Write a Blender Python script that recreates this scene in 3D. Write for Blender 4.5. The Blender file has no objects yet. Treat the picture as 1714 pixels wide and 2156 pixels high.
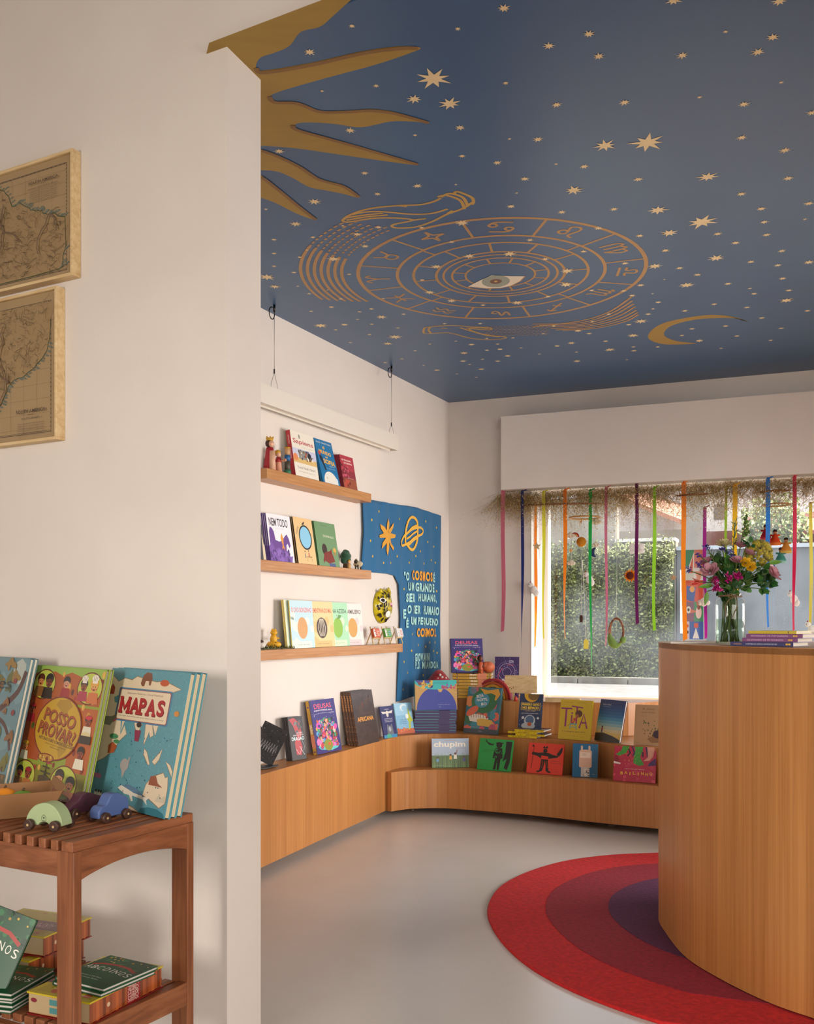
import bpy, math, random
from mathutils import Vector, Matrix
V = Vector
C = bpy.context.scene.collection
SC = bpy.context.scene
R = math.radians
# ------------------------------------------------------------ camera (real room metres, floor z = 0)
FX, CX, YH, CH = 2100.0, 857.0, 1310.0, 1.2
cam_d = bpy.data.cameras.new('camera'); cam = bpy.data.objects.new('camera', cam_d); C.objects.link(cam)
cam.location = (0, 0, CH); cam.rotation_euler = (R(90), 0, 0)
cam_d.sensor_fit = 'HORIZONTAL'; cam_d.sensor_width = 36; cam_d.lens = FX/1714*36
cam_d.shift_y = (YH-1078)/1714; cam_d.clip_start = .02; cam_d.clip_end = 300
SC.camera = cam
SC.view_settings.view_transform = 'Standard'; SC.view_settings.look = 'None'
SC.view_settings.gamma = 1; SC.view_settings.use_curve_mapping = False
SC.view_settings.exposure = 0.5
# ------------------------------------------------------------ light
w = bpy.data.worlds.new('world'); SC.world = w; w.use_nodes = True
bg = w.node_tree.nodes['Background']; bg.inputs[0].default_value = (.80, .88, 1, 1); bg.inputs[1].default_value = 1.9
def sun(dirv, e, col, ang):
    l = bpy.data.lights.new('sun', 'SUN'); l.energy = e; l.color = col; l.angle = R(ang)
    o = bpy.data.objects.new('sun', l); C.objects.link(o)
    o.rotation_euler = V(dirv).to_track_quat('-Z', 'Y').to_euler(); return o
def area(name, loc, target, sx, sy, e, col=(1, 1, 1), spread=180):
    l = bpy.data.lights.new(name, 'AREA'); l.shape = 'RECTANGLE'; l.size = sx; l.size_y = sy; l.energy = e; l.color = col
    l.spread = R(spread)
    o = bpy.data.objects.new(name, l); C.objects.link(o); o.location = loc
    o.rotation_euler = (V(target)-V(loc)).to_track_quat('-Z', 'Y').to_euler(); return o
sun((-.75, -.22, -1.25), 9, (1, .93, .82), 1.0)                                   # afternoon sun over the street
area('added_fill_right', (3.7, 4.3, 1.0), (-1, 5.3, .55), 2.0, 1.6, 52, (1, .95, .905), 105)  # added area lamp, stands in for an unseen opening on the right
area('added_fill_rear', (1.6, -2.4, 1.7), (.3, 4.0, 0), 2.6, 2.0, 24, (1, .92, .84), 80)  # added fill lamp behind the camera, aimed down to lift the floor
area('added_fill_near_wall', (2.9, -.9, 1.35), (-.25, 2.75, .95), 1.2, 1.7, 13, (1, .95, .90), 75)  # added narrow lamp, makes the near wall fall off towards the left
area('assumed_fill_left', (-2.9, -1.2, 1.5), (-.2, 3.0, .95), .9, 1.1, 22, (1, .92, .84), 100)  # assumed area lamp for light from the left, no window is built there

# ------------------------------------------------------------ survey helpers: turn a bearing into a place in the room
def F(px, py, z):
    Y = FX*(CH-z)/(py-YH); return V(((px-CX)/FX*Y, Y, z))
def D(px, py, Y): return V(((px-CX)/FX*Y, Y, CH+(YH-py)/FX*Y))
def lin(h):
    h = h.lstrip('#'); o = []
    for i in (0, 2, 4):
        c = int(h[i:i+2], 16)/255; o.append(c/12.92 if c <= .04045 else ((c+.055)/1.055)**2.4)
    return tuple(o)+(1,)
HC = 2.8
cC = F(945, 848, HC); cL = F(549, 648, HC); cR = F(1714, 779, HC)
cJ = F(478, 98, HC); cK = F(549, 168, HC); cH = F(752, 0, HC)
def hor(a, b): d = (b-a); d.z = 0; return d.normalized()
dL = hor(cL, cC); nL = V((dL.y, -dL.x, 0))        # left wall direction, normal into the room
dB = hor(cC, cR); nB = V((dB.y, -dB.x, 0))        # back wall
dA = hor(cJ, cH); nA = V((dA.y, -dA.x, 0))        # wall between the two rooms (faces the camera)
def on(px, py, P, n, off=0):                      # the point of a vertical wall (moved off it by off) seen on a bearing
    r = V(((px-CX)/FX, 1, (YH-py)/FX)); o = V((0, 0, CH)); Q = P+n*off
    nn = V((n.x, n.y, 0)); t = (Q-o).dot(nn)/r.dot(nn); return o+r*t
def wl(px, py, off=0): return on(px, py, cL, nL, off)
def wb(px, py, off=0): return on(px, py, cC, nB, off)
def wa(px, py, off=0): return on(px, py, cJ, nA, off)
def sl(px, off, z): p = wl(px, 1310, off); p.z = z; return p

# ------------------------------------------------------------ materials
MATS = {}
def mat_new(name):
    m = bpy.data.materials.new(name); m.use_nodes = True; return m, m.node_tree.nodes, m.node_tree.links, m.node_tree.nodes['Principled BSDF']
def attr_mat(name, rough, coat=0, metal=0, bump=0, bscale=200, sheen=0):
    m, n, l, b = mat_new(name); a = n.new('ShaderNodeAttribute'); a.attribute_name = 'Col'
    l.new(a.outputs['Color'], b.inputs['Base Color']); b.inputs['Roughness'].default_value = rough
    b.inputs['Coat Weight'].default_value = coat; b.inputs['Coat Roughness'].default_value = .15; b.inputs['Metallic'].default_value = metal
    b.inputs['Sheen Weight'].default_value = sheen
    if bump:
        t = n.new('ShaderNodeTexNoise'); t.inputs['Scale'].default_value = bscale; c = n.new('ShaderNodeTexCoord'); l.new(c.outputs['Object'], t.inputs['Vector'])
        u = n.new('ShaderNodeBump'); u.inputs['Strength'].default_value = bump; u.inputs['Distance'].default_value = .002
        l.new(t.outputs['Fac'], u.inputs['Height']); l.new(u.outputs['Normal'], b.inputs['Normal'])
    MATS[name] = m; return m
attr_mat('print', .45, .12); attr_mat('matte', .8); attr_mat('satin', .5); attr_mat('gloss', .2, .5)
attr_mat('felt', .95, bump=.8, bscale=400, sheen=.3); attr_mat('metal', .35, metal=1); attr_mat('cloth', .8, bump=.25, bscale=900, sheen=.15)
attr_mat('petal', .6, bump=.2, bscale=300)
def ramp_mat(name, cols, scale, rough, bump=0, detail=6, bdist=.002, coat=0, space='Object', dist=0):
    m, n, l, b = mat_new(name); c = n.new('ShaderNodeTexCoord'); mp = n.new('ShaderNodeMapping'); mp.inputs['Scale'].default_value = scale
    l.new(c.outputs[space], mp.inputs[0]); t = n.new('ShaderNodeTexNoise'); t.inputs['Scale'].default_value = 1; t.inputs['Detail'].default_value = detail
    t.inputs['Distortion'].default_value = dist
    l.new(mp.outputs[0], t.inputs['Vector']); r = n.new('ShaderNodeValToRGB'); l.new(t.outputs['Fac'], r.inputs[0])
    e = r.color_ramp.elements; e[0].position, e[1].position = cols[0][0], cols[-1][0]; e[0].color, e[1].color = lin(cols[0][1]), lin(cols[-1][1])
    for p, h in cols[1:-1]: x = e.new(p); x.color = lin(h)
    l.new(r.outputs[0], b.inputs['Base Color']); b.inputs['Roughness'].default_value = rough; b.inputs['Coat Weight'].default_value = coat
    if bump:
        u = n.new('ShaderNodeBump'); u.inputs['Strength'].default_value = bump; u.inputs['Distance'].default_value = bdist
        l.new(t.outputs['Fac'], u.inputs['Height']); l.new(u.outputs['Normal'], b.inputs['Normal'])
    MATS[name] = m; return m, n, l, b, t, r
ramp_mat('plaster', [(.3, '#d9cfc6'), (.7, '#ded5cc')], (3, 3, 3), .75, .08, 8, .01)
ramp_mat('plaster_jamb', [(.3, '#dcd3cb'), (.7, '#e0d8d0')], (3, 3, 3), .75, .05, 8, .01)
ramp_mat('concrete', [(.2, '#c6c3bd'), (.5, '#d2cfc9'), (.8, '#dcdad5')], (1.1, 1.1, 1.1), .27, .25, 4, .02, coat=.0)
def wood(name, a, b_, c_, sc, rough=.42, coat=.1):
    m, n, l, b, t, r = ramp_mat(name, [(.25, a), (.5, b_), (.75, c_)], sc, rough, .1, 6, .0008, coat, dist=.6)
    # broad veneer leaves on top of the fine grain
    co = n.new('ShaderNodeTexCoord'); mp = n.new('ShaderNodeMapping'); mp.inputs['Scale'].default_value = tuple(s*.14 for s in sc)
    l.new(co.outputs['Object'], mp.inputs[0]); t2 = n.new('ShaderNodeTexNoise'); t2.inputs['Scale'].default_value = 1; t2.inputs['Detail'].default_value = 2
    l.new(mp.outputs[0], t2.inputs['Vector']); mx = n.new('ShaderNodeMix'); mx.data_type = 'RGBA'; mx.blend_type = 'MULTIPLY'; mx.inputs[0].default_value = .4
    r2 = n.new('ShaderNodeValToRGB'); r2.color_ramp.elements[0].position = .35; r2.color_ramp.elements[1].position = .65
    r2.color_ramp.elements[0].color = (.72, .66, .6, 1); r2.color_ramp.elements[1].color = (1, 1, 1, 1); l.new(t2.outputs['Fac'], r2.inputs[0])
    l.new(r.outputs[0], mx.inputs[6]); l.new(r2.outputs[0], mx.inputs[7]); l.new(mx.outputs[2], b.inputs['Base Color'])
wood('oak_v', '#b0743a', '#bd8046', '#c98d50', (95, 95, 1.3))
wood('oak_h', '#a8713c', '#bd8550', '#cd9961', (3, 3, 90))
wood('teak_x', '#6b3d22', '#875030', '#9c6340', (9, 60, 60), .5, 0)
wood('teak_z', '#6b3d22', '#875030', '#9c6340', (70, 70, 4), .5, 0)
wood('pine', '#c9a673', '#dbbd8c', '#e6cda0', (8, 60, 60), .55, 0)
wood('walnut', '#2e1a10', '#40261a', '#553626', (60, 60, 200), .5, 0)
def glass(name, tint=(1, 1, 1, 1), haze=0.0, rough=.01, ior=1.45):
    m = bpy.data.materials.new(name); m.use_nodes = True; n = m.node_tree.nodes; l = m.node_tree.links; n.clear()
    o = n.new('ShaderNodeOutputMaterial'); t = n.new('ShaderNodeBsdfTransparent'); t.inputs[0].default_value = tint
    g = n.new('ShaderNodeBsdfGlossy'); g.inputs['Roughness'].default_value = rough; lw = n.new('ShaderNodeLayerWeight'); lw.inputs[0].default_value = .5
    pw = n.new('ShaderNodeMath'); pw.operation = 'POWER'; pw.inputs[1].default_value = 5; l.new(lw.outputs['Facing'], pw.inputs[0])
    f0 = ((ior-1)/(ior+1))**2; f = n.new('ShaderNodeMath'); f.operation = 'MULTIPLY_ADD'; f.inputs[1].default_value = 1-f0; f.inputs[2].default_value = f0; l.new(pw.outputs[0], f.inputs[0])
    x = n.new('ShaderNodeMixShader'); l.new(f.outputs[0], x.inputs[0]); l.new(t.outputs[0], x.inputs[1]); l.new(g.outputs[0], x.inputs[2]); last = x
    if haze:
        d = n.new('ShaderNodeBsdfTranslucent'); d.inputs[0].default_value = (.8, .86, .95, 1)
        c = n.new('ShaderNodeTexCoord'); ns = n.new('ShaderNodeTexNoise'); ns.inputs['Scale'].default_value = 2.2; ns.inputs['Detail'].default_value = 3
        l.new(c.outputs['Object'], ns.inputs['Vector']); mr = n.new('ShaderNodeMapRange'); mr.inputs[1].default_value = .35; mr.inputs[2].default_value = .75
        mr.inputs[3].default_value = 0; mr.inputs[4].default_value = haze; l.new(ns.outputs['Fac'], mr.inputs[0])
        y = n.new('ShaderNodeMixShader'); l.new(mr.outputs[0], y.inputs[0]); l.new(x.outputs[0], y.inputs[1]); l.new(d.outputs[0], y.inputs[2]); last = y
    l.new(last.outputs[0], o.inputs[0]); MATS[name] = m
glass('window_glass', haze=.06); glass('jar_glass', (.93, .97, .96, 1), ior=1.5); glass('acrylic', (.95, .97, .98, 1), ior=1.5, rough=.05)
glass('water', (.88, .94, .86, 1), ior=1.33)

# ------------------------------------------------------------ mesh builder
class MB:
    def __init__(s, T=None): s.v = []; s.f = []; s.c = []; s.m = []; s.sm = []; s.T = T or Matrix(); s.col = '#ffffff'; s.mat = 'matte'; s.smooth = False
    def pts(s, ps):
        i = len(s.v); s.v += [s.T @ V(p) for p in ps]; return list(range(i, i+len(ps)))
    def fc(s, idx): s.f.append(tuple(idx)); s.c.append(s.col); s.m.append(s.mat); s.sm.append(s.smooth)
    def poly(s, ps): s.fc(s.pts(ps))
    def set(s, col=None, mat=None, smooth=None):
        if col: s.col = col
        if mat: s.mat = mat
        if smooth is not None: s.smooth = smooth
        return s
    def box(s, a, b):
        x0, y0, z0 = a; x1, y1, z1 = b
        i = s.pts([(x0, y0, z0), (x1, y0, z0), (x1, y1, z0), (x0, y1, z0), (x0, y0, z1), (x1, y0, z1), (x1, y1, z1), (x0, y1, z1)])
        for q in ((0, 3, 2, 1), (4, 5, 6, 7), (0, 1, 5, 4), (1, 2, 6, 5), (2, 3, 7, 6), (3, 0, 4, 7)): s.fc([i[k] for k in q])
        return s
    def hexa(s, b4, t4):
        i = s.pts(list(b4)+list(t4))
        for q in ((0, 3, 2, 1), (4, 5, 6, 7), (0, 1, 5, 4), (1, 2, 6, 5), (2, 3, 7, 6), (3, 0, 4, 7)): s.fc([i[k] for k in q])
        return s
    def prism(s, plan, z0, z1):
        n = len(plan); a = s.pts([(p[0], p[1], z0) for p in plan]); b = s.pts([(p[0], p[1], z1) for p in plan])
        s.fc(a[::-1]); s.fc(b)
        for k in range(n): j = (k+1) % n; s.fc((a[k], a[j], b[j], b[k]))
        return s
    def slab(s, ps, d):            # any flat outline given a thickness vector d
        d = V(d); n = len(ps); a = s.pts(ps); b = s.pts([V(p)+d for p in ps]); s.fc(a[::-1]); s.fc(b)
        for k in range(n): j = (k+1) % n; s.fc((a[k], a[j], b[j], b[k]))
        return s
    def tube(s, ps, r, n=8, cap=True, sm=True):
        ps = [V(p) for p in ps]; o = s.smooth; s.smooth = sm; rings = []
        up = None
        for k, p in enumerate(ps):
            t = (ps[min(k+1, len(ps)-1)]-ps[max(k-1, 0)])
            if t.length < 1e-9: t = V((0, 0, 1))
            t.normalize()
            if up is None: up = t.orthogonal().normalized()
            up = (up-t*up.dot(t)); up = up.normalized() if up.length > 1e-6 else t.orthogonal().normalized()
            sd = t.cross(up); rr = r[k] if isinstance(r, (list, tuple)) else r
            rings.append(s.pts([p+(up*math.cos(a)+sd*math.sin(a))*rr for a in [2*math.pi*i/n for i in range(n)]]))
        for a, b in zip(rings, rings[1:]):
            for i in range(n): j = (i+1) % n; s.fc((a[i], a[j], b[j], b[i]))
        if cap: s.fc(rings[0][::-1]); s.fc(rings[-1])
        s.smooth = o; return s
    def lathe(s, c, prof, n=20, sx=1, sy=1, sm=True):
        c = V(c); o = s.smooth; s.smooth = sm; rings = [s.pts([c+V((r*math.cos(2*math.pi*i/n)*sx, r*math.sin(2*math.pi*i/n)*sy, z)) for i in range(n)]) for r, z in prof]
        for a, b in zip(rings, rings[1:]):
            for i in range(n): j = (i+1) % n; s.fc((a[i], a[j], b[j], b[i]))
        s.fc(rings[0][::-1]); s.fc(rings[-1]); s.smooth = o; return s
    def ball(s, c, r, n=12, m=8, jit=0, seed=0):
        if not isinstance(r, (tuple, list)): r = (r, r, r)
        c = V(c); rnd = random.Random(seed); o = s.smooth; s.smooth = True; rings = []
        for k in range(1, m):
            a = math.pi*k/m; rings.append(s.pts([c+V((r[0]*math.sin(a)*math.cos(b), r[1]*math.sin(a)*math.sin(b), r[2]*math.cos(a)))*(1+rnd.uniform(-jit, jit)) for b in [2*math.pi*i/n for i in range(n)]]))
        t = s.pts([c+V((0, 0, r[2]))]); u = s.pts([c-V((0, 0, r[2]))])
        for i in range(n): s.fc((t[0], rings[0][i], rings[0][(i+1) % n])); s.fc((u[0], rings[-1][(i+1) % n], rings[-1][i]))
        for a, b in zip(rings, rings[1:]):
            for i in range(n): j = (i+1) % n; s.fc((a[i], b[i], b[j], a[j]))
        s.smooth = o; return s
    def build(s, name, parent=None, origin=None, bevel=0, label=None, cat=None, group=None, kind=None):
        og = V(origin) if origin is not None else V((0, 0, 0))
        me = bpy.data.meshes.new(name); me.from_pydata([tuple(p-og) for p in s.v], [], s.f)
        names = list(dict.fromkeys(s.m))
        for nm in names: me.materials.append(MATS[nm])
        ix = {nm: i for i, nm in enumerate(names)}
        at = me.color_attributes.new('Col', 'FLOAT_COLOR', 'CORNER'); buf = []; lc = {}
        for p, c, m, sm in zip(me.polygons, s.c, s.m, s.sm):
            if c not in lc: lc[c] = lin(c)
            buf += lc[c]*p.loop_total; p.material_index = ix[m]; p.use_smooth = sm
        at.data.foreach_set('color', buf); me.validate(); me.update()
        ob = bpy.data.objects.new(name, me); C.objects.link(ob); ob.location = og
        if parent: ob.parent = parent
        if bevel:
            bv = ob.modifiers.new('bevel', 'BEVEL'); bv.width = bevel; bv.segments = 2; bv.limit_method = 'ANGLE'; bv.angle_limit = R(40)
        return tag(ob, label, cat, group, kind)
def tag(o, label=None, cat=None, group=None, kind=None):
    if label: o['label'] = label
    if cat: o['category'] = cat
    if group: o['group'] = group
    if kind: o['kind'] = kind
    return o
def empty(name, mat, label, cat, group=None):
    o = bpy.data.objects.new(name, None); C.objects.link(o); o.empty_display_size = .05
    if isinstance(mat, Matrix): o.matrix_world = mat
    else: o.location = mat
    return tag(o, label, cat, group)
def dup(o, mat=None, label=None, parent=None, group=None):
    c = o.copy(); C.objects.link(c)
    if mat is not None: c.matrix_world = mat
    if label: c['label'] = label
    if group: c['group'] = group
    if parent: c.parent = parent
    for ch in list(o.children): dup(ch, parent=c)
    return c
GL = {}
def glyphs(t, bold=0, sp=1):
    k = (t, bold, sp)
    if k not in GL:
        cu = bpy.data.curves.new('txt', 'FONT'); cu.body = t; cu.offset = bold; cu.space_character = sp; cu.resolution_u = 3; cu.align_x = 'LEFT'
        o = bpy.data.objects.new('txt', cu); me = bpy.data.meshes.new_from_object(o)
        vs = [(v.co.x, v.co.y) for v in me.vertices]; fs = [tuple(p.vertices) for p in me.polygons]
        bpy.data.objects.remove(o); bpy.data.curves.remove(cu); bpy.data.meshes.remove(me)
        xs = [a for a, b in vs] or [0, 1]; ys = [b for a, b in vs] or [0, 1]; x0, x1, y0, y1 = min(xs), max(xs), min(ys), max(ys)
        GL[k] = ([((a-x0)/(x1-x0)-.5, (b-y0)/(y1-y0)-.5) for a, b in vs], fs)
    return GL[k]
class PT:
    """paints flat shapes on a surface; u, v run 0..1 over W x H metres (or metres when W = H = 1)"""
    def __init__(s, mb, f, W=1, H=1, eps=.00001, mat='print'): s.mb = mb; s.f = f; s.W = W; s.H = H; s.h = max(eps, .00008); s.eps = eps; s.mat = mat
    def clip(s, ps):
        for ax, lim, sg in ((0, 0, 1), (0, s.W, -1), (1, 0, 1), (1, s.H, -1)):
            o = []
            for i in range(len(ps)):
                a, b = ps[i-1], ps[i]; da, db = (a[ax]-lim)*sg, (b[ax]-lim)*sg
                if (da >= 0) != (db >= 0): t = da/(da-db); o.append((a[0]+(b[0]-a[0])*t, a[1]+(b[1]-a[1])*t))
                if db >= 0: o.append(b)
            ps = o
            if len(ps) < 3: return []
        return ps
    def raw(s, ps, c, fs=None):
        if s.W != 1 and not fs:
            ps = s.clip(ps)
            if not ps: return
        s.mb.set(c, s.mat, False); i = s.mb.pts([s.f(x, y, s.h) for x, y in ps])
        for q in (fs or [range(len(ps))]): s.mb.fc([i[k] for k in q])
        s.h += s.eps
    def sc(s, ps): return [(u*s.W, v*s.H) for u, v in ps]
    def p(s, ps, c): s.raw(s.sc(ps), c)
    def r(s, u0, v0, u1, v1, c): s.p([(u0, v0), (u1, v0), (u1, v1), (u0, v1)], c)
    def e(s, cx, cy, rx, ry, c, rot=0, n=18, a0=0, a1=360):
        full = a1-a0 >= 360; k = n if full else n+1; ps = []
        for i in range(k):
            a = R(a0+(a1-a0)*i/n); x = rx*s.W*math.cos(a); y = ry*s.H*math.sin(a); q = R(rot)
            ps.append((cx*s.W+x*math.cos(q)-y*math.sin(q), cy*s.H+x*math.sin(q)+y*math.cos(q)))
        s.raw(ps, c)
    def l(s, ps, w, c, closed=False):
        q = s.sc(ps); w = w*s.W/2; n = len(q); vs = []; fs = []
        for i in range(n):
            a = q[(i-1) % n] if (closed or i) else q[0]; b = q[(i+1) % n] if (closed or i < n-1) else q[-1]
            dx, dy = b[0]-a[0], b[1]-a[1]; L = math.hypot(dx, dy) or 1; nx, ny = -dy/L*w, dx/L*w
            vs += [(q[i][0]+nx, q[i][1]+ny), (q[i][0]-nx, q[i][1]-ny)]
        for i in range(n if closed else n-1): j = (i+1) % n; fs.append((2*i, 2*i+1, 2*j+1, 2*j))
        s.raw(vs, c, fs)
    def t(s, txt, cx, cy, w, h, c, rot=0, shear=0, bold=0, arc=0, sp=1):
        g, fs = glyphs(txt, bold, sp); q = R(rot); ps = []
        for a, b in g:
            x = (a*w+shear*b*h)*s.W; y = (b*h+arc*(.25-a*a))*s.H; ps.append((cx*s.W+x*math.cos(q)-y*math.sin(q), cy*s.H+x*math.sin(q)+y*math.cos(q)))
        s.raw(ps, c, fs)
    def dots(s, n, u0, v0, u1, v1, r, cols, seed=1, asp=1):
        rd = random.Random(seed); vs = []; h = s.h
        for i in range(n):
            s.h = h+(i % 3)*s.eps*.4; k = rd.uniform(.5, 1)*r
            s.e(rd.uniform(u0, u1), rd.uniform(v0, v1), k, k*s.W/s.H*asp, rd.choice(cols), rd.uniform(0, 180), 7)
        s.h = h+2*s.eps
# ============================================================ the setting
def S(mb, name, **k): return mb.build(name, kind='structure', **k)
Z = V((0, 0, 1))
def cross2(P, d, Q, e):                            # plan intersection
    k = ((Q.x-P.x)*e.y-(Q.y-P.y)*e.x)/(d.x*e.y-d.y*e.x); return V((P.x+d.x*k, P.y+d.y*k, 0))
pNL = cross2(cL, dL, cK, dA)                      # the left wall meets the back of the dividing wall
far = cC+dB*4.0                                   # right end of the back wall
pKl = cK-dA*1.6
m = MB().set('#ffffff', 'concrete'); m.box((-5, -3.2, -.1), (5.2, 8.6, 0)); S(m, 'floor')
m = MB().set('#ffffff', 'plaster'); a = pNL; b = cC+dL*.0
m.hexa([(a.x, a.y, 0), (b.x, b.y, 0), (b.x-nL.x*.2, b.y-nL.y*.2, 0), (a.x-nL.x*.2, a.y-nL.y*.2, 0)], [(a.x, a.y, HC), (b.x, b.y, HC), (b.x-nL.x*.2, b.y-nL.y*.2, HC), (a.x-nL.x*.2, a.y-nL.y*.2, HC)])
S(m, 'wall_left')
# back wall with the deep window opening
WT = .42; SILL = .62; LINT = 2.16
def seg(m, t0, t1, z0, z1, th=WT, P=cC, d=dB, n=nB, o=0):
    a = P+d*t0+n*o; b = P+d*t1+n*o; q = n*th
    pl = [(a.x, a.y), (b.x, b.y), (b.x-q.x, b.y-q.y), (a.x-q.x, a.y-q.y)]
    m.hexa([(x, y, z0) for x, y in pl], [(x, y, z1) for x, y in pl])
tW0 = (wb(1118, 1310)-cC).dot(dB); tW1 = 3.3
m = MB().set('#ffffff', 'plaster'); seg(m, -.25, tW0, 0, HC); seg(m, tW1, 4.2, 0, HC); seg(m, tW0, tW1, 0, SILL); seg(m, tW0, tW1, LINT, HC)
S(m, 'wall_back')
# right wall and rear enclosure
m = MB().set('#ffffff', 'plaster'); m.box((3.9, -3, 0), (4.1, 7, 4)); S(m, 'wall_right')
m = MB().set('#ffffff', 'plaster'); m.box((-3.4, -3.2, 0), (4.1, -3, 4)); S(m, 'wall_rear')
m = MB().set('#ffffff', 'plaster'); m.box((-3.6, -3.2, 0), (-3.4, 5, 4)); S(m, 'wall_side')
m = MB().set('#ffffff', 'plaster'); m.box((-3.6, -3.2, 4), (4.1, 4.6, 4.1)); S(m, 'ceiling_front')
# dividing wall: left part with its jamb, and the header above the opening
th = (cJ-cK).dot(nA)
m = MB().set('#ffffff', 'plaster')
a = cJ-dA*2.6; k2 = cK-dA*2.4
pl = [(cJ.x, cJ.y), (cK.x, cK.y), (k2.x, k2.y), (a.x, a.y)][::-1]
m.hexa([(x, y, 0) for x, y in pl], [(x, y, HC+.02) for x, y in pl])
e = cJ+dA*5.4; e2 = e-nA*.17
k0 = k2
pl = [(a.x, a.y), (e.x, e.y), (e2.x, e2.y), (k0.x, k0.y)]
m.hexa([(x, y, HC+.02) for x, y in pl], [(x, y, 4) for x, y in pl])
S(m, 'wall_front')
# shadow-gap bead running down the corner of the jamb
m = MB().set('#e6ddd4', 'matte'); q = cJ+nA*.0005
# painted box over the window
m = MB().set('#ffffff', 'plaster'); PROT = .15
t0 = (wb(1055, 1310, PROT)-cC).dot(dB)
seg(m, t0, 4.0, 2.125, 2.635, PROT, o=PROT); S(m, 'trim_1')
# window joinery
tG = WT-.05
m = MB().set('#e9e6e0', 'satin')
def fr(m, t0, t1, z0, z1, o0, o1):
    a = cC+dB*t0; b = cC+dB*t1
    pl = [a-nB*o0, b-nB*o0, b-nB*o1, a-nB*o1]; m.hexa([(p.x, p.y, z0) for p in pl], [(p.x, p.y, z1) for p in pl])
fr(m, tW0, tW0+.035, SILL, LINT, tG-.03, WT); fr(m, tW1-.035, tW1, SILL, LINT, tG-.03, WT)
fr(m, tW0, tW1, SILL, SILL+.03, tG-.03, WT); fr(m, tW0, tW1, LINT-.035, LINT, tG-.03, WT)
fo = S(m, 'window_1')
m = MB().set('#ffffff', 'window_glass'); a = cC+dB*(tW0+.03)-nB*tG; b = cC+dB*(tW1-.03)-nB*tG
m.hexa([(a.x, a.y, SILL+.02), (b.x, b.y, SILL+.02), (b.x-nB.x*.006, b.y-nB.y*.006, SILL+.02), (a.x-nB.x*.006, a.y-nB.y*.006, SILL+.02)],
       [(a.x, a.y, LINT-.03), (b.x, b.y, LINT-.03), (b.x-nB.x*.006, b.y-nB.y*.006, LINT-.03), (a.x-nB.x*.006, a.y-nB.y*.006, LINT-.03)])
m.build('window_pane', parent=fo)
# whiter strip on the room side of the reveal, sunlight put into its colour
m = MB().set('#f4f1ec', 'satin'); fr(m, tW0-.004, tW0+.004, SILL, LINT, .0, .2); S(m, 'trim_sunlit')

# ============================================================ the painted ceiling
m = MB(); mt, n_, l_, b_ = mat_new('ceiling_blue'); MATS['ceiling_blue'] = mt
tn = n_.new('ShaderNodeTexNoise'); tn.inputs['Scale'].default_value = 1.4; tn.inputs['Detail'].default_value = 4
cc = n_.new('ShaderNodeTexCoord'); l_.new(cc.outputs['Object'], tn.inputs['Vector']); rr = n_.new('ShaderNodeValToRGB'); l_.new(tn.outputs['Fac'], rr.inputs[0])
rr.color_ramp.elements[0].position = .3; rr.color_ramp.elements[1].position = .7; rr.color_ramp.elements[0].color = lin('#284c74'); rr.color_ramp.elements[1].color = lin('#2d567b')
l_.new(rr.outputs[0], b_.inputs['Base Color']); b_.inputs['Roughness'].default_value = .36; b_.inputs['IOR'].default_value = 1.6
def gold(name, h, rough, metal):
    mt, n_, l_, b_ = mat_new(name); MATS[name] = mt
    tn = n_.new('ShaderNodeTexNoise'); tn.inputs['Scale'].default_value = 9; tn.inputs['Detail'].default_value = 5; cc = n_.new('ShaderNodeTexCoord')
    mp = n_.new('ShaderNodeMapping'); mp.inputs['Scale'].default_value = (1, 4, 1); l_.new(cc.outputs['Object'], mp.inputs[0]); l_.new(mp.outputs[0], tn.inputs['Vector'])
    rr = n_.new('ShaderNodeValToRGB'); l_.new(tn.outputs['Fac'], rr.inputs[0]); c = lin(h)
    rr.color_ramp.elements[0].color = tuple(x*.8 for x in c[:3])+(1,); rr.color_ramp.elements[1].color = c; l_.new(rr.outputs[0], b_.inputs['Base Color'])
    b_.inputs['Roughness'].default_value = rough; b_.inputs['Metallic'].default_value = metal
gold('gold_sun', '#a8863a', .5, .25); gold('gold_sun_edge', '#8a6434', .5, .2); gold('gold_star', '#f6deae', .5, .45); gold('gold_line', '#c9a052', .45, .4); gold('bronze_line', '#c0945e', .45, .45)
m = MB().set('#ffffff', 'ceiling_blue')
back = cC+dB*4.2-nB*.1; bl = cC-dL*0-nL*.1
pl = [cJ, cJ+dA*5.4, back, cC-nB*.05-nL*.05, pNL-nL*.05, cK]
m.prism([(p.x, p.y) for p in pl], HC, HC+.02)
ceil = S(m, 'ceiling')
def cp(x, y, h): return V((x, y, HC-h))
def cpx(px, py): q = F(px, py, HC); return (q.x, q.y)
def z3(pts): return [cpx(540+x/2.857, 380+y/2.857) for x, y in pts]
def z4(pts): return [cpx(1114+x/2.857, 380+y/2.857) for x, y in pts]
def z1(pts): return [cpx(470+x/2.756, y/2.756) for x, y in pts]
def spline(ps, k=5):
    o = []
    for i in range(len(ps)-1):
        p0 = ps[max(i-1, 0)]; p1 = ps[i]; p2 = ps[i+1]; p3 = ps[min(i+2, len(ps)-1)]
        for j in range(k):
            t = j/k; o.append(tuple(.5*((2*p1[c])+(-p0[c]+p2[c])*t+(2*p0[c]-5*p1[c]+4*p2[c]-p3[c])*t*t+(-p0[c]+3*p1[c]-3*p2[c]+p3[c])*t**3) for c in range(len(p1))))
    return o+[tuple(ps[-1])]
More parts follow.
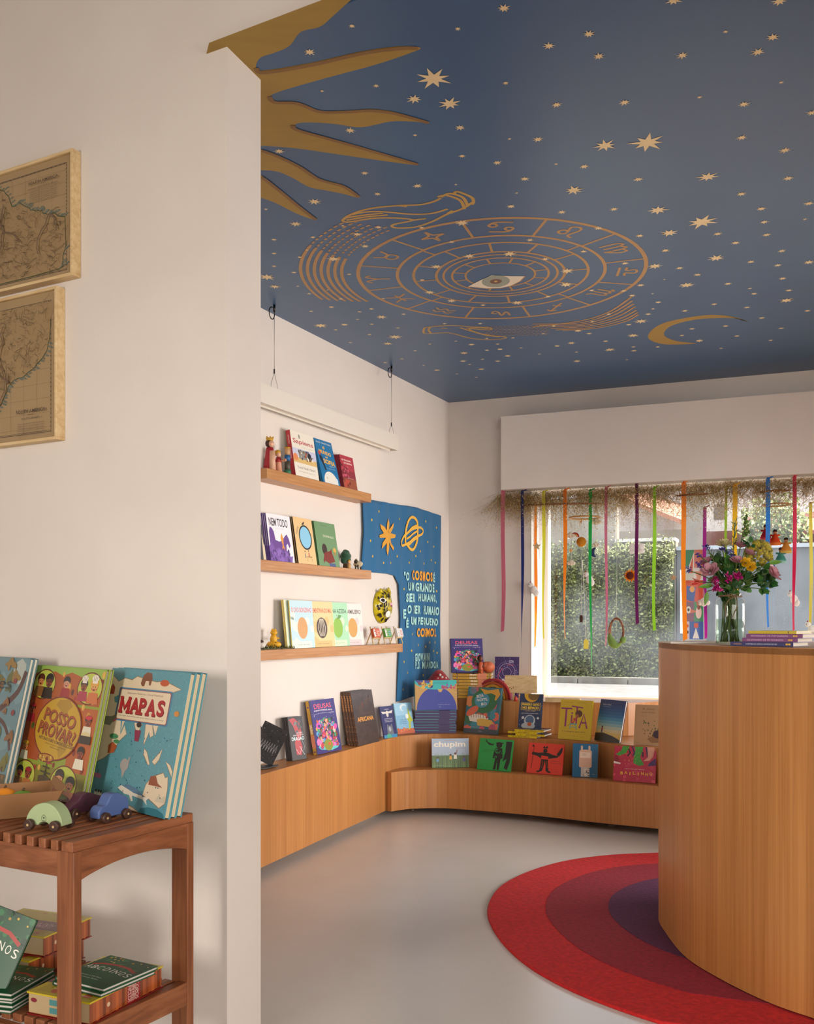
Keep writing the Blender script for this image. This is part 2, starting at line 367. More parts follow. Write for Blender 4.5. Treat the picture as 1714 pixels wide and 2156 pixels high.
# sun with its flame rays
m = MB(); P = PT(m, cp, eps=.0003, mat='gold_sun')
ray = [spline(z1(a), 5) for a in (
 [(860, -110), (640, 90), (560, 155), (450, 185), (385, 265), (300, 305), (215, 335), (190, 390), (235, 408), (500, 365), (800, 298), (1020, 268), (1138, 275), (1110, 298), (900, 370), (680, 430), (480, 485), (330, 530), (272, 560), (310, 590), (430, 592), (560, 640), (720, 640), (860, 632), (1000, 650), (1195, 712), (1100, 705), (970, 705), (800, 738), (640, 718), (500, 710), (425, 718), (430, 750), (620, 800), (900, 880), (1132, 955), (980, 940), (700, 900), (420, 860), (228, 846)],
 [(200, 866), (228, 868), (330, 905), (450, 965), (560, 1035), (700, 1075), (792, 1146), (700, 1125), (600, 1105), (500, 1085), (400, 1030), (300, 992), (150, 985)],
 [(150, 960), (225, 1018), (330, 1100), (440, 1190), (542, 1275), (430, 1240), (300, 1175), (170, 1130)])]
core = z1([(860, -110), (-8, 273)]); far0 = [cpx(300, 330), cpx(380, 420)]
P.raw(ray[0]+[cpx(500, 310), cpx(400, 260), cpx(440, 90)], '#ffffff')
P.raw(ray[1], '#ffffff'); P.raw(ray[2], '#ffffff')
P.mat = 'gold_sun_edge'
for e in ([(190, 392), (235, 420), (500, 378), (800, 310), (1020, 280), (1130, 278)], [(268, 558), (300, 592), (430, 598), (560, 646), (720, 648), (860, 641), (1000, 658), (1190, 711)], [(405, 725), (430, 752), (620, 806), (900, 886), (1128, 952)],
          [(228, 872), (330, 911), (450, 971), (560, 1041), (700, 1081), (788, 1142)], [(226, 1025), (330, 1107), (440, 1197), (538, 1272)]):
    P.l(spline(z1(e), 6), .016, '#ffffff')
m.build('painted_sun', parent=ceil)
# stars: bearings read off one by one
ST = [(1061, 17, 24), (1240, 71, 22), (1156, 96, 22), (1261, 118, 22), (1437, 116, 22), (1419, 0, 30), (1641, 2, 28), (1627, 78, 24), (1596, 109, 24), (1528, 66, 10), (1172, 220, 20), (1315, 215, 22), (1473, 204, 10), (1566, 219, 21), (1645, 173, 10), (1709, 237, 18), (1133, 293, 19), (1274, 306, 40), (1363, 300, 62), (1562, 289, 20), (1653, 316, 21), (1230, 350, 18), (1171, 345, 8), (1105, 376, 18), (1490, 372, 36), (1344, 377, 18), (1660, 375, 20), (1208, 400, 34), (1561, 408, 18),
 (964, 60, 12), (652, 109, 22), (741, 54, 13), (792, 180, 12), (678, 191, 8), (913, 165, 62), (872, 208, 28), (947, 218, 40), (1065, 174, 12), (737, 274, 20), (969, 268, 20), (1073, 292, 8), (874, 284, 9), (973, 328, 13), (1047, 342, 17), (588, 318, 19), (768, 364, 14), (879, 391, 18), (795, 408, 14), (662, 424, 24), (960, 388, 7), (1088, 406, 7), (1076, 434, 17), (623, 471, 22), (1183, 446, 16), (1293, 440, 16), (1385, 442, 36), (1478, 467, 54), (1603, 439, 18), (1703, 428, 18), (1609, 467, 17), (1695, 461, 9), (1260, 480, 16), (1347, 496, 16), (1409, 490, 32), (1511, 492, 17), (1614, 494, 17), (1549, 511, 17), (1401, 527, 16), (1379, 560, 28), (1508, 543, 30), (1431, 564, 15), (1581, 551, 15), (1646, 528, 16), (1638, 558, 15), (1703, 552, 20), (1469, 578, 15), (1446, 600, 28), (1533, 597, 15), (1648, 586, 15), (1349, 600, 15), (1374, 618, 6), (1399, 588, 6), (1579, 607, 9), (1588, 618, 13), (1661, 611, 14), (1656, 632, 26), (1386, 636, 13), (1504, 640, 13), (1573, 647, 13), (1365, 661, 12), (1375, 650, 8), (1442, 654, 13), (1604, 669, 13), (1700, 654, 13), (1350, 676, 24), (1324, 683, 12), (1457, 692, 12), (1436, 706, 11), (1473, 717, 18), (1528, 686, 12), (1552, 707, 12), (1645, 691, 12), (1623, 716, 10), (1333, 706, 22), (1284, 736, 20), (1215, 760, 16), (1203, 722, 16), (1217, 696, 16), (1241, 702, 12), (1275, 718, 12), (1334, 730, 10), (1335, 738, 13), (1385, 730, 10), (1518, 733, 9), (1173, 728, 12), (1136, 745, 8), (1214, 741, 8), (1320, 757, 7),
 (1116, 505, 14), (1229, 529, 14), (1148, 545, 14), (1194, 570, 26), (1192, 599, 26), (1246, 611, 12), (1316, 554, 14), (1313, 612, 12), (1331, 622, 14), (1154, 624, 12), (1282, 661, 10), (1247, 677, 9), (1166, 686, 9), (1144, 702, 9),
 (973, 469, 26), (951, 509, 12), (988, 539, 22), (1073, 534, 26), (919, 561, 22), (889, 589, 11), (905, 615, 20), (951, 633, 18), (1017, 642, 11), (1089, 637, 22), (702, 545, 24), (888, 479, 12), (752, 493, 18), (769, 518, 16), (797, 478, 14), (577, 504, 12), (659, 499, 11), (577, 533, 11), (631, 541, 10), (577, 560, 10), (619, 573, 11), (562, 583, 32), (735, 577, 10), (579, 603, 20), (651, 618, 9), (807, 628, 8), (717, 629, 9), (698, 646, 13), (782, 650, 11), (655, 655, 9), (675, 685, 26), (725, 683, 16), (707, 694, 9), (803, 667, 22), (783, 682, 10), (753, 672, 8), (757, 656, 9), (850, 661, 9), (838, 690, 9), (778, 704, 9), (832, 709, 26), (817, 723, 18), (738, 721, 8), (936, 681, 9), (1011, 681, 10), (1025, 712, 8), (1080, 711, 9), (905, 724, 8), (960, 718, 7), (993, 725, 14), (977, 743, 16), (1048, 724, 9), (1053, 735, 14), (1069, 749, 14), (1048, 760, 12), (975, 760, 14), (1014, 777, 13), (920, 779, 13), (811, 763, 9), (846, 755, 8), (1025, 737, 10), (1016, 756, 8), (962, 787, 7), (1003, 794, 8), (989, 767, 8), (892, 769, 6), (874, 738, 8), (1097, 732, 8), (560, 440, 8), (722, 475, 8), (646, 526, 6), (627, 602, 7), (690, 610, 6)]
m = MB(); rd = random.Random(4); P = PT(m, cp, eps=.0002, mat='gold_star')
for i, (x, y, s_) in enumerate(ST):
    cx_, cy_ = cpx(x, y); r_ = s_/2/FX*cy_*1.2; P.h = .0010+(i % 2)*.0001; a0 = rd.uniform(0, .7); n8 = 8 if s_ > 9 else 6; ps = []
    for k in range(n8*2):
        q = a0+math.pi*k/n8; rr_ = r_*(rd.uniform(.85, 1.2) if k % 2 == 0 else .42); ps.append((cx_+rr_*math.cos(q), cy_+rr_*math.sin(q)))
    P.raw(ps, '#ffffff')
m.build('painted_stars', parent=ceil)
# zodiac wheel
m = MB(); wc = (.43, 4.62); P = PT(m, cp, eps=.000003, mat='bronze_line'); P.h = .0005
wc = (.43, 4.60)
def ring(r, w, c0=wc, a0=0, a1=360, n=72):
    P.l([(c0[0]+r*math.cos(R(a0+(a1-a0)*i/n)), c0[1]+r*math.sin(R(a0+(a1-a0)*i/n))) for i in range(n+(0 if a1-a0 >= 360 else 1))], w, '#ffffff', a1-a0 >= 360)
for r_, w_ in ((.655, .018), (.475, .015), (.40, .013), (.295, .013), (.262, .011), (.222, .011), (.160, .010)): ring(r_, w_)
def spoke(r0, r1, n, off, w):
    for k in range(n):
        q = R(off+360*k/n); P.l([(wc[0]+r0*math.cos(q), wc[1]+r0*math.sin(q)), (wc[0]+r1*math.cos(q), wc[1]+r1*math.sin(q))], w, '#ffffff')
spoke(.475, .655, 12, 11, .012); spoke(.295, .40, 12, 18, .011); spoke(.16, .222, 12, 9, .010); spoke(.40, .475, 4, 40, .011)
def sym(k, strokes, s_=.055):       # one zodiac sign in its sector
    q = R(-95+30*((3-k) % 12)); cx_ = wc[0]+.565*math.cos(q); cy_ = wc[1]+.565*math.sin(q); ux = V((-math.sin(q), math.cos(q))); uy = V((math.cos(q), math.sin(q)))
    for st in strokes: P.l(spline([tuple(V((cx_, cy_))+ux*a*s_+uy*b*s_) for a, b in st], 5), .012, '#ffffff')
def cir(x, y, r): return [(x+r*math.cos(R(a)), y+r*math.sin(R(a))) for a in range(0, 361, 45)]
sym(0, [[(-1, .1), (-.3, .1), (-.4, .8), (0, 1), (.4, .8), (.3, .1), (1, .1)], [(-1, -.5), (1, -.5)]])
sym(11, [[(-1, .4), (-.8, .8), (-.6, .4), (-.6, -.8)], [(-.5, .5), (-.2, .8), (0, .3), (0, -.8)], [(.1, .5), (.4, .8), (.6, .2), (.6, -.6), (1, -.9)]])
sym(1, [[(-1, -.9), (-1, .5), (-.6, .9), (-.4, .4), (-.4, -.8)], [(-.28, .6), (.1, .9), (.25, .4), (.25, -.8)], [(.36, .5), (.8, .6), (.9, .1), (.5, -.6), (.1, -1)]])
sym(2, [cir(-.5, -.2, .35), [(-.2, 0), (-.4, .8), (.2, 1), (.5, .5), (.2, -.6), (.7, -.9)]])
sym(3, [cir(-.6, .35, .3), cir(.6, -.35, .3), [(-.9, .4), (-.4, .9), (.9, .8)], [(.9, -.4), (.4, -.9), (-.9, -.8)]])
sym(4, [[(0, 1), (-.12, .4), (-.3, .18), (-1, 0)], [(-1, -.02), (-.3, -.2), (-.12, -.4), (0, -1)], [(.02, -1), (.14, -.4), (.3, -.2), (1, -.02)], [(1, 0), (.3, .18), (.14, .4), (.02, 1)]])
sym(5, [cir(0, -.3, .5), [(-.7, 1), (-.3, .2), (.3, .2), (.7, 1)]]); sym(6, [[(-.9, .6), (-.5, 1), (0, 0), (0, -1)], [(.9, .6), (.5, 1), (0, 0)]])
sym(7, [[(-.8, 1), (-.3, 0), (-.8, -1)], [(.8, 1), (.3, 0), (.8, -1)], [(-.9, 0), (.9, 0)]]); sym(8, [[(-1, .3), (-.5, .7), (0, .3), (.5, .7), (1, .3)], [(-1, -.4), (-.5, 0), (0, -.4), (.5, 0), (1, -.4)]])
sym(9, [[(-1, .7), (-.6, -.4), (-.2, .7), (.1, -.3), (.5, -.6), (.7, 0), (.2, .1)]]); sym(10, [[(-1, -.8), (.9, .8)], [(.3, .8), (.9, .8), (.9, .2)], [(-.6, 0), (0, -.6)]])
# sweeping arcs beside the wheel
for k in range(7):
    r_ = .73+.031*k; n = 22
    ring(r_, .015, (wc[0]+.0, wc[1]), 149+k*1.5, 197+k, n)
    for j in range(11-k//3): a_ = 200+2.5*j+k % 2*1.2; ring(r_, .010, wc, a_, a_+1.6, 2)
for k in range(7):
    r_ = .74+.033*k; ring(r_, .008, wc, 314-4*k, 334+2*k, 12) if False else None
for a in ([(20, 880), (300, 845), (480, 790), (615, 700)], [(20, 862), (300, 855), (490, 800), (622, 722)], [(60, 870), (320, 862), (500, 812), (630, 740)], [(100, 880), (340, 868), (520, 822), (640, 757)], [(130, 890), (360, 874), (540, 832), (646, 778)], [(160, 898), (380, 882), (560, 840), (655, 792)], [(200, 902), (400, 888), (570, 850), (658, 806)]):
    P.l(spline(z4(a), 6), .012, '#ffffff')
for k in range(7):
    for j in range(14):
        x = 1022+j*9.5+k % 2*4; y = 688+k*3.2-(j*.25); P.l([cpx(x, y), cpx(x+6, y)], .007, '#ffffff')
# the eye
P.mat = 'satin'; P.h = .0012; P.eps = .0001
def ey(dx, dy): return (wc[0]+.0+dx, wc[1]+.06+dy)
ex = [cpx(985+x, 592+y) for x, y in ((0, 11), (14, 4), (30, -4), (50, -13), (72, -12), (95, -11), (121, -11), (110, 0), (92, 9), (70, 14), (40, 15), (20, 13))]
P.raw(ex, '#d8cbb4'); P.l(ex[6:]+[ex[0]], .006, '#a87c46')
P.e(*cpx(1044, 592), .066, .082, '#8d9182'); P.e(*cpx(1044, 592), .028, .034, '#6b4a3a'); P.e(*cpx(1044, 592), .008, .01, '#caa25a')
m.build('painted_zodiac_wheel', parent=ceil)
# hands and the moon
m = MB(); P = PT(m, cp, eps=.000004, mat='gold_line'); P.h = .0006
for a in ([(1110, 105), (1060, 128), (980, 145), (860, 150), (740, 160), (640, 178), (560, 208), (525, 232), (522, 245), (560, 248), (640, 235), (720, 225), (850, 225), (940, 238), (830, 262), (818, 278), (860, 285), (960, 278), (1060, 245), (1140, 205), (1240, 168), (1300, 130)],
          [(570, 205), (660, 188), (780, 188), (900, 200), (1000, 202), (1080, 192), (1150, 170)], [(530, 225), (640, 208), (760, 196)], [(540, 238), (660, 218), (790, 206)], [(940, 238), (1020, 228)],
          [(1090, 98), (1140, 88), (1220, 115), (1245, 150), (1250, 172)], [(1110, 100), (1160, 78), (1240, 100), (1270, 150)], [(1190, 78), (1210, 66), (1290, 98), (1306, 125), (1296, 145)], [(1180, 180), (1150, 198)], [(855, 150), (905, 156)]):
    P.l(spline(z3(a), 5), .013, '#ffffff')
m.build('painted_hand', parent=ceil)
m = MB(); P = PT(m, cp, eps=.000004, mat='gold_line'); P.h = .0006
for a in ([(1010, 885), (1006, 915), (1040, 920), (1140, 915), (1200, 925), (1290, 948), (1400, 956), (1490, 950), (1492, 940), (1400, 930), (1340, 918), (1280, 892), (1400, 898), (1400, 885), (1300, 880), (1200, 872), (1100, 874), (1010, 885)],
          [(1045, 880), (1036, 900), (1050, 918)], [(1225, 885), (1300, 908), (1380, 930), (1460, 940)], [(1260, 888), (1340, 885), (1395, 892)], [(1110, 888), (1150, 890)]):
    P.l(spline(z3(a), 5), .012, '#ffffff')
m.build('painted_hand', parent=ceil)
m = MB(); P = PT(m, cp, eps=.0003, mat='gold_sun')
P.raw(spline(z4([(1322, 852), (1240, 822), (1100, 808), (920, 830), (780, 870), (716, 930), (740, 965), (830, 986), (1008, 980), (900, 968), (830, 945), (812, 915), (860, 872), (980, 840), (1100, 828), (1230, 828), (1300, 840)]), 5), '#ffffff')
m.build('painted_moon', parent=ceil)

# ============================================================ outside the window
o = nB*-1
m = MB().set('#b9b4aa', 'matte'); GZ = -.02
a = cC-dB*6-nB*WT; b = cC+dB*14-nB*WT
def quad(m, t0, t1, o0, o1, z): m.poly([V((0, 0, z))+V(((cC+dB*t)-nB*oo).to_2d().to_3d()) for t, oo in ((t0, o0), (t1, o0), (t1, o1), (t0, o1))])
ramp_mat('asphalt', [(.3, '#666664'), (.7, '#7c7a76')], (6, 6, 6), .9, .3, 6, .01)
ramp_mat('pavement', [(.3, '#6c665a'), (.7, '#8a8476')], (4, 4, 4), .9, .2, 6, .01)
ramp_mat('ivy', [(.3, '#23290f'), (.5, '#3c451f'), (.75, '#5a6132')], (9, 9, 9), .7, 1, 8, .08)
ramp_mat('render_wall', [(.3, '#857b6c'), (.7, '#9c9282')], (1, 1, 2), .9, .2, 6, .02)
m.set(mat='asphalt'); quad(m, -8, 20, WT, 30, -.03); S(m, 'floor_street')
m = MB().set('#e8e2d4', 'pavement'); fr(m, -8, 20, -.03, .02, WT+.0, WT+3.2); S(m, 'trim_3')
m = MB().set('#e8e2d4', 'pavement')
for q in range(-8, 20): fr(m, q+.0, q+.98, -.03, .1, 13.0, 13.25)
S(m, 'trim_4')
m = MB().set('#a8a498', 'matte')
for k, oo in enumerate((7.2, 9.4)): fr(m, -8, 20, -.03, -.025, oo, oo+.5)
S(m, 'trim_5')
def prism_on(m, t0, t1, o0, o1, z0, z1): fr(m, t0, t1, z0, z1, o0, o1)
m = MB().set('#a89b88', 'render_wall'); prism_on(m, -9, -1.55, 14.6, 15, -.03, 3.9); prism_on(m, -1.55, -.3, 14.6, 15, -.03, 2.9); m.set('#d8d0c4', 'matte'); prism_on(m, -1.55, -.3, 14.5, 15.1, 2.9, 2.97)
og = cC-dB*4-nB*14.8; og.z = 0
m.build('boundary_wall', origin=og, label='long grey rendered boundary wall behind the ivy across the street', cat='wall')
m = MB().set('#686a6a', 'matte'); prism_on(m, -.28, 9, 14.6, 14.9, -.03, 2.7); m.set('#b0b4b6', 'matte'); prism_on(m, -.28, 9, 14.55, 14.95, 2.7, 2.78)
og = cC+dB*3-nB*14.8; og.z = 0; m.build('boundary_wall', origin=og, label='lower blue-grey boundary wall right of the utility pole', cat='wall')
rd = random.Random(7); m = MB().set('#ffffff', 'ivy'); prism_on(m, -8, -.32, 14.25, 14.59, 0, 2.55)
for i in range(24000):
    t = rd.uniform(-5.2, -.3); top = rd.random() < .3
    z = rd.gauss(2.62, .13) if top else rd.uniform(.02, 2.7); oo = 14.22-rd.uniform(0, .12)+(rd.uniform(0, .3) if top else 0)
    p = cC+dB*t-nB*oo; p.z = z; s_ = rd.uniform(.022, .05); u = V((rd.gauss(0, 1), rd.gauss(0, 1), rd.gauss(0, 1))).normalized(); w_ = u.orthogonal().normalized()
    m.col = rd.choice(['#5c6230', '#70763c', '#868a4c', '#4a5026', '#a0a466', '#7c8246']); m.mat = 'petal'; m.poly([p-u*s_, p+w_*s_*.6, p+u*s_, p-w_*s_*.6])
og = cC-dB*3-nB*14.4; og.z = 0
m.build('ivy_hedge', origin=og, label='olive green ivy growing over the street wall opposite the window', cat='hedge', kind='stuff')
# houses beyond
def ch(mb, name, par, org, **k): ob = mb.build(name, origin=org, **k); ob.parent = par; ob.location = (0, 0, 0); return ob
og = cC+dB*3-nB*21; og.z = 0
h0 = empty('house', og, 'cream house with a small square window beyond the blue-grey wall, right of the pole', 'house')
m = MB().set('#e4dccf', 'matte'); fr(m, -.25, 8, 0, 6.2, 19, 23); ch(m, 'wall', h0, og)
for t0_, t1_, z0_, z1_ in ((.05, .35, 3.75, 4.12), (1.5, 1.8, 3.6, 4.0)):
    m = MB().set('#6f6254', 'matte'); fr(m, t0_, t1_, z0_, z1_, 18.97, 19.02); ch(m, 'window', h0, og)
m = MB().set('#7a4a3c', 'matte'); fr(m, -.2, 3.4, 0, 3.25, 16.6, 18.9); ch(m, 'annexe', h0, og)
m = MB().set('#b5705a', 'matte'); m.slab([(cC+dB*t-nB*oo)+V((0, 0, z-HC)) for t, oo, z in ((.9, 16.3, 3.1), (6, 16.3, 3.1), (6, 18.9, 3.75), (.9, 18.9, 3.75))], (0, 0, .08)); ch(m, 'roof', h0, og)
og = cC-dB*3-nB*18; og.z = 0
h1 = empty('house', og, 'pale house with sloping tiled eave above the ivy wall, left of the pole', 'house')
m = MB().set('#9c8f7e', 'matte'); fr(m, -1.9, -.35, 0, 3.3, 16.4, 17.9); ch(m, 'wall', h1, og)
m = MB().set('#e8e2d8', 'matte'); fr(m, -3.2, -.35, 0, 5.6, 18, 20.5); ch(m, 'upper_wall', h1, og)
m = MB().set('#b8806a', 'matte'); m.slab([(cC+dB*t-nB*oo)+V((0, 0, z-HC)) for t, oo, z in ((-3.0, 16.1, 4.55), (-.3, 16.1, 3.36), (-.3, 17.9, 3.8), (-3.0, 17.9, 5.0))], (0, 0, .1)); ch(m, 'roof', h1, og)
m = MB().set('#8a8378', 'matte'); p = D(1465, 1310, 16.5); p.z = 0
m.lathe(p, [(.17, 0), (.14, 8)], 14); m.build('utility_pole', origin=p, label='round grey concrete utility pole outside the window', cat='pole')
p = cC+dB*1.6-nB*15.9; p.z = 0
m = MB().set('#6a5844', 'matte'); m.tube([p, p+V((.1, 0, 1.6)), p+V((0, 0, 3.2))], .09, 8)
for k in range(1500):
    u = V((rd.gauss(0, 1), rd.gauss(0, 1), rd.gauss(0, .8))).normalized()*rd.uniform(.3, .75); q = p+V((0, 0, 3.3))+u; s_ = rd.uniform(.04, .08); a = V((rd.gauss(0, 1), rd.gauss(0, 1), rd.gauss(0, 1))).normalized(); b = a.orthogonal()
    m.set(rd.choice(['#77863e', '#8f9a52', '#55622c']), 'petal'); m.poly([q-a*s_, q+b*s_*.6, q+a*s_, q-b*s_*.6])
m.build('tree', origin=p, label='small leafy tree standing behind the blue-grey wall at the right', cat='tree')
# ============================================================ built-in book bench (three tiers)
def smooth2(ps, k=4): return [tuple(q) for q in spline([(p.x, p.y) for p in ps], k)]
b1 = smooth2([F(x, y, .04) for x, y in ((824, 1709), (845, 1705.5), (870, 1703), (940, 1702), (1045, 1710), (1150, 1720), (1255, 1732), (1384, 1745))])
e1 = V(b1[-1]); d1 = (V(b1[-1])-V(b1[-5])).normalized(); b1 += [tuple(e1+d1*.6), tuple(e1+d1*1.6)]
b2 = [F(x, y, .48) for x, y in ((549, 1631.5), (680, 1593.5), (812, 1556.5), (832, 1552), (852, 1549), (900, 1545.5), (960, 1546), (1059, 1551), (1171, 1557), (1260, 1563), (1334, 1569.5), (1384, 1575))]
q0 = b2[0]+(b2[0]-b2[1]).normalized()*1.1
left2 = [q0, b2[0], b2[1], b2[2]]
b2c = smooth2(b2[2:], 4); e2_ = V(b2c[-1]); d2 = (V(b2c[-1])-V(b2c[-5])).normalized(); b2c += [tuple(e2_+d2*.6), tuple(e2_+d2*1.7)]
b3 = smooth2([F(x, y, .69) for x, y in ((962, 1470), (1060, 1476), (1170, 1477.5), (1245, 1479), (1323, 1480), (1386, 1477))], 4)
e3 = V(b3[-1]); d3 = V((dB.x, dB.y)); b3 += [tuple(e3+d3*.5), tuple(e3+d3*1.6)]
def wall_pt(P, off=.004): return wallproj(P, cC, nB, off)
def wallproj(P, Q, n, off):
    P = V((P[0], P[1], 0)); k = (V((Q.x, Q.y, 0))-P).dot(n)+off; P = P+n*k; return (P.x, P.y)
cornr = (lambda c: (c.x, c.y))(cross2(cL+nL*.004, dL, cC+nB*.004, dB))
bench = empty('display_bench', V((b1[20][0], b1[20][1], 0)), 'curved oak veneer book bench in three tiers along the wall and under the window', 'bench')
bo = bench.location.copy()
m = MB().set('#ffffff', 'oak_v'); back1 = [tuple(V(p)+V((0, .30))) for p in b1[::-1]]
def offs(path, dd):            # move an open plan line sideways (to its left, away from the room)
    o = []
    for i, p in enumerate(path):
        a = V(path[max(i-1, 0)]); b = V(path[min(i+1, len(path)-1)]); t = (b-a).normalized(); o.append(tuple(V(p)+V((-t.y, t.x))*dd))
    return o
m.prism(b1+offs(b1, .14)[::-1], .04, .28); x = m.build('lower_step', parent=bench, origin=bo, bevel=.0015); x.location = (0, 0, 0)
m = MB().set('#ffffff', 'oak_v'); pl = [(p.x, p.y) for p in left2]+[wallproj(left2[2], cL, nL, .004)][:0]
lp = [(p.x, p.y) for p in left2]; m.prism(lp+[wallproj(lp[3], cL, nL, .004), wallproj(lp[0], cL, nL, .004)], .04, .48)
x = m.build('left_cabinet', parent=bench, origin=bo, bevel=.0015); x.location = (0, 0, 0)
m = MB().set('#ffffff', 'oak_v'); s2 = [tuple(V(b2c[0])+(V(b2c[1])-V(b2c[0])).normalized()*.003)]+b2c[1:]
m.prism(s2+[wall_pt(s2[-1]), cornr, wallproj(b2c[0], cL, nL, .004)], .04, .48); x = m.build('middle_step', parent=bench, origin=bo, bevel=.0015); x.location = (0, 0, 0)
m = MB().set('#ffffff', 'oak_v'); s3 = [wall_pt(b3[0])]+b3; s3 = b3+[wall_pt(b3[-1]), wall_pt(b3[0])]
m.prism(s3, .481, .69); x = m.build('upper_step', parent=bench, origin=bo, bevel=.0015); x.location = (0, 0, 0)
for px, py in ((869, 1707), (1290, 1741), (1120, 1722)):
    m = MB().set('#b8b4ac', 'metal'); f = F(px, py, 0); f.y += .03; m.lathe(f, [(.022, 0), (.022, .006), (.006, .01), (.006, .04)], 14)
    x = m.build('foot', parent=bench, origin=bo); x.location = (0, 0, 0)
# inner sill board of the window
m = MB().set('#e6dccb', 'satin'); fr(m, tW0+.002, tW1-.002, .60+.022, .66, .0, tG-.035); S(m, 'trim_6')

# ============================================================ wall shelves
def shelf(x0, x1, z, label, rounded=False, near=None):
    d = .105; a = sl(x0, d, z); b = sl(x1, d, z)
    if near: a = a-dL*near
    A = V((a.x, a.y)); B = V((b.x, b.y)); n2 = V((nL.x, nL.y)); t2 = V((dL.x, dL.y)); m = MB().set('#ffffff', 'oak_h' if 0 else 'oak_shelf')
    if rounded: fr_ = [A]+[B-t2*.1*0+t2*(-.09+.09*math.sin(R(q)))-n2*(.09-.09*math.cos(R(q))) for q in range(0, 91, 15)]
    else: fr_ = [A, B]
    k = fr_[-1]; m.prism([tuple(p) for p in fr_]+[wallproj(k, cL, nL, .002), wallproj(A, cL, nL, .002)], z-.052, z)
    g = A+(B-A)*.5; return m.build('wall_shelf', origin=(g.x, g.y, z-.052), bevel=.002, label=label, cat='shelf', group='floating oak shelves on the left wall')
wood('oak_shelf', '#a8713c', '#bb8450', '#cb9760', (4, 4, 90))
Z1, Z2, Z3 = 1.965, 1.508, 1.063
shelf(562, 782, Z1, 'highest floating oak shelf on the left wall')
shelf(549, 782, Z2, 'middle floating oak shelf on the left wall', near=.35)
shelf(549, 858, Z3, 'lowest and longest floating oak shelf with rounded end', True, near=.5)

# ============================================================ pendant light along the left wall
PO = .085; ph = []
pr = wl(839, 944, PO+.03); zB = 2.275; zT = 2.37
def lpt(px, off, z): p = wl(px, 1310, off); p.z = z; return p
E1 = lpt(839, PO+.032, 0); E0 = E1-dL*3.0
pend = empty('pendant_light', V(((E0.x+E1.x)/2, (E0.y+E1.y)/2, zB)), 'long white linear pendant light hung on thin cables along the left wall', 'light')
pc = pend.location.copy()
def loc(mb, name, par, o, **k): x = mb.build(name, origin=o, parent=par, **k); x.location = (0, 0, 0); return x
def plank(m, A, B, w, z0, z1):
    n2 = nL*w; m.hexa([(p.x, p.y, z0) for p in (A, B, B-n2, A-n2)], [(p.x, p.y, z1) for p in (A, B, B-n2, A-n2)])
m = MB().set('#dcd5c8', 'satin'); plank(m, E0, E1, .006, zB, zT); plank(m, E0-nL*.057, E1-nL*.057, .006, zB, zT); plank(m, E0-nL*.006, E1-nL*.006, .051, zT-.006, zT)
plank(m, E1-dL*.005-nL*.006, E1-nL*.006, .051, zB, zT-.006)
loc(m, 'housing', pend, pc)
m = MB().set('#efe6d6', 'satin'); plank(m, E0-nL*.007, E1-dL*.006-nL*.007, .049, zB+.012, zB+.02); loc(m, 'diffuser', pend, pc)
for px, py in ((584, 641), (829, 770)):
    h = F(px, py, HC); ax = E0-nL*.03; k = (h-ax).dot(dL); h = ax+dL*k; h.z = HC; zg = 2.43 if px > 700 else 2.46
    m = MB().set('#9a958c', 'metal'); m.tube([(h.x, h.y, HC), (h.x, h.y, zg)], .0014, 6)
    a = V((h.x, h.y, zg)); m.tube([a, a-dL*.028-Z*(zg-zT-.03), a-dL*.03-Z*(zg-zT)], .0012, 6); m.tube([a, a+dL*.028-Z*(zg-zT-.03), a+dL*.03-Z*(zg-zT)], .0012, 6)
    cb = loc(m, 'cable', pend, pc)
    m = MB().set('#3a3632', 'metal'); m.tube([(h.x, h.y, HC), (h.x, h.y, HC-.035)], .006, 10)
    cc_ = V((h.x, h.y, HC-.035))-dL*.022-Z*.012; m.tube([cc_+dL*.024*math.cos(R(q))+Z*.03*math.sin(R(q)) for q in range(40, -281, -20)], .0028, 6)
    loc(m, 'ceiling_hook', cb, pc); m = MB().set('#3a3632', 'metal'); m.tube([(h.x, h.y, zg+.016), (h.x, h.y, zg-.006)], .0038, 8); loc(m, 'cable_gripper', cb, pc)

# ============================================================ blue cloth banner on the left wall
def bpt(px, py):                 # banner coordinates: s along the wall, z up
    p = wl(px, py, .012); return ((p-cL).dot(dL), p.z)
bk = MB(); pol = [(762, 1050), (798, 1055), (835, 1062), (872, 1067), (928, 1086), (928, 1180), (925, 1300), (929, 1400), (926, 1440), (880, 1462), (836, 1478), (838, 1400), (842, 1300), (838, 1230), (830, 1212), (815, 1208), (782, 1205), (762, 1203), (760, 1190), (764, 1120)]
sz = [bpt(*q) for q in pol]
def wave(s, z): return .012+.003*math.sin(s*38+z*3)+.0025*math.sin(s*71+z*1.3)*max(0, min(1, (1.75-z)*2))+.003*math.sin(z*9+s*4)
def bf(s, z, h): p = cL+dL*s+nL*(wave(s, z)+h); return V((p.x, p.y, z))
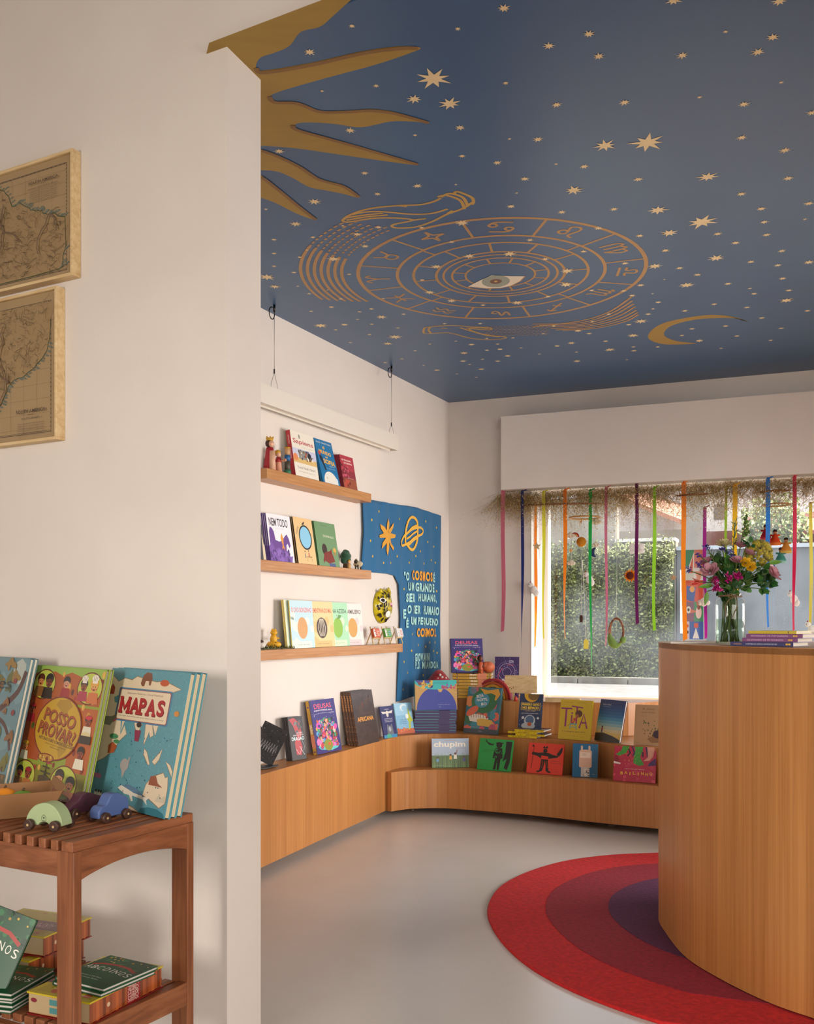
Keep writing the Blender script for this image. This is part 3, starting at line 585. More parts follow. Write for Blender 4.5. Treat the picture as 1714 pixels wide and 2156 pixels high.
# fine grid clipped to the outline so the cloth can ripple
def inside(x, y, pg):
    c = False; j = len(pg)-1
    for i in range(len(pg)):
        if (pg[i][1] > y) != (pg[j][1] > y) and x < (pg[j][0]-pg[i][0])*(y-pg[i][1])/(pg[j][1]-pg[i][1])+pg[i][0]: c = not c
        j = i
    return c
import bmesh
def clip_sheet(mb, outline, f, step, col, mat):
    bm = bmesh.new(); fv = [bm.verts.new((x, y, 0)) for x, y in outline]; bm.faces.new(fv)
    xs = [p[0] for p in outline]; ys = [p[1] for p in outline]
    for ax, lo, hi in ((0, min(xs), max(xs)), (1, min(ys), max(ys))):
        t = lo+step
        while t < hi:
            n = (1, 0, 0) if ax == 0 else (0, 1, 0); c = (t, 0, 0) if ax == 0 else (0, t, 0)
            bmesh.ops.bisect_plane(bm, geom=bm.verts[:]+bm.edges[:]+bm.faces[:], plane_co=c, plane_no=n); t += step
    bm.verts.index_update(); mb.set(col, mat, True); i0 = mb.pts([f(v.co.x, v.co.y, 0) for v in bm.verts])
    for fa in bm.faces: mb.fc([i0[v.index] for v in fa.verts])
    bm.free()
ban = empty('cloth_banner', (cL+dL*1.5+Z*(1.5-HC)), 'tall blue fabric banner with yellow star, planet and quotation in pale letters', 'banner')
boo = ban.location.copy()
clip_sheet(bk, sz, bf, .022, '#17618f', 'cloth'); x = loc(bk, 'fabric', ban, boo); sd = x.modifiers.new('s', 'SOLIDIFY'); sd.thickness = .002
def bz(x, y): return bpt(740+x/4.587, 1030+y/4.587)
m = MB(); P = PT(m, lambda a, b, h: bf(a, b, h+.0075), eps=.00005, mat='cloth')
yl = '#d79a2b'; yl2 = '#e6b23c'
P.raw([bz(*q) for q in ((345, 283), (358, 330), (352, 390), (405, 322), (398, 372), (370, 425), (418, 440), (412, 470), (365, 478), (372, 520), (400, 560), (398, 596), (365, 550), (350, 510), (345, 580), (333, 645), (322, 590), (325, 520), (282, 578), (290, 520), (318, 470), (262, 470), (258, 445), (300, 425), (275, 375), (270, 335), (308, 365), (325, 400), (330, 340))], yl)
P.raw([bz(*q) for q in ((345, 395), (372, 440), (350, 500), (315, 480), (318, 430))], '#c4851f')
loc(m, 'yellow_star', ban, boo)
m = MB(); P = PT(m, lambda a, b, h: bf(a, b, h+.0075), eps=.00005, mat='cloth')
for w_, pts_ in ((.019, [(515, 520), (520, 400), (545, 300), (590, 270), (625, 310), (632, 400), (628, 500), (600, 575), (560, 580), (530, 540), (515, 520)]), (.016, [(470, 520), (500, 460), (560, 400), (640, 370), (685, 390), (680, 430), (620, 460), (540, 520), (485, 545), (470, 520)]), (.013, [(520, 440), (570, 380), (625, 350)]), (.013, [(525, 480), (580, 440), (635, 400)]), (.013, [(540, 540), (590, 500), (630, 470)])):
    P.l(spline([bz(*q) for q in pts_], 5), w_, yl2)
loc(m, 'yellow_planet', ban, boo)
for x_, y_ in ((267, 215), (188, 297), (464, 287), (179, 498), (199, 648), (306, 712), (373, 712), (433, 648), (715, 312), (815, 372), (735, 510), (799, 555), (662, 600), (621, 645), (549, 710), (703, 718), (813, 710), (768, 685), (506, 965), (820, 985), (586, 1400), (647, 1505), (722, 1520), (812, 1480), (574, 1560), (788, 1562), (830, 1580), (503, 1668), (540, 1773), (683, 1797), (491, 1935), (757, 1480)):
    a, b = bz(x_, y_); m = MB(); P = PT(m, lambda a, b, h: bf(a, b, h+.003), mat='cloth'); P.e(a, b, .008, .0085, '#c9a53a', n=9); loc(m, 'yellow_dot', ban, boo)
m = MB(); P = PT(m, lambda a, b, h: bf(a, b, h+.0075), eps=.00005, mat='cloth')
def btext(t, x0, y0, x1, y1, hpx, c):      # centre left, centre right, cap height in banner crop pixels
    A = bz(x0, y0); B = bz(x1, y1); w_ = math.hypot(B[0]-A[0], B[1]-A[1]); hh = hpx/4.587/FX*6.4
    P.t(t, (A[0]+B[0])/2, (A[1]+B[1])/2, w_, hh, c, rot=math.degrees(math.atan2(B[1]-A[1], B[0]-A[0])), bold=.045, sp=1.25)
pale = '#a9dcd6'; og_ = '#eaa22e'
btext('"O', 500, 840, 545, 842, 88, pale); btext('COSMOS', 568, 828, 772, 850, 100, og_); btext('É', 780, 848, 803, 852, 105, pale)
btext('UM', 537, 940, 592, 942, 85, pale); btext('GRANDE', 610, 944, 788, 958, 92, pale)
btext('SER', 520, 1048, 610, 1050, 90, pale); btext('HUMANO,', 635, 1052, 815, 1062, 95, pale)
btext('E', 497, 1205, 522, 1205, 92, pale); btext('O SER', 536, 1160, 658, 1165, 88, pale); btext('HUMANO', 680, 1166, 832, 1180, 92, pale)
btext('É', 524, 1290, 550, 1290, 100, pale); btext('UM', 566, 1270, 622, 1275, 80, pale); btext('PEQUENO', 636, 1276, 826, 1292, 92, pale)
btext('COSMOS.', 628, 1385, 816, 1385, 92, og_)
btext('GIOVANNI', 607, 1625, 753, 1620, 85, pale); btext('P.D. MIRANDOLA', 607, 1700, 833, 1695, 75, pale)
loc(m, 'lettering', ban, boo)

# ============================================================ reception counter and rug
ctr = [F(1708, 2155, 0), F(1646, 2134, 0), F(1583, 2107, 0), F(1521, 2075, 0), F(1462, 2040, 0), F(1429, 2011, 0), F(1401, 1973, 0), V((.999, 3.96, 0)), V((1.05, 4.10, 0)), V((1.17, 4.23, 0)), V((1.38, 4.30, 0)), V((1.7, 4.27, 0)), V((2.1, 4.05, 0)), V((2.45, 3.65, 0)), V((2.55, 3.15, 0)), V((2.4, 2.65, 0)), V((2.1, 2.35, 0)), V((1.75, 2.28, 0)), V((1.45, 2.5, 0))]
cp_ = spline([(p.x, p.y) for p in ctr+[ctr[0]]], 5)[:-1]
cn = empty('reception_counter', V((1.75, 3.3, 0)), 'large rounded oak veneer counter carrying the flower jar and books', 'counter')
co_ = cn.location.copy()
m = MB().set('#ffffff', 'oak_v'); n_c = len(cp_); lo = m.pts([(x, y, 0.0185) for x, y in cp_]); hi = m.pts([(x, y, 1.12) for x, y in cp_]); m.smooth = True
for i in range(n_c): j = (i+1) % n_c; m.fc((lo[j], lo[i], hi[i], hi[j]))
m.smooth = False; loc(m, 'veneer_body', cn, co_)
m = MB().set('#ffffff', 'oak_h'); m.prism(cp_[::-1], 1.1, 1.1215); loc(m, 'top', cn, co_)
rb = [F(x, y, .012) for x, y in ((1026, 1915), (1040, 1880), (1072, 1853), (1130, 1828), (1200, 1810), (1290, 1799), (1387, 1795))]
ra = [F(x, y, .012) for x, y in ((1387, 2149), (1300, 2120), (1200, 2080), (1120, 2036), (1068, 1993), (1036, 1950))]
rug = empty('round_rug', V((1.5, 4.0, 0)), 'round rug in red, crimson and purple bands under the counter', 'rug'); ro = rug.location.copy()
ramp_mat('rug_a', [(.3, '#a81216'), (.7, '#cc1e1c')], (60, 60, 60), .95, .8, 8, .004); ramp_mat('rug_b', [(.3, '#7c0e22'), (.7, '#98182a')], (60, 60, 60), .95, .8, 8, .004)
ramp_mat('rug_c', [(.3, '#461236'), (.7, '#5c1c48')], (60, 60, 60), .95, .8, 8, .004)
def closed(c, left_pts, sc=1):
    return left_pts
lft = [(p.x, p.y) for p in ra+rb]
right = [(1.75, 5.2), (2.15, 5.02), (2.5, 4.65), (2.68, 4.15), (2.62, 3.6), (2.35, 3.15), (1.95, 2.88), (1.5, 2.78), (1.1, 2.84)]
o_out = spline(lft+right+[lft[0]], 5)[:-1]
def band(cx_, cy_, s_, sy=None): return [(cx_+(x-cx_)*s_, cy_+(y-cy_)*(sy or s_)) for x, y in o_out]
for nm, cxy, s_, mt_, z_ in (('outer_band', (1.5, 4.03), 1, 'rug_a', .0125), ('middle_band', (1.5, 4.03), .795, 'rug_b', .0145), ('inner_band', (1.5, 4.03), .575, 'rug_c', .0165)):
    m = MB().set('#ffffff', mt_); m.prism(band(*cxy, s_), .0 if s_ == 1 else z_-.002, z_); loc(m, nm, rug, ro, bevel=.004 if s_ == 1 else 0)
# ============================================================ books
def lean_mat(BL, BR, lean, T):
    x = BR-BL; x.z = 0; x.normalize(); b = V((-x.y, x.x, 0)); s, c = math.sin(R(lean)), math.cos(R(lean))
    t = b*c-Z*s; u = Z*c+b*s; O = BL+Z*(s*T+.0005)
    M_ = Matrix((x, t, u)).transposed().to_4x4(); M_.translation = O; return M_, b
def book(M_, W, H, T, art, cov, label, group=None, spine=None, sart=None, pages='#e6dcc8', name='book', th=.0018, eps=.000012, back=None, cat='book'):
    e = empty(name, M_, label, cat, group); o = (0, 0, 0)
    m = MB().set(cov, 'print'); m.box((0, 0, 0), (W, th, H)); m.set(back or cov).box((0, T-th, 0), (W, T, H)); m.set(spine or cov).box((0, th, 0), (th, T-th, H))
    if spine: m.poly([(-.0001, 0, 0), (-.0001, T, 0), (-.0001, T, H), (-.0001, 0, H)][::-1])
    P = PT(m, lambda u, v, h: V((u, -h, v)), W, H, eps); P.T = T
    if art: art(P)
    if sart: Q = PT(m, lambda s, t, h: V((-h-.0001, T-t, H-s)), H, T, eps); sart(Q)
    m.build('cover', parent=e)
    m = MB().set(pages, 'matte'); i = .003 if th > .001 else .0008; m.box((th, th, i), (W-i, T-th, H-i)); m.build('pages', parent=e)
    return e
def stand(BL, BR, top_py, z, art, cov, label, T=.012, lean=12, copies=0, clabels=None, cgroup=None, **k):
    x = BR-BL; W = x.length; M_, b = lean_mat(BL, BR, lean, T); s, c = math.sin(R(lean)), math.cos(R(lean)); kk = (YH-top_py)/FX
    H = (CH+kk*BL.y-z)/(c-kk*s*b.y); e = book(M_, W, H, T, art, cov, label, cgroup, **k)
    for i in range(copies):
        N = M_.copy(); N.translation = M_.translation+b*((i+1)*(T/c+.0012))+x.normalized()*(-.002*(i+1)); dup(e, N, clabels[i] if clabels else label)
    return e, W, H, M_
def flat_mat(P, d, up_t):       # lying book: P = front right top corner of the spine seen from the room, d = unit vector along the spine to the right
    b = V((-d.y, d.x, 0)); M_ = Matrix((b, -Z, -d)).transposed().to_4x4(); M_.translation = P; return M_
def stack(P0, d, n, L, Wd, T, art, cov, labels, group, rnd, jit=.006, top_art=None, **k):
    rd = random.Random(rnd); P = P0.copy(); out = []
    b = V((-d.y, d.x, 0))
    for i in range(n):
        j = d*rd.uniform(-jit, jit)+b*rd.uniform(0, jit); M_ = flat_mat(P+j+Z*(T+.0006*(i+1)), d, T)
        if i == 0: e = book(M_, Wd, L, T, top_art, cov, labels[i], group, sart=art, **k)
        else: dup(e, M_, labels[i])
        P = P+Z*T
    return P.z+.0006*(n+1)
# ---- cover art, all in shares of the cover's width and height
def fig(P, x, y, s, body, skin='#8a5233', hair='#2a1a14'):       # small standing figure
    P.p([(x-.3*s, y), (x-.22*s, y+.9*s), (x+.22*s, y+.9*s), (x+.3*s, y)], body); P.e(x, y+1.15*s, .2*s, .24*s, skin, n=10); P.e(x, y+1.3*s, .22*s, .15*s, hair, n=10)
def a_sapiens(P):
    P.r(0, 0, 1, 1, '#e9e2d3'); P.e(.36, .9, .035, .05, '#8d8d80'); P.t('Sapiens', .5, .77, .86, .13, '#b3252b', bold=.01); P.t('uma breve historia em quadrinhos', .66, .67, .5, .016, '#555555')
    P.r(0, .3, 1, .62, '#c9cbe0'); P.r(0, .3, 1, .42, '#d9b877'); P.r(.25, .4, .65, .6, '#8f8f86'); P.e(.1, .42, .1, .08, '#e08a5a'); P.e(.7, .48, .08, .1, '#2c2c34'); P.dots(26, .2, .38, .85, .6, .035, ['#2e3a66', '#b24a33', '#f0ead8', '#54545c', '#7d5a3a'], 3)
    P.t('Yuval Noah Harari', .5, .2, .76, .06, '#6b665c'); P.t('David Vandermeulen  Daniel Casanave', .52, .11, .7, .02, '#6b665c')
def s_sapiens(Q): Q.r(0, 0, 1, 1, '#b3202c'); Q.t('Sapiens', .52, .5, .2, .5, '#f0d8d0'); Q.t('Yuval Noah Harari', .2, .5, .2, .35, '#f0d8d0')
def a_sofia(P):
    P.r(0, 0, 1, 1, '#1f74a8'); P.t('NICOBY  VINCENT ZABUS', .5, .93, .85, .03, '#f2ead8'); P.e(.45, .82, .06, .035, '#f2b632'); P.e(.45, .82, .025, .015, '#1f74a8'); P.t('MUNDO', .48, .71, .68, .085, '#f2b632', rot=-4, bold=.03); P.t('DE', .52, .61, .14, .035, '#f2b632', bold=.03)
    P.t('SOFIA', .62, .5, .66, .11, '#f2b632', rot=-4, bold=.03); P.e(.5, .02, .4, .26, '#ebe6da', n=24); P.e(.3, .12, .04, .03, '#cfc8b8'); P.p([(.12, .66), (.24, .6), (.3, .44), (.36, .3), (.3, .28), (.2, .44), (.1, .55)], '#2a2733'); P.e(.14, .68, .07, .05, '#c4473c'); P.t('a filosofia', .72, .41, .3, .02, '#f2ead8'); P.t('em quadrinhos', .62, .35, .5, .018, '#f2ead8'); P.e(.85, .1, .06, .05, '#d8e8f2')
def a_princ(P):
    P.r(0, 0, 1, 1, '#8f2f3c'); P.r(0, .55, 1, 1, '#b03a48'); P.r(0, 0, 1, .3, '#9a5138'); P.dots(30, 0, .25, .5, .7, .06, ['#73222e', '#c4566a', '#5e1f2a'], 5); P.t('OS PRINCIPES', .45, .86, .7, .05, '#f0dcd4', bold=.02); P.t('DO DESTINO', .55, .77, .6, .05, '#f0dcd4', bold=.02); P.t('texto de autores', .6, .32, .45, .02, '#f0dcd4'); P.dots(14, .1, .05, .55, .25, .07, ['#c4473c', '#7a2a26'], 6)
def a_nem(P):
    P.r(0, 0, 1, 1, '#eee9ec'); P.t('NEM TODO', .48, .83, .78, .17, '#1c1c1e', bold=.015); P.t('aquilo que passa', .5, .7, .35, .015, '#777777')
    P.p([(.05, .62), (.1, .72), (.18, .7), (.25, .62), (.28, .45), (.45, .42), (.6, .48), (.7, .56), (.78, .6), (.86, .5), (.9, .36), (.84, .3), (.78, .4), (.72, .36), (.7, .1), (.3, .08), (.05, .1)], '#6b4790'); P.p([(0, 0), (0, .3), (.12, .42), (.22, .24), (.4, .3), (.55, .2), (.7, .26), (.85, .12), (.95, .14), (.9, 0)], '#7d58a8'); P.dots(30, .02, .02, .8, .25, .06, ['#553879', '#8f6cba', '#6b4790'], 2); P.p([(.5, .5), (.56, .62), (.62, .5), (.6, .36), (.66, .24), (.58, .3), (.52, .26), (.56, .36)], '#e2983c')
def a_papai(P):
    P.r(0, 0, 1, 1, '#e8c08a'); P.t('PAPAI', .16, .72, .24, .05, '#2a2420', rot=62); P.e(.55, .58, .34, .27, '#241f1c', n=28); P.e(.55, .58, .29, .235, '#8cc7e2', n=28); P.p([(.42, .86), (.5, .9), (.58, .93), (.56, .87), (.5, .85)], '#241f1c'); fig(P, .42, .13, .11, '#8c8b86', '#d9b08a'); fig(P, .62, .16, .1, '#c4584a', '#d9b08a'); P.l([(.5, .16), (.78, .16)], .02, '#8a6a40'); P.l([(.53, .16), (.52, .06)], .012, '#8a6a40'); P.l([(.75, .16), (.76, .06)], .012, '#8a6a40')
def a_green(P):
    P.r(0, 0, 1, 1, '#6f9468'); P.t('NELSON CRUZ', .45, .92, .3, .014, '#33442e'); P.t('DOMINGO', .62, .68, .52, .05, '#e3dcc0', rot=-2); P.e(.35, .38, .12, .13, '#3a2820'); P.p([(.32, .3), (.62, .36), (.68, .42), (.7, .3), (.8, .12), (.5, .06), (.3, .12), (.26, .06), (.22, .12)], '#7d2c22'); P.r(.5, 0, .8, .07, '#4a5a86'); P.e(.84, .38, .07, .06, '#d9a84a'); P.r(.8, .26, .88, .34, '#a88246')
def a_dark(P): P.r(0, 0, 1, 1, '#4c4850'); P.t('ALGUNS', .7, .7, .5, .06, '#e8e2d8'); P.p([(.7, 0), (.8, .45), (.86, .5), (.9, .3), (1, .28), (1, 0)], '#d8c8a8')
def a_plain_egg(P, bg, bg2, col, txt, tcol, stripes=False, green=False):
    P.r(0, 0, 1, 1, bg); P.dots(14, .05, .05, .95, .7, .13, [bg2, bg], 5); P.t(txt, .5, .8, .88, .1, tcol, bold=.015); P.e(.5, .42, .22, .23, col, n=28)
    if stripes:
        for k in range(-2, 3): P.l([(.5+k*.03, .62), (.5+k*.075, .42), (.5+k*.04, .24)], .018, '#e6dac0')
    if green: P.p([(.5, .62), (.56, .72), (.7, .7), (.62, .64)], '#5d9440'); P.l([(.5, .62), (.48, .72)], .02, '#7a5a34')
    P.r(.12, .0, .88, .14, bg2); P.t('Jory John  Pete Oswald', .5, .07, .5, .03, '#6b6558')
def a_drag(P):
    P.r(0, 0, 1, 1, '#3b3a3c'); P.p([(.05, .95), (.4, .98), (.75, .85), (.85, .6), (.7, .45), (.8, .3), (.7, .1), (.35, .12), (.3, .4), (.5, .55), (.3, .8)], '#b5464c'); P.dots(12, .4, .6, .95, .9, .09, ['#7a7a7a', '#55555a'], 3); P.t('OSCAR E', .7, .62, .4, .035, '#eaeaea'); P.t('ERASE UMA VEZ UM', .6, .57, .7, .03, '#eaeaea'); P.t('DRAGAO', .55, .49, .86, .085, '#d6e8ea', bold=.02); P.l([(.35, .25), (.55, .12), (.75, .28), (.6, .3), (.9, .1)], .02, '#d8d8d8'); P.l([(.8, .45), (.95, .3), (.85, .2)], .015, '#bcbcbc')
def a_deusas(P):
    P.r(0, 0, 1, 1, '#352a72'); P.r(0, 0, .045, 1, '#2b2260'); P.t('DEUSAS', .5, .88, .68, .09, '#e25c6a', bold=.01); P.t('50 DEUSAS, DIVINDADES, SANTAS', .5, .79, .72, .032, '#f0e8e8', rot=-1, bold=.01, arc=.04); P.t('e outras mulheres sagradas', .5, .735, .86, .018, '#e0d8e8', arc=.04)
    P.dots(20, .1, .5, .95, .75, .012, ['#e8b84a', '#d8d0f0'], 9); P.p([(.1, .12), (.2, .07), (.45, .05), (.6, .03), (.85, .06), (.95, .12), (.85, .2), (.2, .2)], '#5ec4c0')
    cs = ['#e84a9c', '#f27ab4', '#3f9c6a', '#d8522e', '#7a3f22', '#e8a83a', '#5a9fd0', '#8a4fa8', '#c23a4a', '#2d6e4e', '#f2c0a0', '#1c1a2c']
    P.dots(26, .18, .42, .85, .62, .06, cs, 21, 1.3); P.dots(60, .12, .13, .9, .48, .07, cs, 22, 1.3); P.dots(60, .14, .1, .88, .6, .03, cs, 24)
    for x, y in ((.3, .42), (.48, .52), (.66, .44), (.5, .36), (.25, .28), (.75, .3)): P.e(x, y+.03, .05, .045, '#2a1820', n=10); P.e(x, y, .032, .04, random.Random(x).choice(['#8a5233', '#d9a07a', '#5a301c']), n=10)
    P.e(.22, .52, .09, .06, '#ef4fa6'); P.e(.24, .51, .05, .03, '#352a72'); P.e(.5, .14, .17, .11, '#8a8a2c'); P.e(.55, .16, .05, .03, '#d8522e')
def s_deusas(Q): Q.r(0, 0, 1, 1, '#c99a35'); Q.r(0, .88, 1, 1, '#6b4c14'); Q.r(0, 0, 1, .06, '#6b4c14'); Q.r(.64, 0, .88, 1, '#e08a66'); Q.t('DEUSAS', .53, .5, .17, .55, '#f8f0e0', bold=.02); Q.e(.12, .5, .012, .25, '#4a3a8a'); Q.e(.95, .5, .012, .25, '#4a3a8a'); Q.t('DIVINDADES', .3, .5, .14, .35, '#a87a28')
def a_afr(P):
    P.r(0, 0, 1, 1, '#43342f'); P.dots(40, .05, .02, .95, .98, .09, ['#4a3932', '#3d2f2b', '#503a30'], 4); P.e(.45, .74, .05, .06, '#5e3527'); P.t('CONTOS', .5, .57, .6, .03, '#63483a')
    P.t('AFRICANA', .51, .47, .76, .085, '#d8943c', bold=.03)
    P.t('historias', .5, .38, .6, .025, '#5e463a')
def s_afr(Q): Q.r(0, 0, 1, 1, '#5a3d2c'); Q.t('AFRICANA', .22, .5, .3, .55, '#d8924a', bold=.02); Q.dots(16, .4, .1, 1, .9, .012, ['#8a5a34', '#33241c', '#a8703c'], 3)
def a_owl(P):
    P.r(0, 0, 1, 1, '#2b2b62'); P.t('LUIZ EDUARDO', .5, .9, .35, .025, '#e8e8f0'); P.p([(.05, .84), (.4, .82), (.5, .86), (.6, .82), (.95, .86), (.85, .76), (.6, .77), (.56, .66), (.44, .66), (.4, .77), (.15, .76)], '#d8d4c8')
    for k in range(3): P.t(('A HISTORIA DE COMO', 'A LUA FICOU LA NO CEU', 'CONTADA POR UM'[:13])[k], .52, .6-k*.045, .62, .026, '#e8e8f0')
    P.p([(.3, .05), (.32, .34), (.38, .44), (.48, .38), (.6, .38), (.7, .44), (.74, .34), (.8, .05)], '#6a6e78'); P.e(.52, .27, .1, .08, '#a8acb4'); P.r(.0, 0, 1, .1, '#3a8ab8'); P.p([(.2, .0), (.6, .0), (.5, .12), (.25, .12)], '#4aa88a')
def a_sky(P):
    P.r(0, 0, 1, 1, '#7fb8dc'); P.r(0, .6, 1, 1, '#9acbe6'); P.r(0, 0, 1, .16, '#c45a30'); P.dots(10, 0, .08, 1, .18, .07, ['#c45a30', '#d87a40'], 3); P.e(.5, .85, .2, .12, '#dceaf0'); P.e(.56, .82, .16, .09, '#9acbe6'); P.p([(.75, .85), (.85, .6), (.98, .4), (.84, .36), (.8, .16), (.66, .12), (.72, .36), (.62, .5), (.72, .62)], '#b8c43a'); P.e(.66, .56, .09, .08, '#eef0ea')
    for k in range(3): P.t(('A FAZENDA', 'DOS MENINOS', 'DE ALGODAO')[k], .4, .45-k*.06, .4, .03, '#28486a')
    P.dots(10, .1, .2, .5, .8, .015, ['#f4f4f0'], 2)
def a_zod(P):
    P.r(0, 0, 1, 1, '#3c2b62')
    for i, r_ in enumerate((.42, .34, .26, .18)): P.l([(.5+r_*math.cos(R(a)), .62+r_*.62*math.sin(R(a))) for a in range(0, 360, 15)], .014, ['#7a68a8', '#c8bfe0', '#6a5898', '#b8a8d8'][i], True)
    P.dots(110, .02, .02, .98, .98, .012, ['#d8d0f0', '#c87a9c', '#8a78b8', '#f0e8ff'], 6); P.t('SISTEMA', .68, .88, .2, .07, '#d8d0f0'); P.t('SOLAR', .66, .8, .24, .03, '#d84a4a'); P.l([(.12, .3), (.15, .55), (.3, .72)], .02, '#d8486a'); P.e(.35, .4, .06, .06, '#e8e0f8'); P.e(.55, .34, .06, .06, '#b8a8e0'); P.dots(14, .02, .02, .3, .4, .02, ['#e8b84a'], 3)
def a_boa(P):
    P.r(0, 0, 1, 1, '#2f6d7c'); P.dots(24, 0, 0, 1, 1, .17, ['#d86a52', '#6a3f5a', '#2c6a4a', '#3a8a9a', '#c4566a', '#d8864a'], 8); P.e(.52, .7, .38, .26, '#2c6e42', n=28); P.e(.45, .72, .22, .16, '#3a8fa8', n=24)
    P.t('BOA', .38, .81, .2, .07, '#f4ead8', rot=12, bold=.01); P.t('NOITE,', .46, .73, .32, .065, '#f4ead8', rot=8, bold=.01); P.t('BO', .52, .64, .16, .06, '#f4ead8', rot=6, bold=.01)
    P.p([(.35, .98), (.6, .94), (.9, .98), (.97, .86), (.86, .72), (.82, .74), (.84, .84), (.7, .88), (.5, .85), (.46, .9)], '#d8a23a'); P.p([(.1, .36), (.2, .42), (.55, .4), (.7, .34), (.66, .22), (.4, .24), (.16, .26)], '#e8e0d0')
    for k in range(6): P.l([(.18+k*.07, .41), (.2+k*.07, .34)], .012, '#2a2a2a')
    P.p([(.36, .3), (.5, .33), (.8, .3), (.9, .2), (.8, .15), (.4, .17)], '#d8b04a'); P.e(.2, .48, .2, .08, '#d8684a', rot=35); P.e(.84, .12, .1, .1, '#b8526a'); P.r(0, 0, 1, .1, '#41505a'); P.t('LIVRO', .5, .05, .1, .015, '#f0f0f0'); P.t('uma historia para dormir', .4, .135, .5, .02, '#d88a8a'); P.p([(.6, .36), (.66, .32), (.7, .38)], '#c8343c')
def a_gato(P):
    P.r(0, 0, 1, 1, '#20375c'); P.dots(60, 0, 0, 1, 1, .01, ['#b8c8e0', '#e8e8f0', '#6a88b8'], 7); P.e(.52, .98, .32, .22, '#d8a828', n=24); P.e(.62, 1.0, .28, .2, '#6b5030', n=24) if False else P.e(.6, .95, .24, .14, '#7d6030', n=20); P.r(.08, .53, .92, .74, '#e0b82c'); P.r(.1, .54, .9, .73, '#20375c'); P.t('PRIMEIRO GATO', .5, .685, .74, .06, '#f2d232', bold=.04); P.t('NO ESPACO', .5, .595, .7, .075, '#f2d232', bold=.05); P.t('COMEU PIZZA', .5, .5, .45, .025, '#e8d8a8'); P.t('MAC BARNETT E SHAWN HARRIS', .5, .43, .7, .022, '#f0f0f0')
    P.e(.5, .22, .24, .17, '#b8c4cc', n=20); P.e(.5, .24, .18, .13, '#4a6a8a', n=20); P.e(.45, .07, .3, .1, '#a8b4bc'); P.e(.5, .12, .09, .06, '#b8562a'); P.e(.2, .3, .06, .04, '#d8dce0'); P.e(.85, .3, .05, .035, '#c8d0d8')
def s_gato(Q): Q.r(0, 0, 1, 1, '#e2c81e'); Q.t('GATO·ESPACO'.replace('·', ' '), .55, .5, .4, .6, '#2a2a22', bold=.02); Q.e(.18, .5, .012, .22, '#2a2a22'); Q.l([(.28, 0), (.28, 1)], .004, '#8a7a18'); Q.l([(.8, 0), (.8, 1)], .004, '#8a7a18'); Q.t('oo', .9, .5, .03, .2, '#2a2a22')
def a_tita(P):
    P.r(0, 0, 1, 1, '#d8be2a'); P.t('NATALIA TEAR', .25, .94, .26, .016, '#7a5a20'); P.t('LEANDRO BEETY', .68, .94, .28, .016, '#7a5a20'); c = '#93326f'
    P.r(.03, .76, .38, .8, c); P.r(.17, .32, .23, .78, c); P.r(.36, .4, .405, .62, c); P.e(.385, .67, .025, .022, c); P.p([(.36, .86), (.72, .83), (.72, .8), (.36, .83)], c); P.r(.51, .4, .56, .84, c); P.l([(.64, .3), (.76, .66), (.88, .3)], .05, c); P.r(.68, .42, .86, .46, c)
    P.e(.6, .66, .11, .09, '#5a3020'); P.e(.56, .6, .05, .05, '#a8643c'); P.p([(.36, .42), (.46, .56), (.54, .52), (.44, .4)], '#c8443c'); P.p([(.38, .44), (.44, .54), (.48, .46)], '#d8862a'); P.l([(.36, .4), (.28, .34)], .02, '#a8643c')
    P.r(.34, .38, .56, .41, '#5ab0b8'); P.l([(.37, .39), (.34, .26)], .02, '#5ab0b8'); P.l([(.53, .39), (.56, .26)], .02, '#5ab0b8'); P.l([(.36, .32), (.54, .32)], .015, '#5ab0b8'); P.t('e a alegria que dola', .48, .2, .74, .04, '#5a2a4a'); P.t('LIVRO', .5, .1, .08, .014, '#5a2a4a')
def a_blue(P):
    n = 14; cols = ['#2b3a72', '#28437f', '#254e8c', '#235a98', '#2266a4', '#2a78b2', '#3f92c2', '#64a9c8', '#8abcc4', '#b8cbb8', '#d8d2a0', '#e0c878', '#e2c060', '#dcb850']
    for i, c in enumerate(cols): P.r(0, 1-(i+1)/n if i < n-1 else 0, 1, 1-i/n, c)
    P.p([(0, 0), (0, .18), (.3, .2), (.7, .14), (1, .06), (1, 0)], '#33332f'); P.e(.24, .34, .03, .018, '#2a1a14'); P.r(.21, .26, .27, .32, '#a83a34'); P.r(.215, .2, .265, .26, '#2f5aa8'); P.t('Clara A. Natale', .28, .88, .34, .03, '#e8e8f0'); P.t('Transbordante', .26, .83, .3, .022, '#8ab0e0'); P.t('LIVRO', .75, .05, .08, .01, '#c84a3a')
def a_alma(P):
    P.r(0, 0, 1, 1, '#b7936a'); P.t('A alma', .45, .9, .42, .05, '#7d5a34'); P.t('perdida', .46, .81, .44, .055, '#7d5a34'); P.t('olga tokarczuk', .3, .72, .24, .02, '#7d5a34'); P.dots(44, .3, .2, .95, .62, .03, ['#5a6a34', '#6a7a3c', '#4a4a2a'], 6); P.p([(.45, .16), (.7, .26), (1, .24), (1, .08), (.6, .06)], '#8f6a42'); P.e(.78, .28, .14, .1, '#3c2a3c'); P.t('livro', .14, .05, .1, .02, '#4a3420')
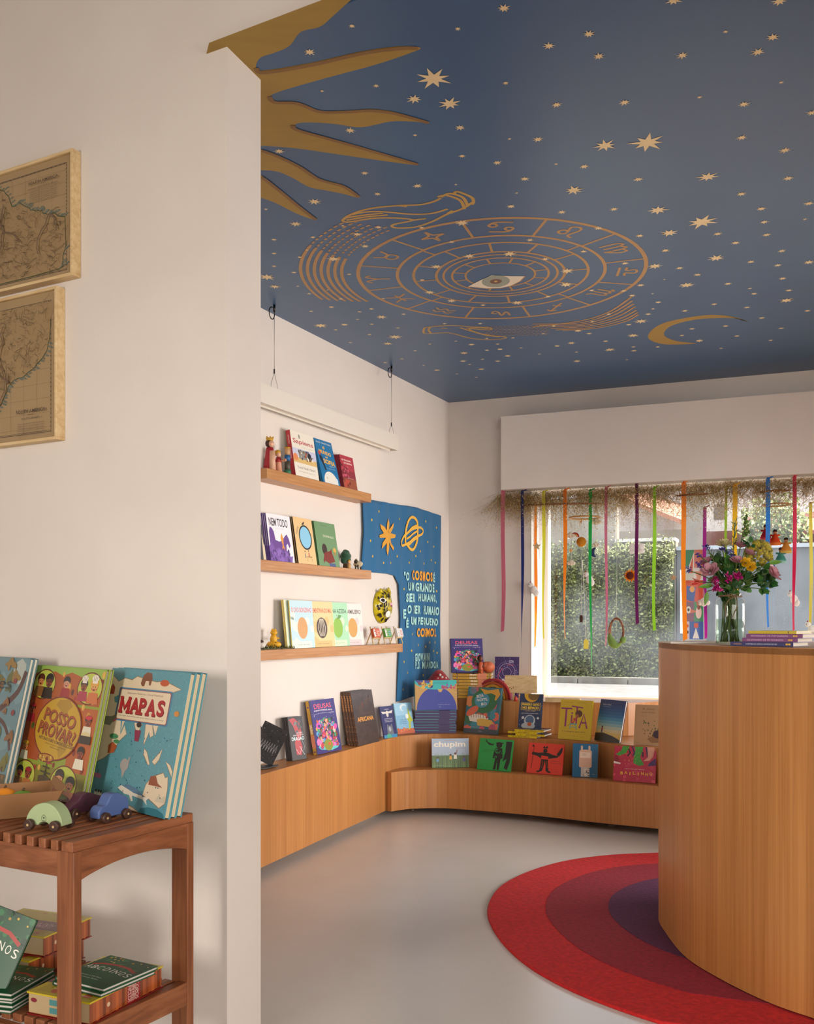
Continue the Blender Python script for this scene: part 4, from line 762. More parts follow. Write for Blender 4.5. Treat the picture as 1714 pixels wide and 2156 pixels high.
def a_chup(P):
    P.r(0, 0, 1, 1, '#a8bcd0'); P.r(0, 0, 1, .42, '#4a6a38'); rd = random.Random(3)
    for k in range(46): x = k/45; P.p([(x-.012, 0), (x+rd.uniform(-.03, .03), rd.uniform(.35, .58)), (x+.012, 0)], rd.choice(['#3f6230', '#5a8040', '#6f9450']))
    P.t('chupim', .48, .78, .86, .25, '#f2ede2', bold=.03); P.t('ITAMAR VIEIRA JUNIOR', .5, .93, .34, .025, '#a84a3a'); P.t('MANUELA NAVAS', .78, .66, .26, .022, '#a84a3a'); fig(P, .15, .2, .12, '#5a9ac8'); fig(P, .5, .28, .13, '#e0a83a'); fig(P, .63, .3, .15, '#f0ece0'); fig(P, .86, .22, .12, '#4a4a9c'); P.l([(.66, .5), (.68, .62)], .02, '#8a5233'); P.t('companhia', .2, .08, .2, .02, '#e0e0d8')
def a_gr(P):
    P.r(0, 0, 1, 1, '#1fa04a'); k = '#161a16'; P.t('LORENZO', .3, .64, .34, .03, '#116030'); P.t('DE CHIRICO', .24, .58, .26, .03, '#116030'); P.t('LIVRO', .1, .12, .08, .02, k)
    P.p([(.2, .98), (.24, .9), (.38, .84), (.44, .86), (.42, .8), (.3, .8), (.18, .92)], k); P.e(.6, .82, .09, .1, k); P.r(.5, .86, .72, .9, k); P.p([(.5, .72), (.7, .72), (.74, .4), (.68, .38), (.66, .04), (.6, .02), (.58, .36), (.56, .04), (.48, .02), (.52, .4), (.44, .38), (.46, .6)], k); P.p([(.8, .95), (.98, .95), (.96, .3), (.9, .05), (.8, .1), (.86, .4), (.74, .3), (.8, .6)], k); P.dots(14, .5, .42, .7, .68, .02, ['#1fa04a'], 5); P.e(.88, .8, .07, .09, k)
def a_red(P):
    P.r(0, 0, 1, 1, '#dd3b28'); k = '#1c1412'; P.l([(.12, .16), (.16, .9)], .014, k); P.p([(.09, .88), (.13, .96), (.17, .86)], k); P.e(.48, .76, .06, .07, k); P.p([(.4, .84), (.44, .92), (.48, .86), (.52, .93), (.56, .84)], k)
    P.p([(.38, .6), (.38, .5), (.26, .58), (.1, .62), (.12, .7), (.3, .68), (.42, .7), (.56, .7), (.7, .64), (.82, .62), (.88, .68), (.84, .56), (.66, .52), (.58, .5), (.58, .58)], k); P.p([(.38, .48), (.58, .48), (.62, .12), (.7, .08), (.64, .04), (.54, .1), (.5, .4), (.44, .1), (.32, .04), (.26, .08), (.36, .12)], k); P.p([(.8, .66), (.92, .88), (.96, .9), (.95, .74), (.88, .6)], k)
    for q in range(5): P.l([(.38+q*.05, .44), (.37+q*.055, .2)], .01, '#dd3b28')
    P.t('O REI E O', .78, .44, .24, .03, '#7d1c14'); P.t('CONHECIMENTO', .8, .38, .32, .03, '#7d1c14'); P.t('LIVRO', .85, .1, .1, .02, k)
def a_bl(P):
    P.r(0, 0, 1, 1, '#1f6790'); s_ = '#d8b498'; P.r(.32, .76, .4, .92, s_); P.r(.62, .76, .7, .92, s_); P.e(.36, .92, .04, .03, s_); P.e(.66, .92, .04, .03, s_); P.r(.26, .32, .76, .78, s_); P.e(.51, .78, .25, .05, s_); P.e(.51, .32, .25, .04, s_); P.r(.3, .58, .72, .74, '#ecd8c4'); P.t('CADERNO', .44, .7, .2, .025, '#6a5a4a'); P.t('DE FERIAS', .44, .66, .2, .02, '#6a5a4a'); P.r(.34, .02, .68, .3, '#c8c4bc'); P.dots(18, .36, .04, .66, .28, .03, ['#8a6a4a', '#e8e0d0', '#3a3a3a'], 2); P.t('LIVRO', .84, .1, .1, .015, '#e8e8e8')
def a_bail(P):
    P.r(0, 0, 1, 1, '#b82848'); P.dots(18, 0, 0, 1, .55, .05, ['#d84a6a', '#c23a58'], 2); P.p([(0, .55), (.1, .5), (.16, .56), (.08, .72), (.02, .74)], '#8a1c2c'); P.p([(.0, .5), (.16, .48), (.16, .52), (0, .56)], '#f0e8e0')
    for k in range(7): P.l([(.2+k*.11, 1), (.28+k*.1, .82), (.2+k*.12, .72)], .035, ['#c8283c', '#1e1a2e', '#3a2358'][k % 3])
    P.p([(.12, .72), (.28, .8), (.36, 1), (.2, 1), (.16, .86), (.04, .76)], '#3f9a3a'); P.p([(.46, .58), (.5, .9), (.48, 1), (.68, 1), (.62, .7), (.72, .5), (.6, .46), (.48, .52)], '#3f9a3a'); P.p([(.78, 1), (.96, 1), (.92, .74), (.84, .62), (.7, .6), (.8, .72)], '#d8a088'); P.p([(.84, .56), (.98, .7), (1, .5), (.8, .46)], '#4a2868'); P.dots(40, .1, .5, .7, 1, .008, ['#d8e050'], 4)
    for i, ch_ in enumerate('BAILINHO'): P.t(ch_, .2+i*.098, .24+(.01 if i % 2 else -.01), .06 if ch_ != 'I' else .02, .085, '#e8c22c', bold=.02, rot=(4 if i % 2 else -4))
    P.t('PATO MENUDE  EFEITO', .5, .36, .46, .02, '#f0d8d8'); P.t('LIVRO', .5, .1, .08, .014, '#3a1020')

G = None
# ---- on the highest shelf
def onshelf(x0, x1, z, off=.09): return sl(x0, off, z), sl(x1, off, z)
a, b = onshelf(623, 672, Z1); stand(a, b, 906, Z1, a_sapiens, '#e9e2d3', 'cream book with red spine, red title and comic strip band, on the highest shelf', T=.026, spine='#b3202c', sart=s_sapiens, lean=9)
a, b = onshelf(681, 717, Z1); stand(a, b, 923, Z1, a_sofia, '#1f74a8', 'blue book with yellow title and white moon, beside the cream book on the highest shelf', T=.016, lean=14)
a, b = onshelf(725, 753, Z1, .095); stand(a, b, 957, Z1, a_princ, '#8f2f3c', 'front copy of the dark red book at the right end of the highest shelf', T=.013, copies=2, lean=10, clabels=['middle copy of the dark red books on the highest shelf', 'rearmost copy of the dark red books on the highest shelf'], cgroup='dark red books on the highest shelf')
# ---- middle shelf
a, b = onshelf(542, 561, Z2); stand(a, b, 1066, Z2, a_dark, '#4c4850', 'dark grey book cut off by the wall edge, left end of the middle shelf', T=.012, lean=9)
a, b = onshelf(571, 621, Z2); stand(a, b, 1080, Z2, a_nem, '#eee9ec', 'front white book with purple horse and tall black title on the middle shelf', T=.008, copies=3, lean=8, spine='#5a3f86', clabels=['%s white book with purple spine behind the horse cover on the middle shelf' % q for q in ('second', 'third', 'rearmost')], cgroup='white books with purple spines on the middle shelf')
a, b = onshelf(629, 668, Z2); stand(a, b, 1088, Z2, a_papai, '#e8c08a', 'front tan book with blue disc ringed in black on the middle shelf', T=.008, copies=2, lean=9, spine='#3a3226', clabels=['second tan book behind the blue disc cover', 'rearmost tan book behind the blue disc cover'], cgroup='tan books with blue disc on the middle shelf')
a, b = onshelf(673, 716, Z2); stand(a, b, 1097, Z2, a_green, '#6f9468', 'front green book with red coated figure on the middle shelf', T=.008, copies=2, lean=9, spine='#54784e', clabels=['second green book behind the red coated figure cover', 'rearmost green book behind the red coated figure cover'], cgroup='green books on the middle shelf')
# ---- lowest shelf: pale picture books overlapping one another
pale_set = [(616, 664, 1264, '#bcd8e0', '#d8e6d8', '#cf9a62', 'O OVO BONZINHO', '#d86a62', {}, 'pale blue picture book with a plain brown egg, first on the lowest shelf', .094),
            (655, 706, 1266, '#e8c890', '#dcb878', '#4a3428', 'A SEMENTINHA DO MAL', '#c8503a', dict(stripes=True), 'sand picture book with a striped seed on the lowest shelf', .083),
            (692, 737, 1268, '#a8d8b0', '#d0e6c0', '#8ab83c', 'A UVA AZEDA', '#4a5a44', dict(green=True), 'mint green picture book with a green grape on the lowest shelf', .072),
            (724, 767, 1270, '#ecdcd4', '#dccac8', '#cf9a48', 'O FAMILIERO', '#4a4440', {}, 'pale pink picture book with a tan shape, last of the overlapping row', .061)]
for i, (x0, x1, ty, bg_, bg2, col, tx, tc, kw, lb, of) in enumerate(pale_set):
    a, b = onshelf(x0, x1, Z3, of); stand(a, b, ty, Z3, (lambda bg_, bg2, col, tx, tc, kw: (lambda P: a_plain_egg(P, bg_, bg2, col, tx, tc, **kw)))(bg_, bg2, col, tx, tc, kw), bg_, lb, T=.006, lean=5, spine='#e0c85a')
a, b = onshelf(606, 655, Z3, .08); stand(a, b, 1263, Z3, None, '#d8e0c8', 'yellow spined thin book just behind the egg cover on the lowest shelf', T=.006, lean=6, spine='#e0c85a', copies=1, clabels=['rearmost yellow spined thin book at the left of the pale row'])
# ---- left run of the bench
ZB = .48
a = F(616, 1603, ZB); b = F(646, 1598, ZB); stand(a, b, 1512, ZB, a_drag, '#3b3a3c', 'front dark grey book with red smoke and white lettering in a clear stand', T=.012, lean=9, copies=2, clabels=['second dark grey book behind the red smoke cover', 'rearmost dark grey book behind the red smoke cover'], cgroup='dark grey books on the left bench', spine='#2c2a2c')
a = F(668, 1591, ZB); b = F(720, 1580, ZB); stand(a, b, 1478, ZB, a_deusas, '#352a72', 'violet book with gold spine and many goddesses, on the left bench', T=.024, lean=11, spine='#c99a35', sart=s_deusas)
a = F(755, 1572, ZB); b = F(799, 1562, ZB); stand(a, b, 1458, ZB, a_afr, '#43342f', 'front dark brown book with orange title on the left bench', T=.016, lean=10, copies=3, clabels=['%s dark brown book with orange spine lettering on the left bench' % q for q in ('second', 'third', 'rearmost')], cgroup='dark brown books on the left bench', spine='#5a3d2c', sart=s_afr)
a = F(810, 1556, ZB); b = F(837, 1552, ZB); stand(a, b, 1489, ZB, a_owl, '#2b2b62', 'small navy book with white owl and grey animal in a clear stand', T=.01, lean=12)
a = F(838, 1547, ZB); b = F(874, 1543.5, ZB); stand(a, b, 1482, ZB, a_sky, '#7fb8dc', 'sky blue book with green figure and red ground beside the purple stack', T=.01, lean=12)
# ---- purple stack with the flap folder on it
d = hor(F(872, 1543, ZB), F(963, 1543, ZB)); P0 = F(961, 1543.5, ZB)
def s_pur(Q): Q.r(0, 0, 1, 1, '#453a68'); Q.r(.0, .78, .58, .95, '#5aa8a8'); Q.r(.84, .78, .99, .95, '#5aa8a8'); Q.r(0, .2, 1, .26, '#5c5080')
nm_ = ['lowest', 'second', 'third', 'fourth', 'fifth', 'sixth', 'seventh', 'eighth']
L_ = (F(961, 1543, ZB)-F(873, 1543, ZB)).length
zt = stack(P0, d, 8, L_, .2, .0178, s_pur, '#453a68', ['%s thin purple book from the bottom of the purple stack' % q if q != 'lowest' else 'lowest thin purple book of the purple stack' for q in nm_], 'purple books stacked beside the bench corner', 3, .004, th=.001)
def a_fold(P):
    P.r(0, 0, 1, 1, '#c29a5c'); P.e(.51, .0, .48, .78, '#3b479c', n=40); P.e(.5, 1.05, .56, .36, '#3cb6b4', n=40); P.p([(0, 1), (.2, 1), (.3, .78), (.12, .84)], '#4a4a9a'); P.dots(22, .1, .76, .4, .98, .05, ['#7d4a4a', '#4a4a9a', '#d8b04a'], 3); P.dots(26, .65, .72, .98, .86, .03, ['#b84a6a', '#8a5aa8', '#3cb6b4'], 4)
    P.t('AS AVENTURAS SEM', .62, .93, .36, .035, '#1c5a6a'); P.t('PALAVRAS DE PAPEL', .62, .885, .36, .03, '#1c5a6a'); P.p([(.54, .7), (.66, .7), (.63, .6), (.57, .6)], '#d0a85a'); P.t('LIVRO', .56, .35, .06, .02, '#1c1c3a'); P.t('ilustrado por muitas maos', .68, .18, .3, .02, '#d8d8f0'); P.t('LIVRO', .58, .1, .05, .018, '#d8d8f0')
a = F(875, 1496.5, zt); b = F(963, 1495.5, zt); stand(a, b, 1434, zt, a_fold, '#3b479c', 'blue and kraft folder with turquoise flap standing on the purple stack', T=.02, lean=10, spine='#5aa8a8', name='folder', cat='folder', copies=1, clabels=['second folder hidden behind the blue and kraft one on the purple stack'])
# ---- upper step
ZU = .69
d = hor(F(955, 1470, ZU), F(1039, 1471, ZU)); P0 = F(1036, 1472.5, ZU)+V((0, .06, 0)); L_ = .26
zt = stack(P0, d, 8, L_, .2, .0205, s_deusas, '#c99a35', ['%s gold spined violet book%s' % (q, ' from the bottom of the gold stack' if q != 'lowest' else ' of the gold stack') for q in nm_], 'gold spined books stacked on the upper step', 5, .008, spine='#c99a35')
a = D(951, 1424, P0.y); a.z = zt; dr = V((math.cos(R(9)), math.sin(R(9)), 0)); b = a+dr*.222; a, b = a+V((0, .02, 0)), b+V((0, .02, 0))
stand(a, b, 1346, zt, a_deusas, '#352a72', 'violet goddesses book with gold spine standing on the gold stack', T=.022, lean=12, spine='#c99a35', sart=s_deusas)
a = F(1042, 1452, ZU+.0)+V((0, 0, 0)); a = D(1041, 1400, 6.78); a.z = ZU; b = D(1092, 1400, 6.74); b.z = ZU
stand(a, b, 1383, ZU, a_zod, '#3c2b62', 'dark purple book of concentric star rings standing against the window wall', T=.006, lean=6, copies=1, clabels=['second dark purple star book behind the ringed one'])
# ---- middle step, under the window
a = F(975, 1543, ZB); b = F(1046, 1548, ZB); stand(a, b, 1447, ZB, a_boa, '#2f6d7c', 'front teal and green book with sleeping animals in a wire stand', T=.01, lean=14, copies=1, clabels=['second teal book behind the sleeping animals cover'], spine='#2f6d7c')
d = hor(F(1061, 1552, ZB), F(1131, 1556, ZB)); P0 = F(1131, 1555.5, ZB); L_ = .192
z_ = ZB
for i, (dx, q) in enumerate(((0, 'lowest'), (.05, 'second'), (0, 'third'), (.045, 'topmost'))):
    M_ = flat_mat(P0+V((0, .012, 0))+d*dx+Z*(.0125*(i+1)+.0006*i), d, 0); lb = '%s yellow spined book of the criss-cross stack on the middle step' % q
    if i == 0: eg = book(M_, .14, L_, .0125, a_gato, '#20375c', lb, 'yellow spined books in a criss-cross stack', spine='#e2c81e', sart=s_gato)
    else: dup(eg, M_, lb)
    M2 = flat_mat(P0+V((0, .012, 0))+V((-d.y, d.x, 0))*.146+d*(dx+.03)+Z*(.0125*(i+1)+.0006*i), d, 0)
zt = ZB+.0125*4+.0026
a = F(1087, 1528, zt); b = F(1137, 1530, zt)
dd = hor(a, b); a = P0+d*(-.152)+V((-d.y, d.x, 0))*.06; a.z = zt; b = a+d*.153
stand(a, b, 1461, zt, a_gato, '#20375c', 'dark blue starry book with yellow bubble title on the yellow spined stack', T=.012, lean=12, spine='#e2c81e')
a = F(1174.5, 1556, ZB); b = F(1241.5, 1561, ZB); stand(a, b, 1473.5, ZB, a_tita, '#d8be2a', 'yellow book with tall purple letters and seated child', T=.01, lean=11, copies=1, clabels=['second yellow book behind the tall purple letters cover'])
a = F(1251, 1559, ZB); b = F(1304, 1566, ZB); stand(a, b, 1473, ZB, a_blue, '#2b3a72', 'blue book shading to a yellow horizon with tiny red figure', T=.014, lean=14)
a = F(1334, 1568, ZB); b = F(1396, 1572, ZB); stand(a, b, 1484, ZB, a_alma, '#b7936a', 'brown kraft book with drifting leaves, half hidden by the counter', T=.014, lean=9)
# ---- lower step
ZL = .28
def low(bl, br, ty, art, cov, lb, **k): return stand(F(*bl, ZL), F(*br, ZL), ty, ZL, art, cov, lb, **k)
low((910, 1617), (988, 1616), 1556, a_chup, '#a8bcd0', 'front landscape book with pale blue sky, white title and running children in grass', T=.008, lean=7, spine='#b8525a', copies=1, clabels=['second landscape book with pink spine behind the running children'])
low((1004, 1620), (1074, 1626), 1555, a_gr, '#1fa04a', 'bright green square book with black silhouette figures', T=.008, lean=14, copies=1, clabels=['second bright green book behind the silhouette cover'])
low((1108, 1628), (1183, 1634), 1564, a_red, '#dd3b28', 'orange red square book with black warrior silhouette', T=.009, lean=15)
low((1205, 1636), (1258, 1638.5), 1566, a_bl, '#1f6790', 'front dark blue book with pink rabbit shaped backpack', T=.007, lean=9, copies=1, clabels=['second dark blue book showing at the right of the backpack cover'])
low((1290.5, 1644.5), (1380, 1650.5), 1571, a_bail, '#b82848', 'crimson square book with dancing legs and yellow title', T=.012, lean=13)
# ---- art prints cut off by the wall edge, left end of the bench
def a_bw(P): P.r(0, 0, 1, 1, '#3a3a3c'); P.dots(70, 0, 0, 1, 1, .03, ['#4a4a4c', '#1c1c1e', '#6c6c6e'], 3); [P.l([(.1+k*.1, .3), (.15+k*.1, .55), (.2+k*.1, .35)], .02, '#b8b8b8') for k in range(8)]
for i, (x0, y0, rz, ln, lb) in enumerate(((522, 1612, 24, 14, 'black and white art print sheet standing at the back of the fanned pile'), (512, 1622, -38, 24, 'black and white art print sheet tilted across the pile at the left bench end'))):
    p = F(x0, y0, ZB); x = V((math.cos(R(10)), -math.sin(R(10)), 0)); M_, bb = lean_mat(p, p+x*.15, ln, .003); M_ = M_ @ Matrix.Rotation(R(rz), 4, 'Y'); M_.translation.z += .085 if i else .055
    book(M_, .14, .19, .003, a_bw, '#2a2a2c', lb, th=.0008, name='art_print', cat='art print')
p = F(592, 1612, ZB); dd = V((-.95, .3, 0)).normalized(); 
m = MB().set('#2f2f31', 'print'); w_ = V((-dd.y, dd.x, 0)); pp = F(586, 1612, ZB+.004); m.slab([pp, pp+V((-.2, -.02, 0)), pp+V((-.17, -.15, 0)), pp+V((-.04, -.11, 0))], (0, 0, .006)); P = PT(m, lambda u, v, h: pp+V((-.15, -.1, .006+h))+V((u*.1, v*.06, 0)), mat='print')
P.dots(20, 0, 0, 1, 1, .1, ['#5a5a5c', '#8a8a8c', '#1c1c1e'], 2); m.build('art_print', origin=pp, label='black and white art print lying flat at the left bench end', cat='art print')
# ============================================================ slatted teak side table against the dividing wall
ZT = .70
T0 = V((-.757, 2.265, 0)); tu = -dA; tw = -nA; TD = .405; TL = 1.0
def tp(a, b, z=0): p = T0+tu*a+tw*b; p.z = z; return p
def tbox(m, a0, a1, b0, b1, z0, z1):
    m.hexa([tp(a0, b0, z0), tp(a1, b0, z0), tp(a1, b1, z0), tp(a0, b1, z0)][::-1], [tp(a0, b0, z1), tp(a1, b0, z1), tp(a1, b1, z1), tp(a0, b1, z1)][::-1])
TM = Matrix((tu, tw, Z)).transposed().to_4x4(); TM.translation = T0     # table frame (mirrored axes are avoided: x runs left)
TR = Matrix((-tu, tw, Z)).transposed().to_4x4(); TR.translation = T0
tab = empty('side_table', TR, 'slatted teak side table with arched rail and lower shelf, standing by the near wall', 'table')
def tb(m, a0, a1, b0, b1, z0, z1): m.box((-a1, b0, z0), (-a0, b1, z1))
LEG = .055; LB = .024; n_sl = 24
for (a, b) in ((0, 0), (0, TD-LB), (TL-LEG, 0), (TL-LEG, TD-LB)):
    m = MB().set('#ffffff', 'teak_z'); tb(m, a, a+LEG, b, b+LB, 0, ZT-.024); m.build('leg', parent=tab, bevel=.002)
def rail(a0, a1, b0, b1, z0, z1, arch=0):
    m = MB().set('#ffffff', 'teak_x'); tb(m, a0, a1, b0, b1, z0, z1); m.build('rail', parent=tab, bevel=.0015)
wood('teak_y', '#6b3d22', '#8a5231', '#a06542', (60, 9, 60), .5, 0)
def arched(a0, a1, z1, hh, dip):           # side rail cut in a shallow arch underneath
    m = MB().set('#ffffff', 'teak_y'); n = 14; b0, b1 = LB-.001, TD-LB+.001; bot = []; 
    for i in range(n+1):
        t = i/n; g = math.sin(math.pi*t)**.8; bot.append((b0+(b1-b0)*t, z1-hh+dip*g))
    pl = [(-a0, y, z) for y, z in bot]+[(-a0, b1, z1), (-a0, b0, z1)]; m.slab(pl[::-1], (-(a1-a0), 0, 0)); m.build('arched_rail', parent=tab, bevel=.0015)
arched(.002, .022, ZT-.024, .068, .024); arched(TL-.022, TL-.002, ZT-.024, .068, .024)
rail(LEG, TL-LEG, .002, .022, ZT-.085, ZT-.024); rail(LEG, TL-LEG, TD-.022, TD-.002, ZT-.085, ZT-.024)
for i in range(n_sl+1):
    a = i*(TL-.026)/n_sl; m = MB().set('#ffffff', 'teak_y'); w_ = .03 if i else .036; tb(m, a+(0 if i == 0 else .008), a+w_+(0 if i else 0), -.004, TD-.003, ZT-.0235, ZT); m.build('slat', parent=tab, bevel=.002)
ZS = .262
for i in range(n_sl+1):
    a = i*(TL-.04)/n_sl; m = MB().set('#ffffff', 'teak_y'); tb(m, a+.006, a+.036, .026, TD-.026, ZS-.022, ZS-.002); m.build('lower_slat', parent=tab, bevel=.002)
m = MB().set('#ffffff', 'teak_y'); tb(m, .002, .022, LB, TD-LB, ZS-.06, ZS+.0); m.build('lower_rail', parent=tab, bevel=.0015)
m = MB().set('#ffffff', 'teak_y'); tb(m, TL-.022, TL-.002, LB, TD-LB, ZS-.06, ZS); m.build('lower_rail', parent=tab, bevel=.0015)
rail(LEG, TL-LEG, .004, .026, ZS-.06, ZS-.022); rail(LEG, TL-LEG, TD-.026, TD-.004, ZS-.06, ZS-.022)

# ---- big picture books on the table
def sq(pts, ox, oy, sc_): return pts
def a_mapas(P):
    sea, land, ln, dk = '#5a929e', '#dcc9ab', '#8a7256', '#2c6f7c'
    P.r(0, 0, 1, 1, sea)
    P.dots(900, 0, 0, 1, 1, .0045, ['#5aaabb', '#338594', '#62b0be'], 2)
    def L(pts): P.p(pts, land); P.l(pts, .005, ln, True)
    L([(0, .95), (.06, .93), (.12, .9), (.2, .93), (.3, .92), (.36, .95), (.5, .93), (.62, .92), (.72, .93), (.85, .9), (.93, .88), (.86, .86), (.8, .84), (.82, .78), (.78, .7), (.8, .62), (.74, .62), (.72, .54), (.66, .62), (.6, .61), (.56, .66), (.52, .58), (.5, .52), (.45, .58), (.42, .63), (.36, .64), (.3, .6), (.36, .52), (.28, .46), (.22, .38), (.12, .32), (0, .27)])
    L([(.58, .61), (.66, .62), (.7, .54), (.66, .52), (.64, .56), (.62, .5), (.6, .46), (.59, .54)]); L([(.62, .44), (.66, .42), (.72, .34), (.7, .33), (.62, .4)]); L([(.74, .36), (.8, .42), (.84, .46), (.82, .38), (.78, .34)]); L([(.9, .38), (.96, .36), (1, .32), (1, .28), (.94, .34)])
    L([(.7, .12), (.72, .2), (.78, .26), (.84, .28), (.9, .3), (.93, .27), (.96, .28), (.98, .2), (.98, .1), (.92, .06), (.86, .08), (.8, .1)]); L([(.88, .03), (.92, .035), (.9, .015)]); L([(0, 0), (0, .02), (.15, .05), (.3, .04), (.45, .045), (.62, .02), (.7, .0)])
    P.p([(.68, .0), (.7, .03), (.8, .05), (.9, .05), (.98, .03), (1, 0)], dk)
    P.p([(.1, .78), (.16, .8), (.22, .77), (.2, .74), (.12, .74)], sea); P.l([(.3, .72), (.32, .62), (.28, .52), (.26, .62)], .02, sea); P.e(.3, .2, .001, .001, sea)
    P.p([(.42, .9), (.44, .96), (.48, .985), (.54, .98), (.56, .94), (.55, .89), (.53, .89), (.52, .92), (.48, .92), (.47, .88), (.44, .88)], '#7d4b34'); P.e(.72, .915, .055, .024, '#b8542e'); P.r(.02, .8, .09, .85, '#9c3a2e'); P.p([(.02, .85), (.055, .88), (.09, .85)], '#9c3a2e')
    # title plate
    P.p([(.17, .86), (.83, .86), (.845, .85), (.845, .62), (.83, .61), (.17, .61), (.155, .62), (.155, .85)], '#4a7fa0'); P.p([(.18, .85), (.82, .85), (.83, .84), (.83, .63), (.82, .62), (.18, .62), (.17, .63), (.17, .84)], '#8d4a4a'); P.p([(.19, .845), (.81, .845), (.82, .835), (.82, .635), (.81, .625), (.19, .625), (.18, .635), (.18, .835)], '#e0cdb0')
    P.t('Aleksandra Mizielinska e Daniel Mizielinski', .5, .822, .46, .014, '#7d4a3c'); P.t('Uma viagem deslumbrante pelas terras, mares e culturas do mundo', .5, .65, .58, .013, '#4a3c34')
    for dx, dy, c in ((.006, -.006, '#6b1a20'), (0, 0, '#a8262e')):
        P.l([(.215+dx, .68+dy), (.215+dx, .792+dy)], .036, c); P.l([(.318+dx, .68+dy), (.318+dx, .792+dy)], .036, c); P.l([(.21+dx, .79+dy), (.267+dx, .705+dy), (.323+dx, .79+dy)], .026, c)
        for ch_, x, w_ in (('A', .4, .12), ('P', .5, .09), ('A', .61, .12), ('S', .73, .09)):
            P.t(ch_, x+dx, .735+dy, w_, .115, c, bold=.02 if ch_ == 'M' else .035)
        for x0, x1 in ((.19, .245), (.292, .34), (.345, .385), (.42, .465), (.455, .51), (.545, .595), (.63, .675)): P.r(x0+dx, .672+dy, x1+dx, .69+dy, c)
        for x0, x1 in ((.19, .235), (.3, .34), (.455, .5)): P.r(x0+dx, .78+dy, x1+dx, .793+dy, c)
    P.e(.41, .3, .055, .045, '#a39c98'); P.p([(.38, .27), (.41, .2), (.44, .27)], '#a39c98'); P.l([(.46, .36), (.45, .31)], .02, '#a39c98')
    P.p([(.38, .13), (.42, .155), (.52, .165), (.62, .15), (.72, .11), (.8, .12), (.76, .09), (.78, .06), (.72, .09), (.6, .1), (.48, .1)], '#d8d0c0'); P.p([(.42, .155), (.52, .17), (.62, .155), (.72, .115), (.6, .12), (.5, .14)], '#5a7a94'); P.p([(.54, .1), (.58, .06), (.6, .065), (.58, .1)], '#d8d0c0')
    P.p([(.02, .2), (.12, .2), (.14, .18), (.12, .165), (.04, .17)], '#b06a8a'); P.l([(.08, .2), (.08, .23)], .008, '#4a3c44'); P.p([(.02, .57), (.02, .63), (.12, .635), (.17, .65), (.19, .61), (.14, .59), (.12, .565)], '#7d7d6a'); P.l([(.15, .6), (.19, .62)], .016, '#c45a6a')
    P.p([(.16, .36), (.24, .37), (.27, .42), (.2, .45), (.15, .42)], '#a8542e'); P.e(.2, .49, .06, .02, '#4a8a5a'); P.e(.25, .455, .04, .015, '#4a8a5a'); P.p([(.75, .2), (.76, .26), (.82, .27), (.86, .22), (.92, .2), (.84, .2)], '#8f4e34'); P.p([(.86, .1), (.9, .16), (.92, .12), (.96, .15), (.98, .1)], '#c8bca4')
    P.e(.5, .6, .03, .02, '#3a2a2c'); P.p([(.46, .56), (.54, .56), (.53, .48), (.48, .48)], '#8a2c4a'); P.e(.93, .71, .03, .02, '#c8843a')
    for x in (.1, .14, .17): P.e(x, .05, .018, .032, '#e8e0d0'); P.e(x, .075, .012, .012, '#2a2a2c')
    P.t('W\nM', .075, .1, .015, .025, '#2c2c34'); P.dots(60, .2, .1, .95, .55, .006, ['#2c5f7c', '#27506c'], 9)
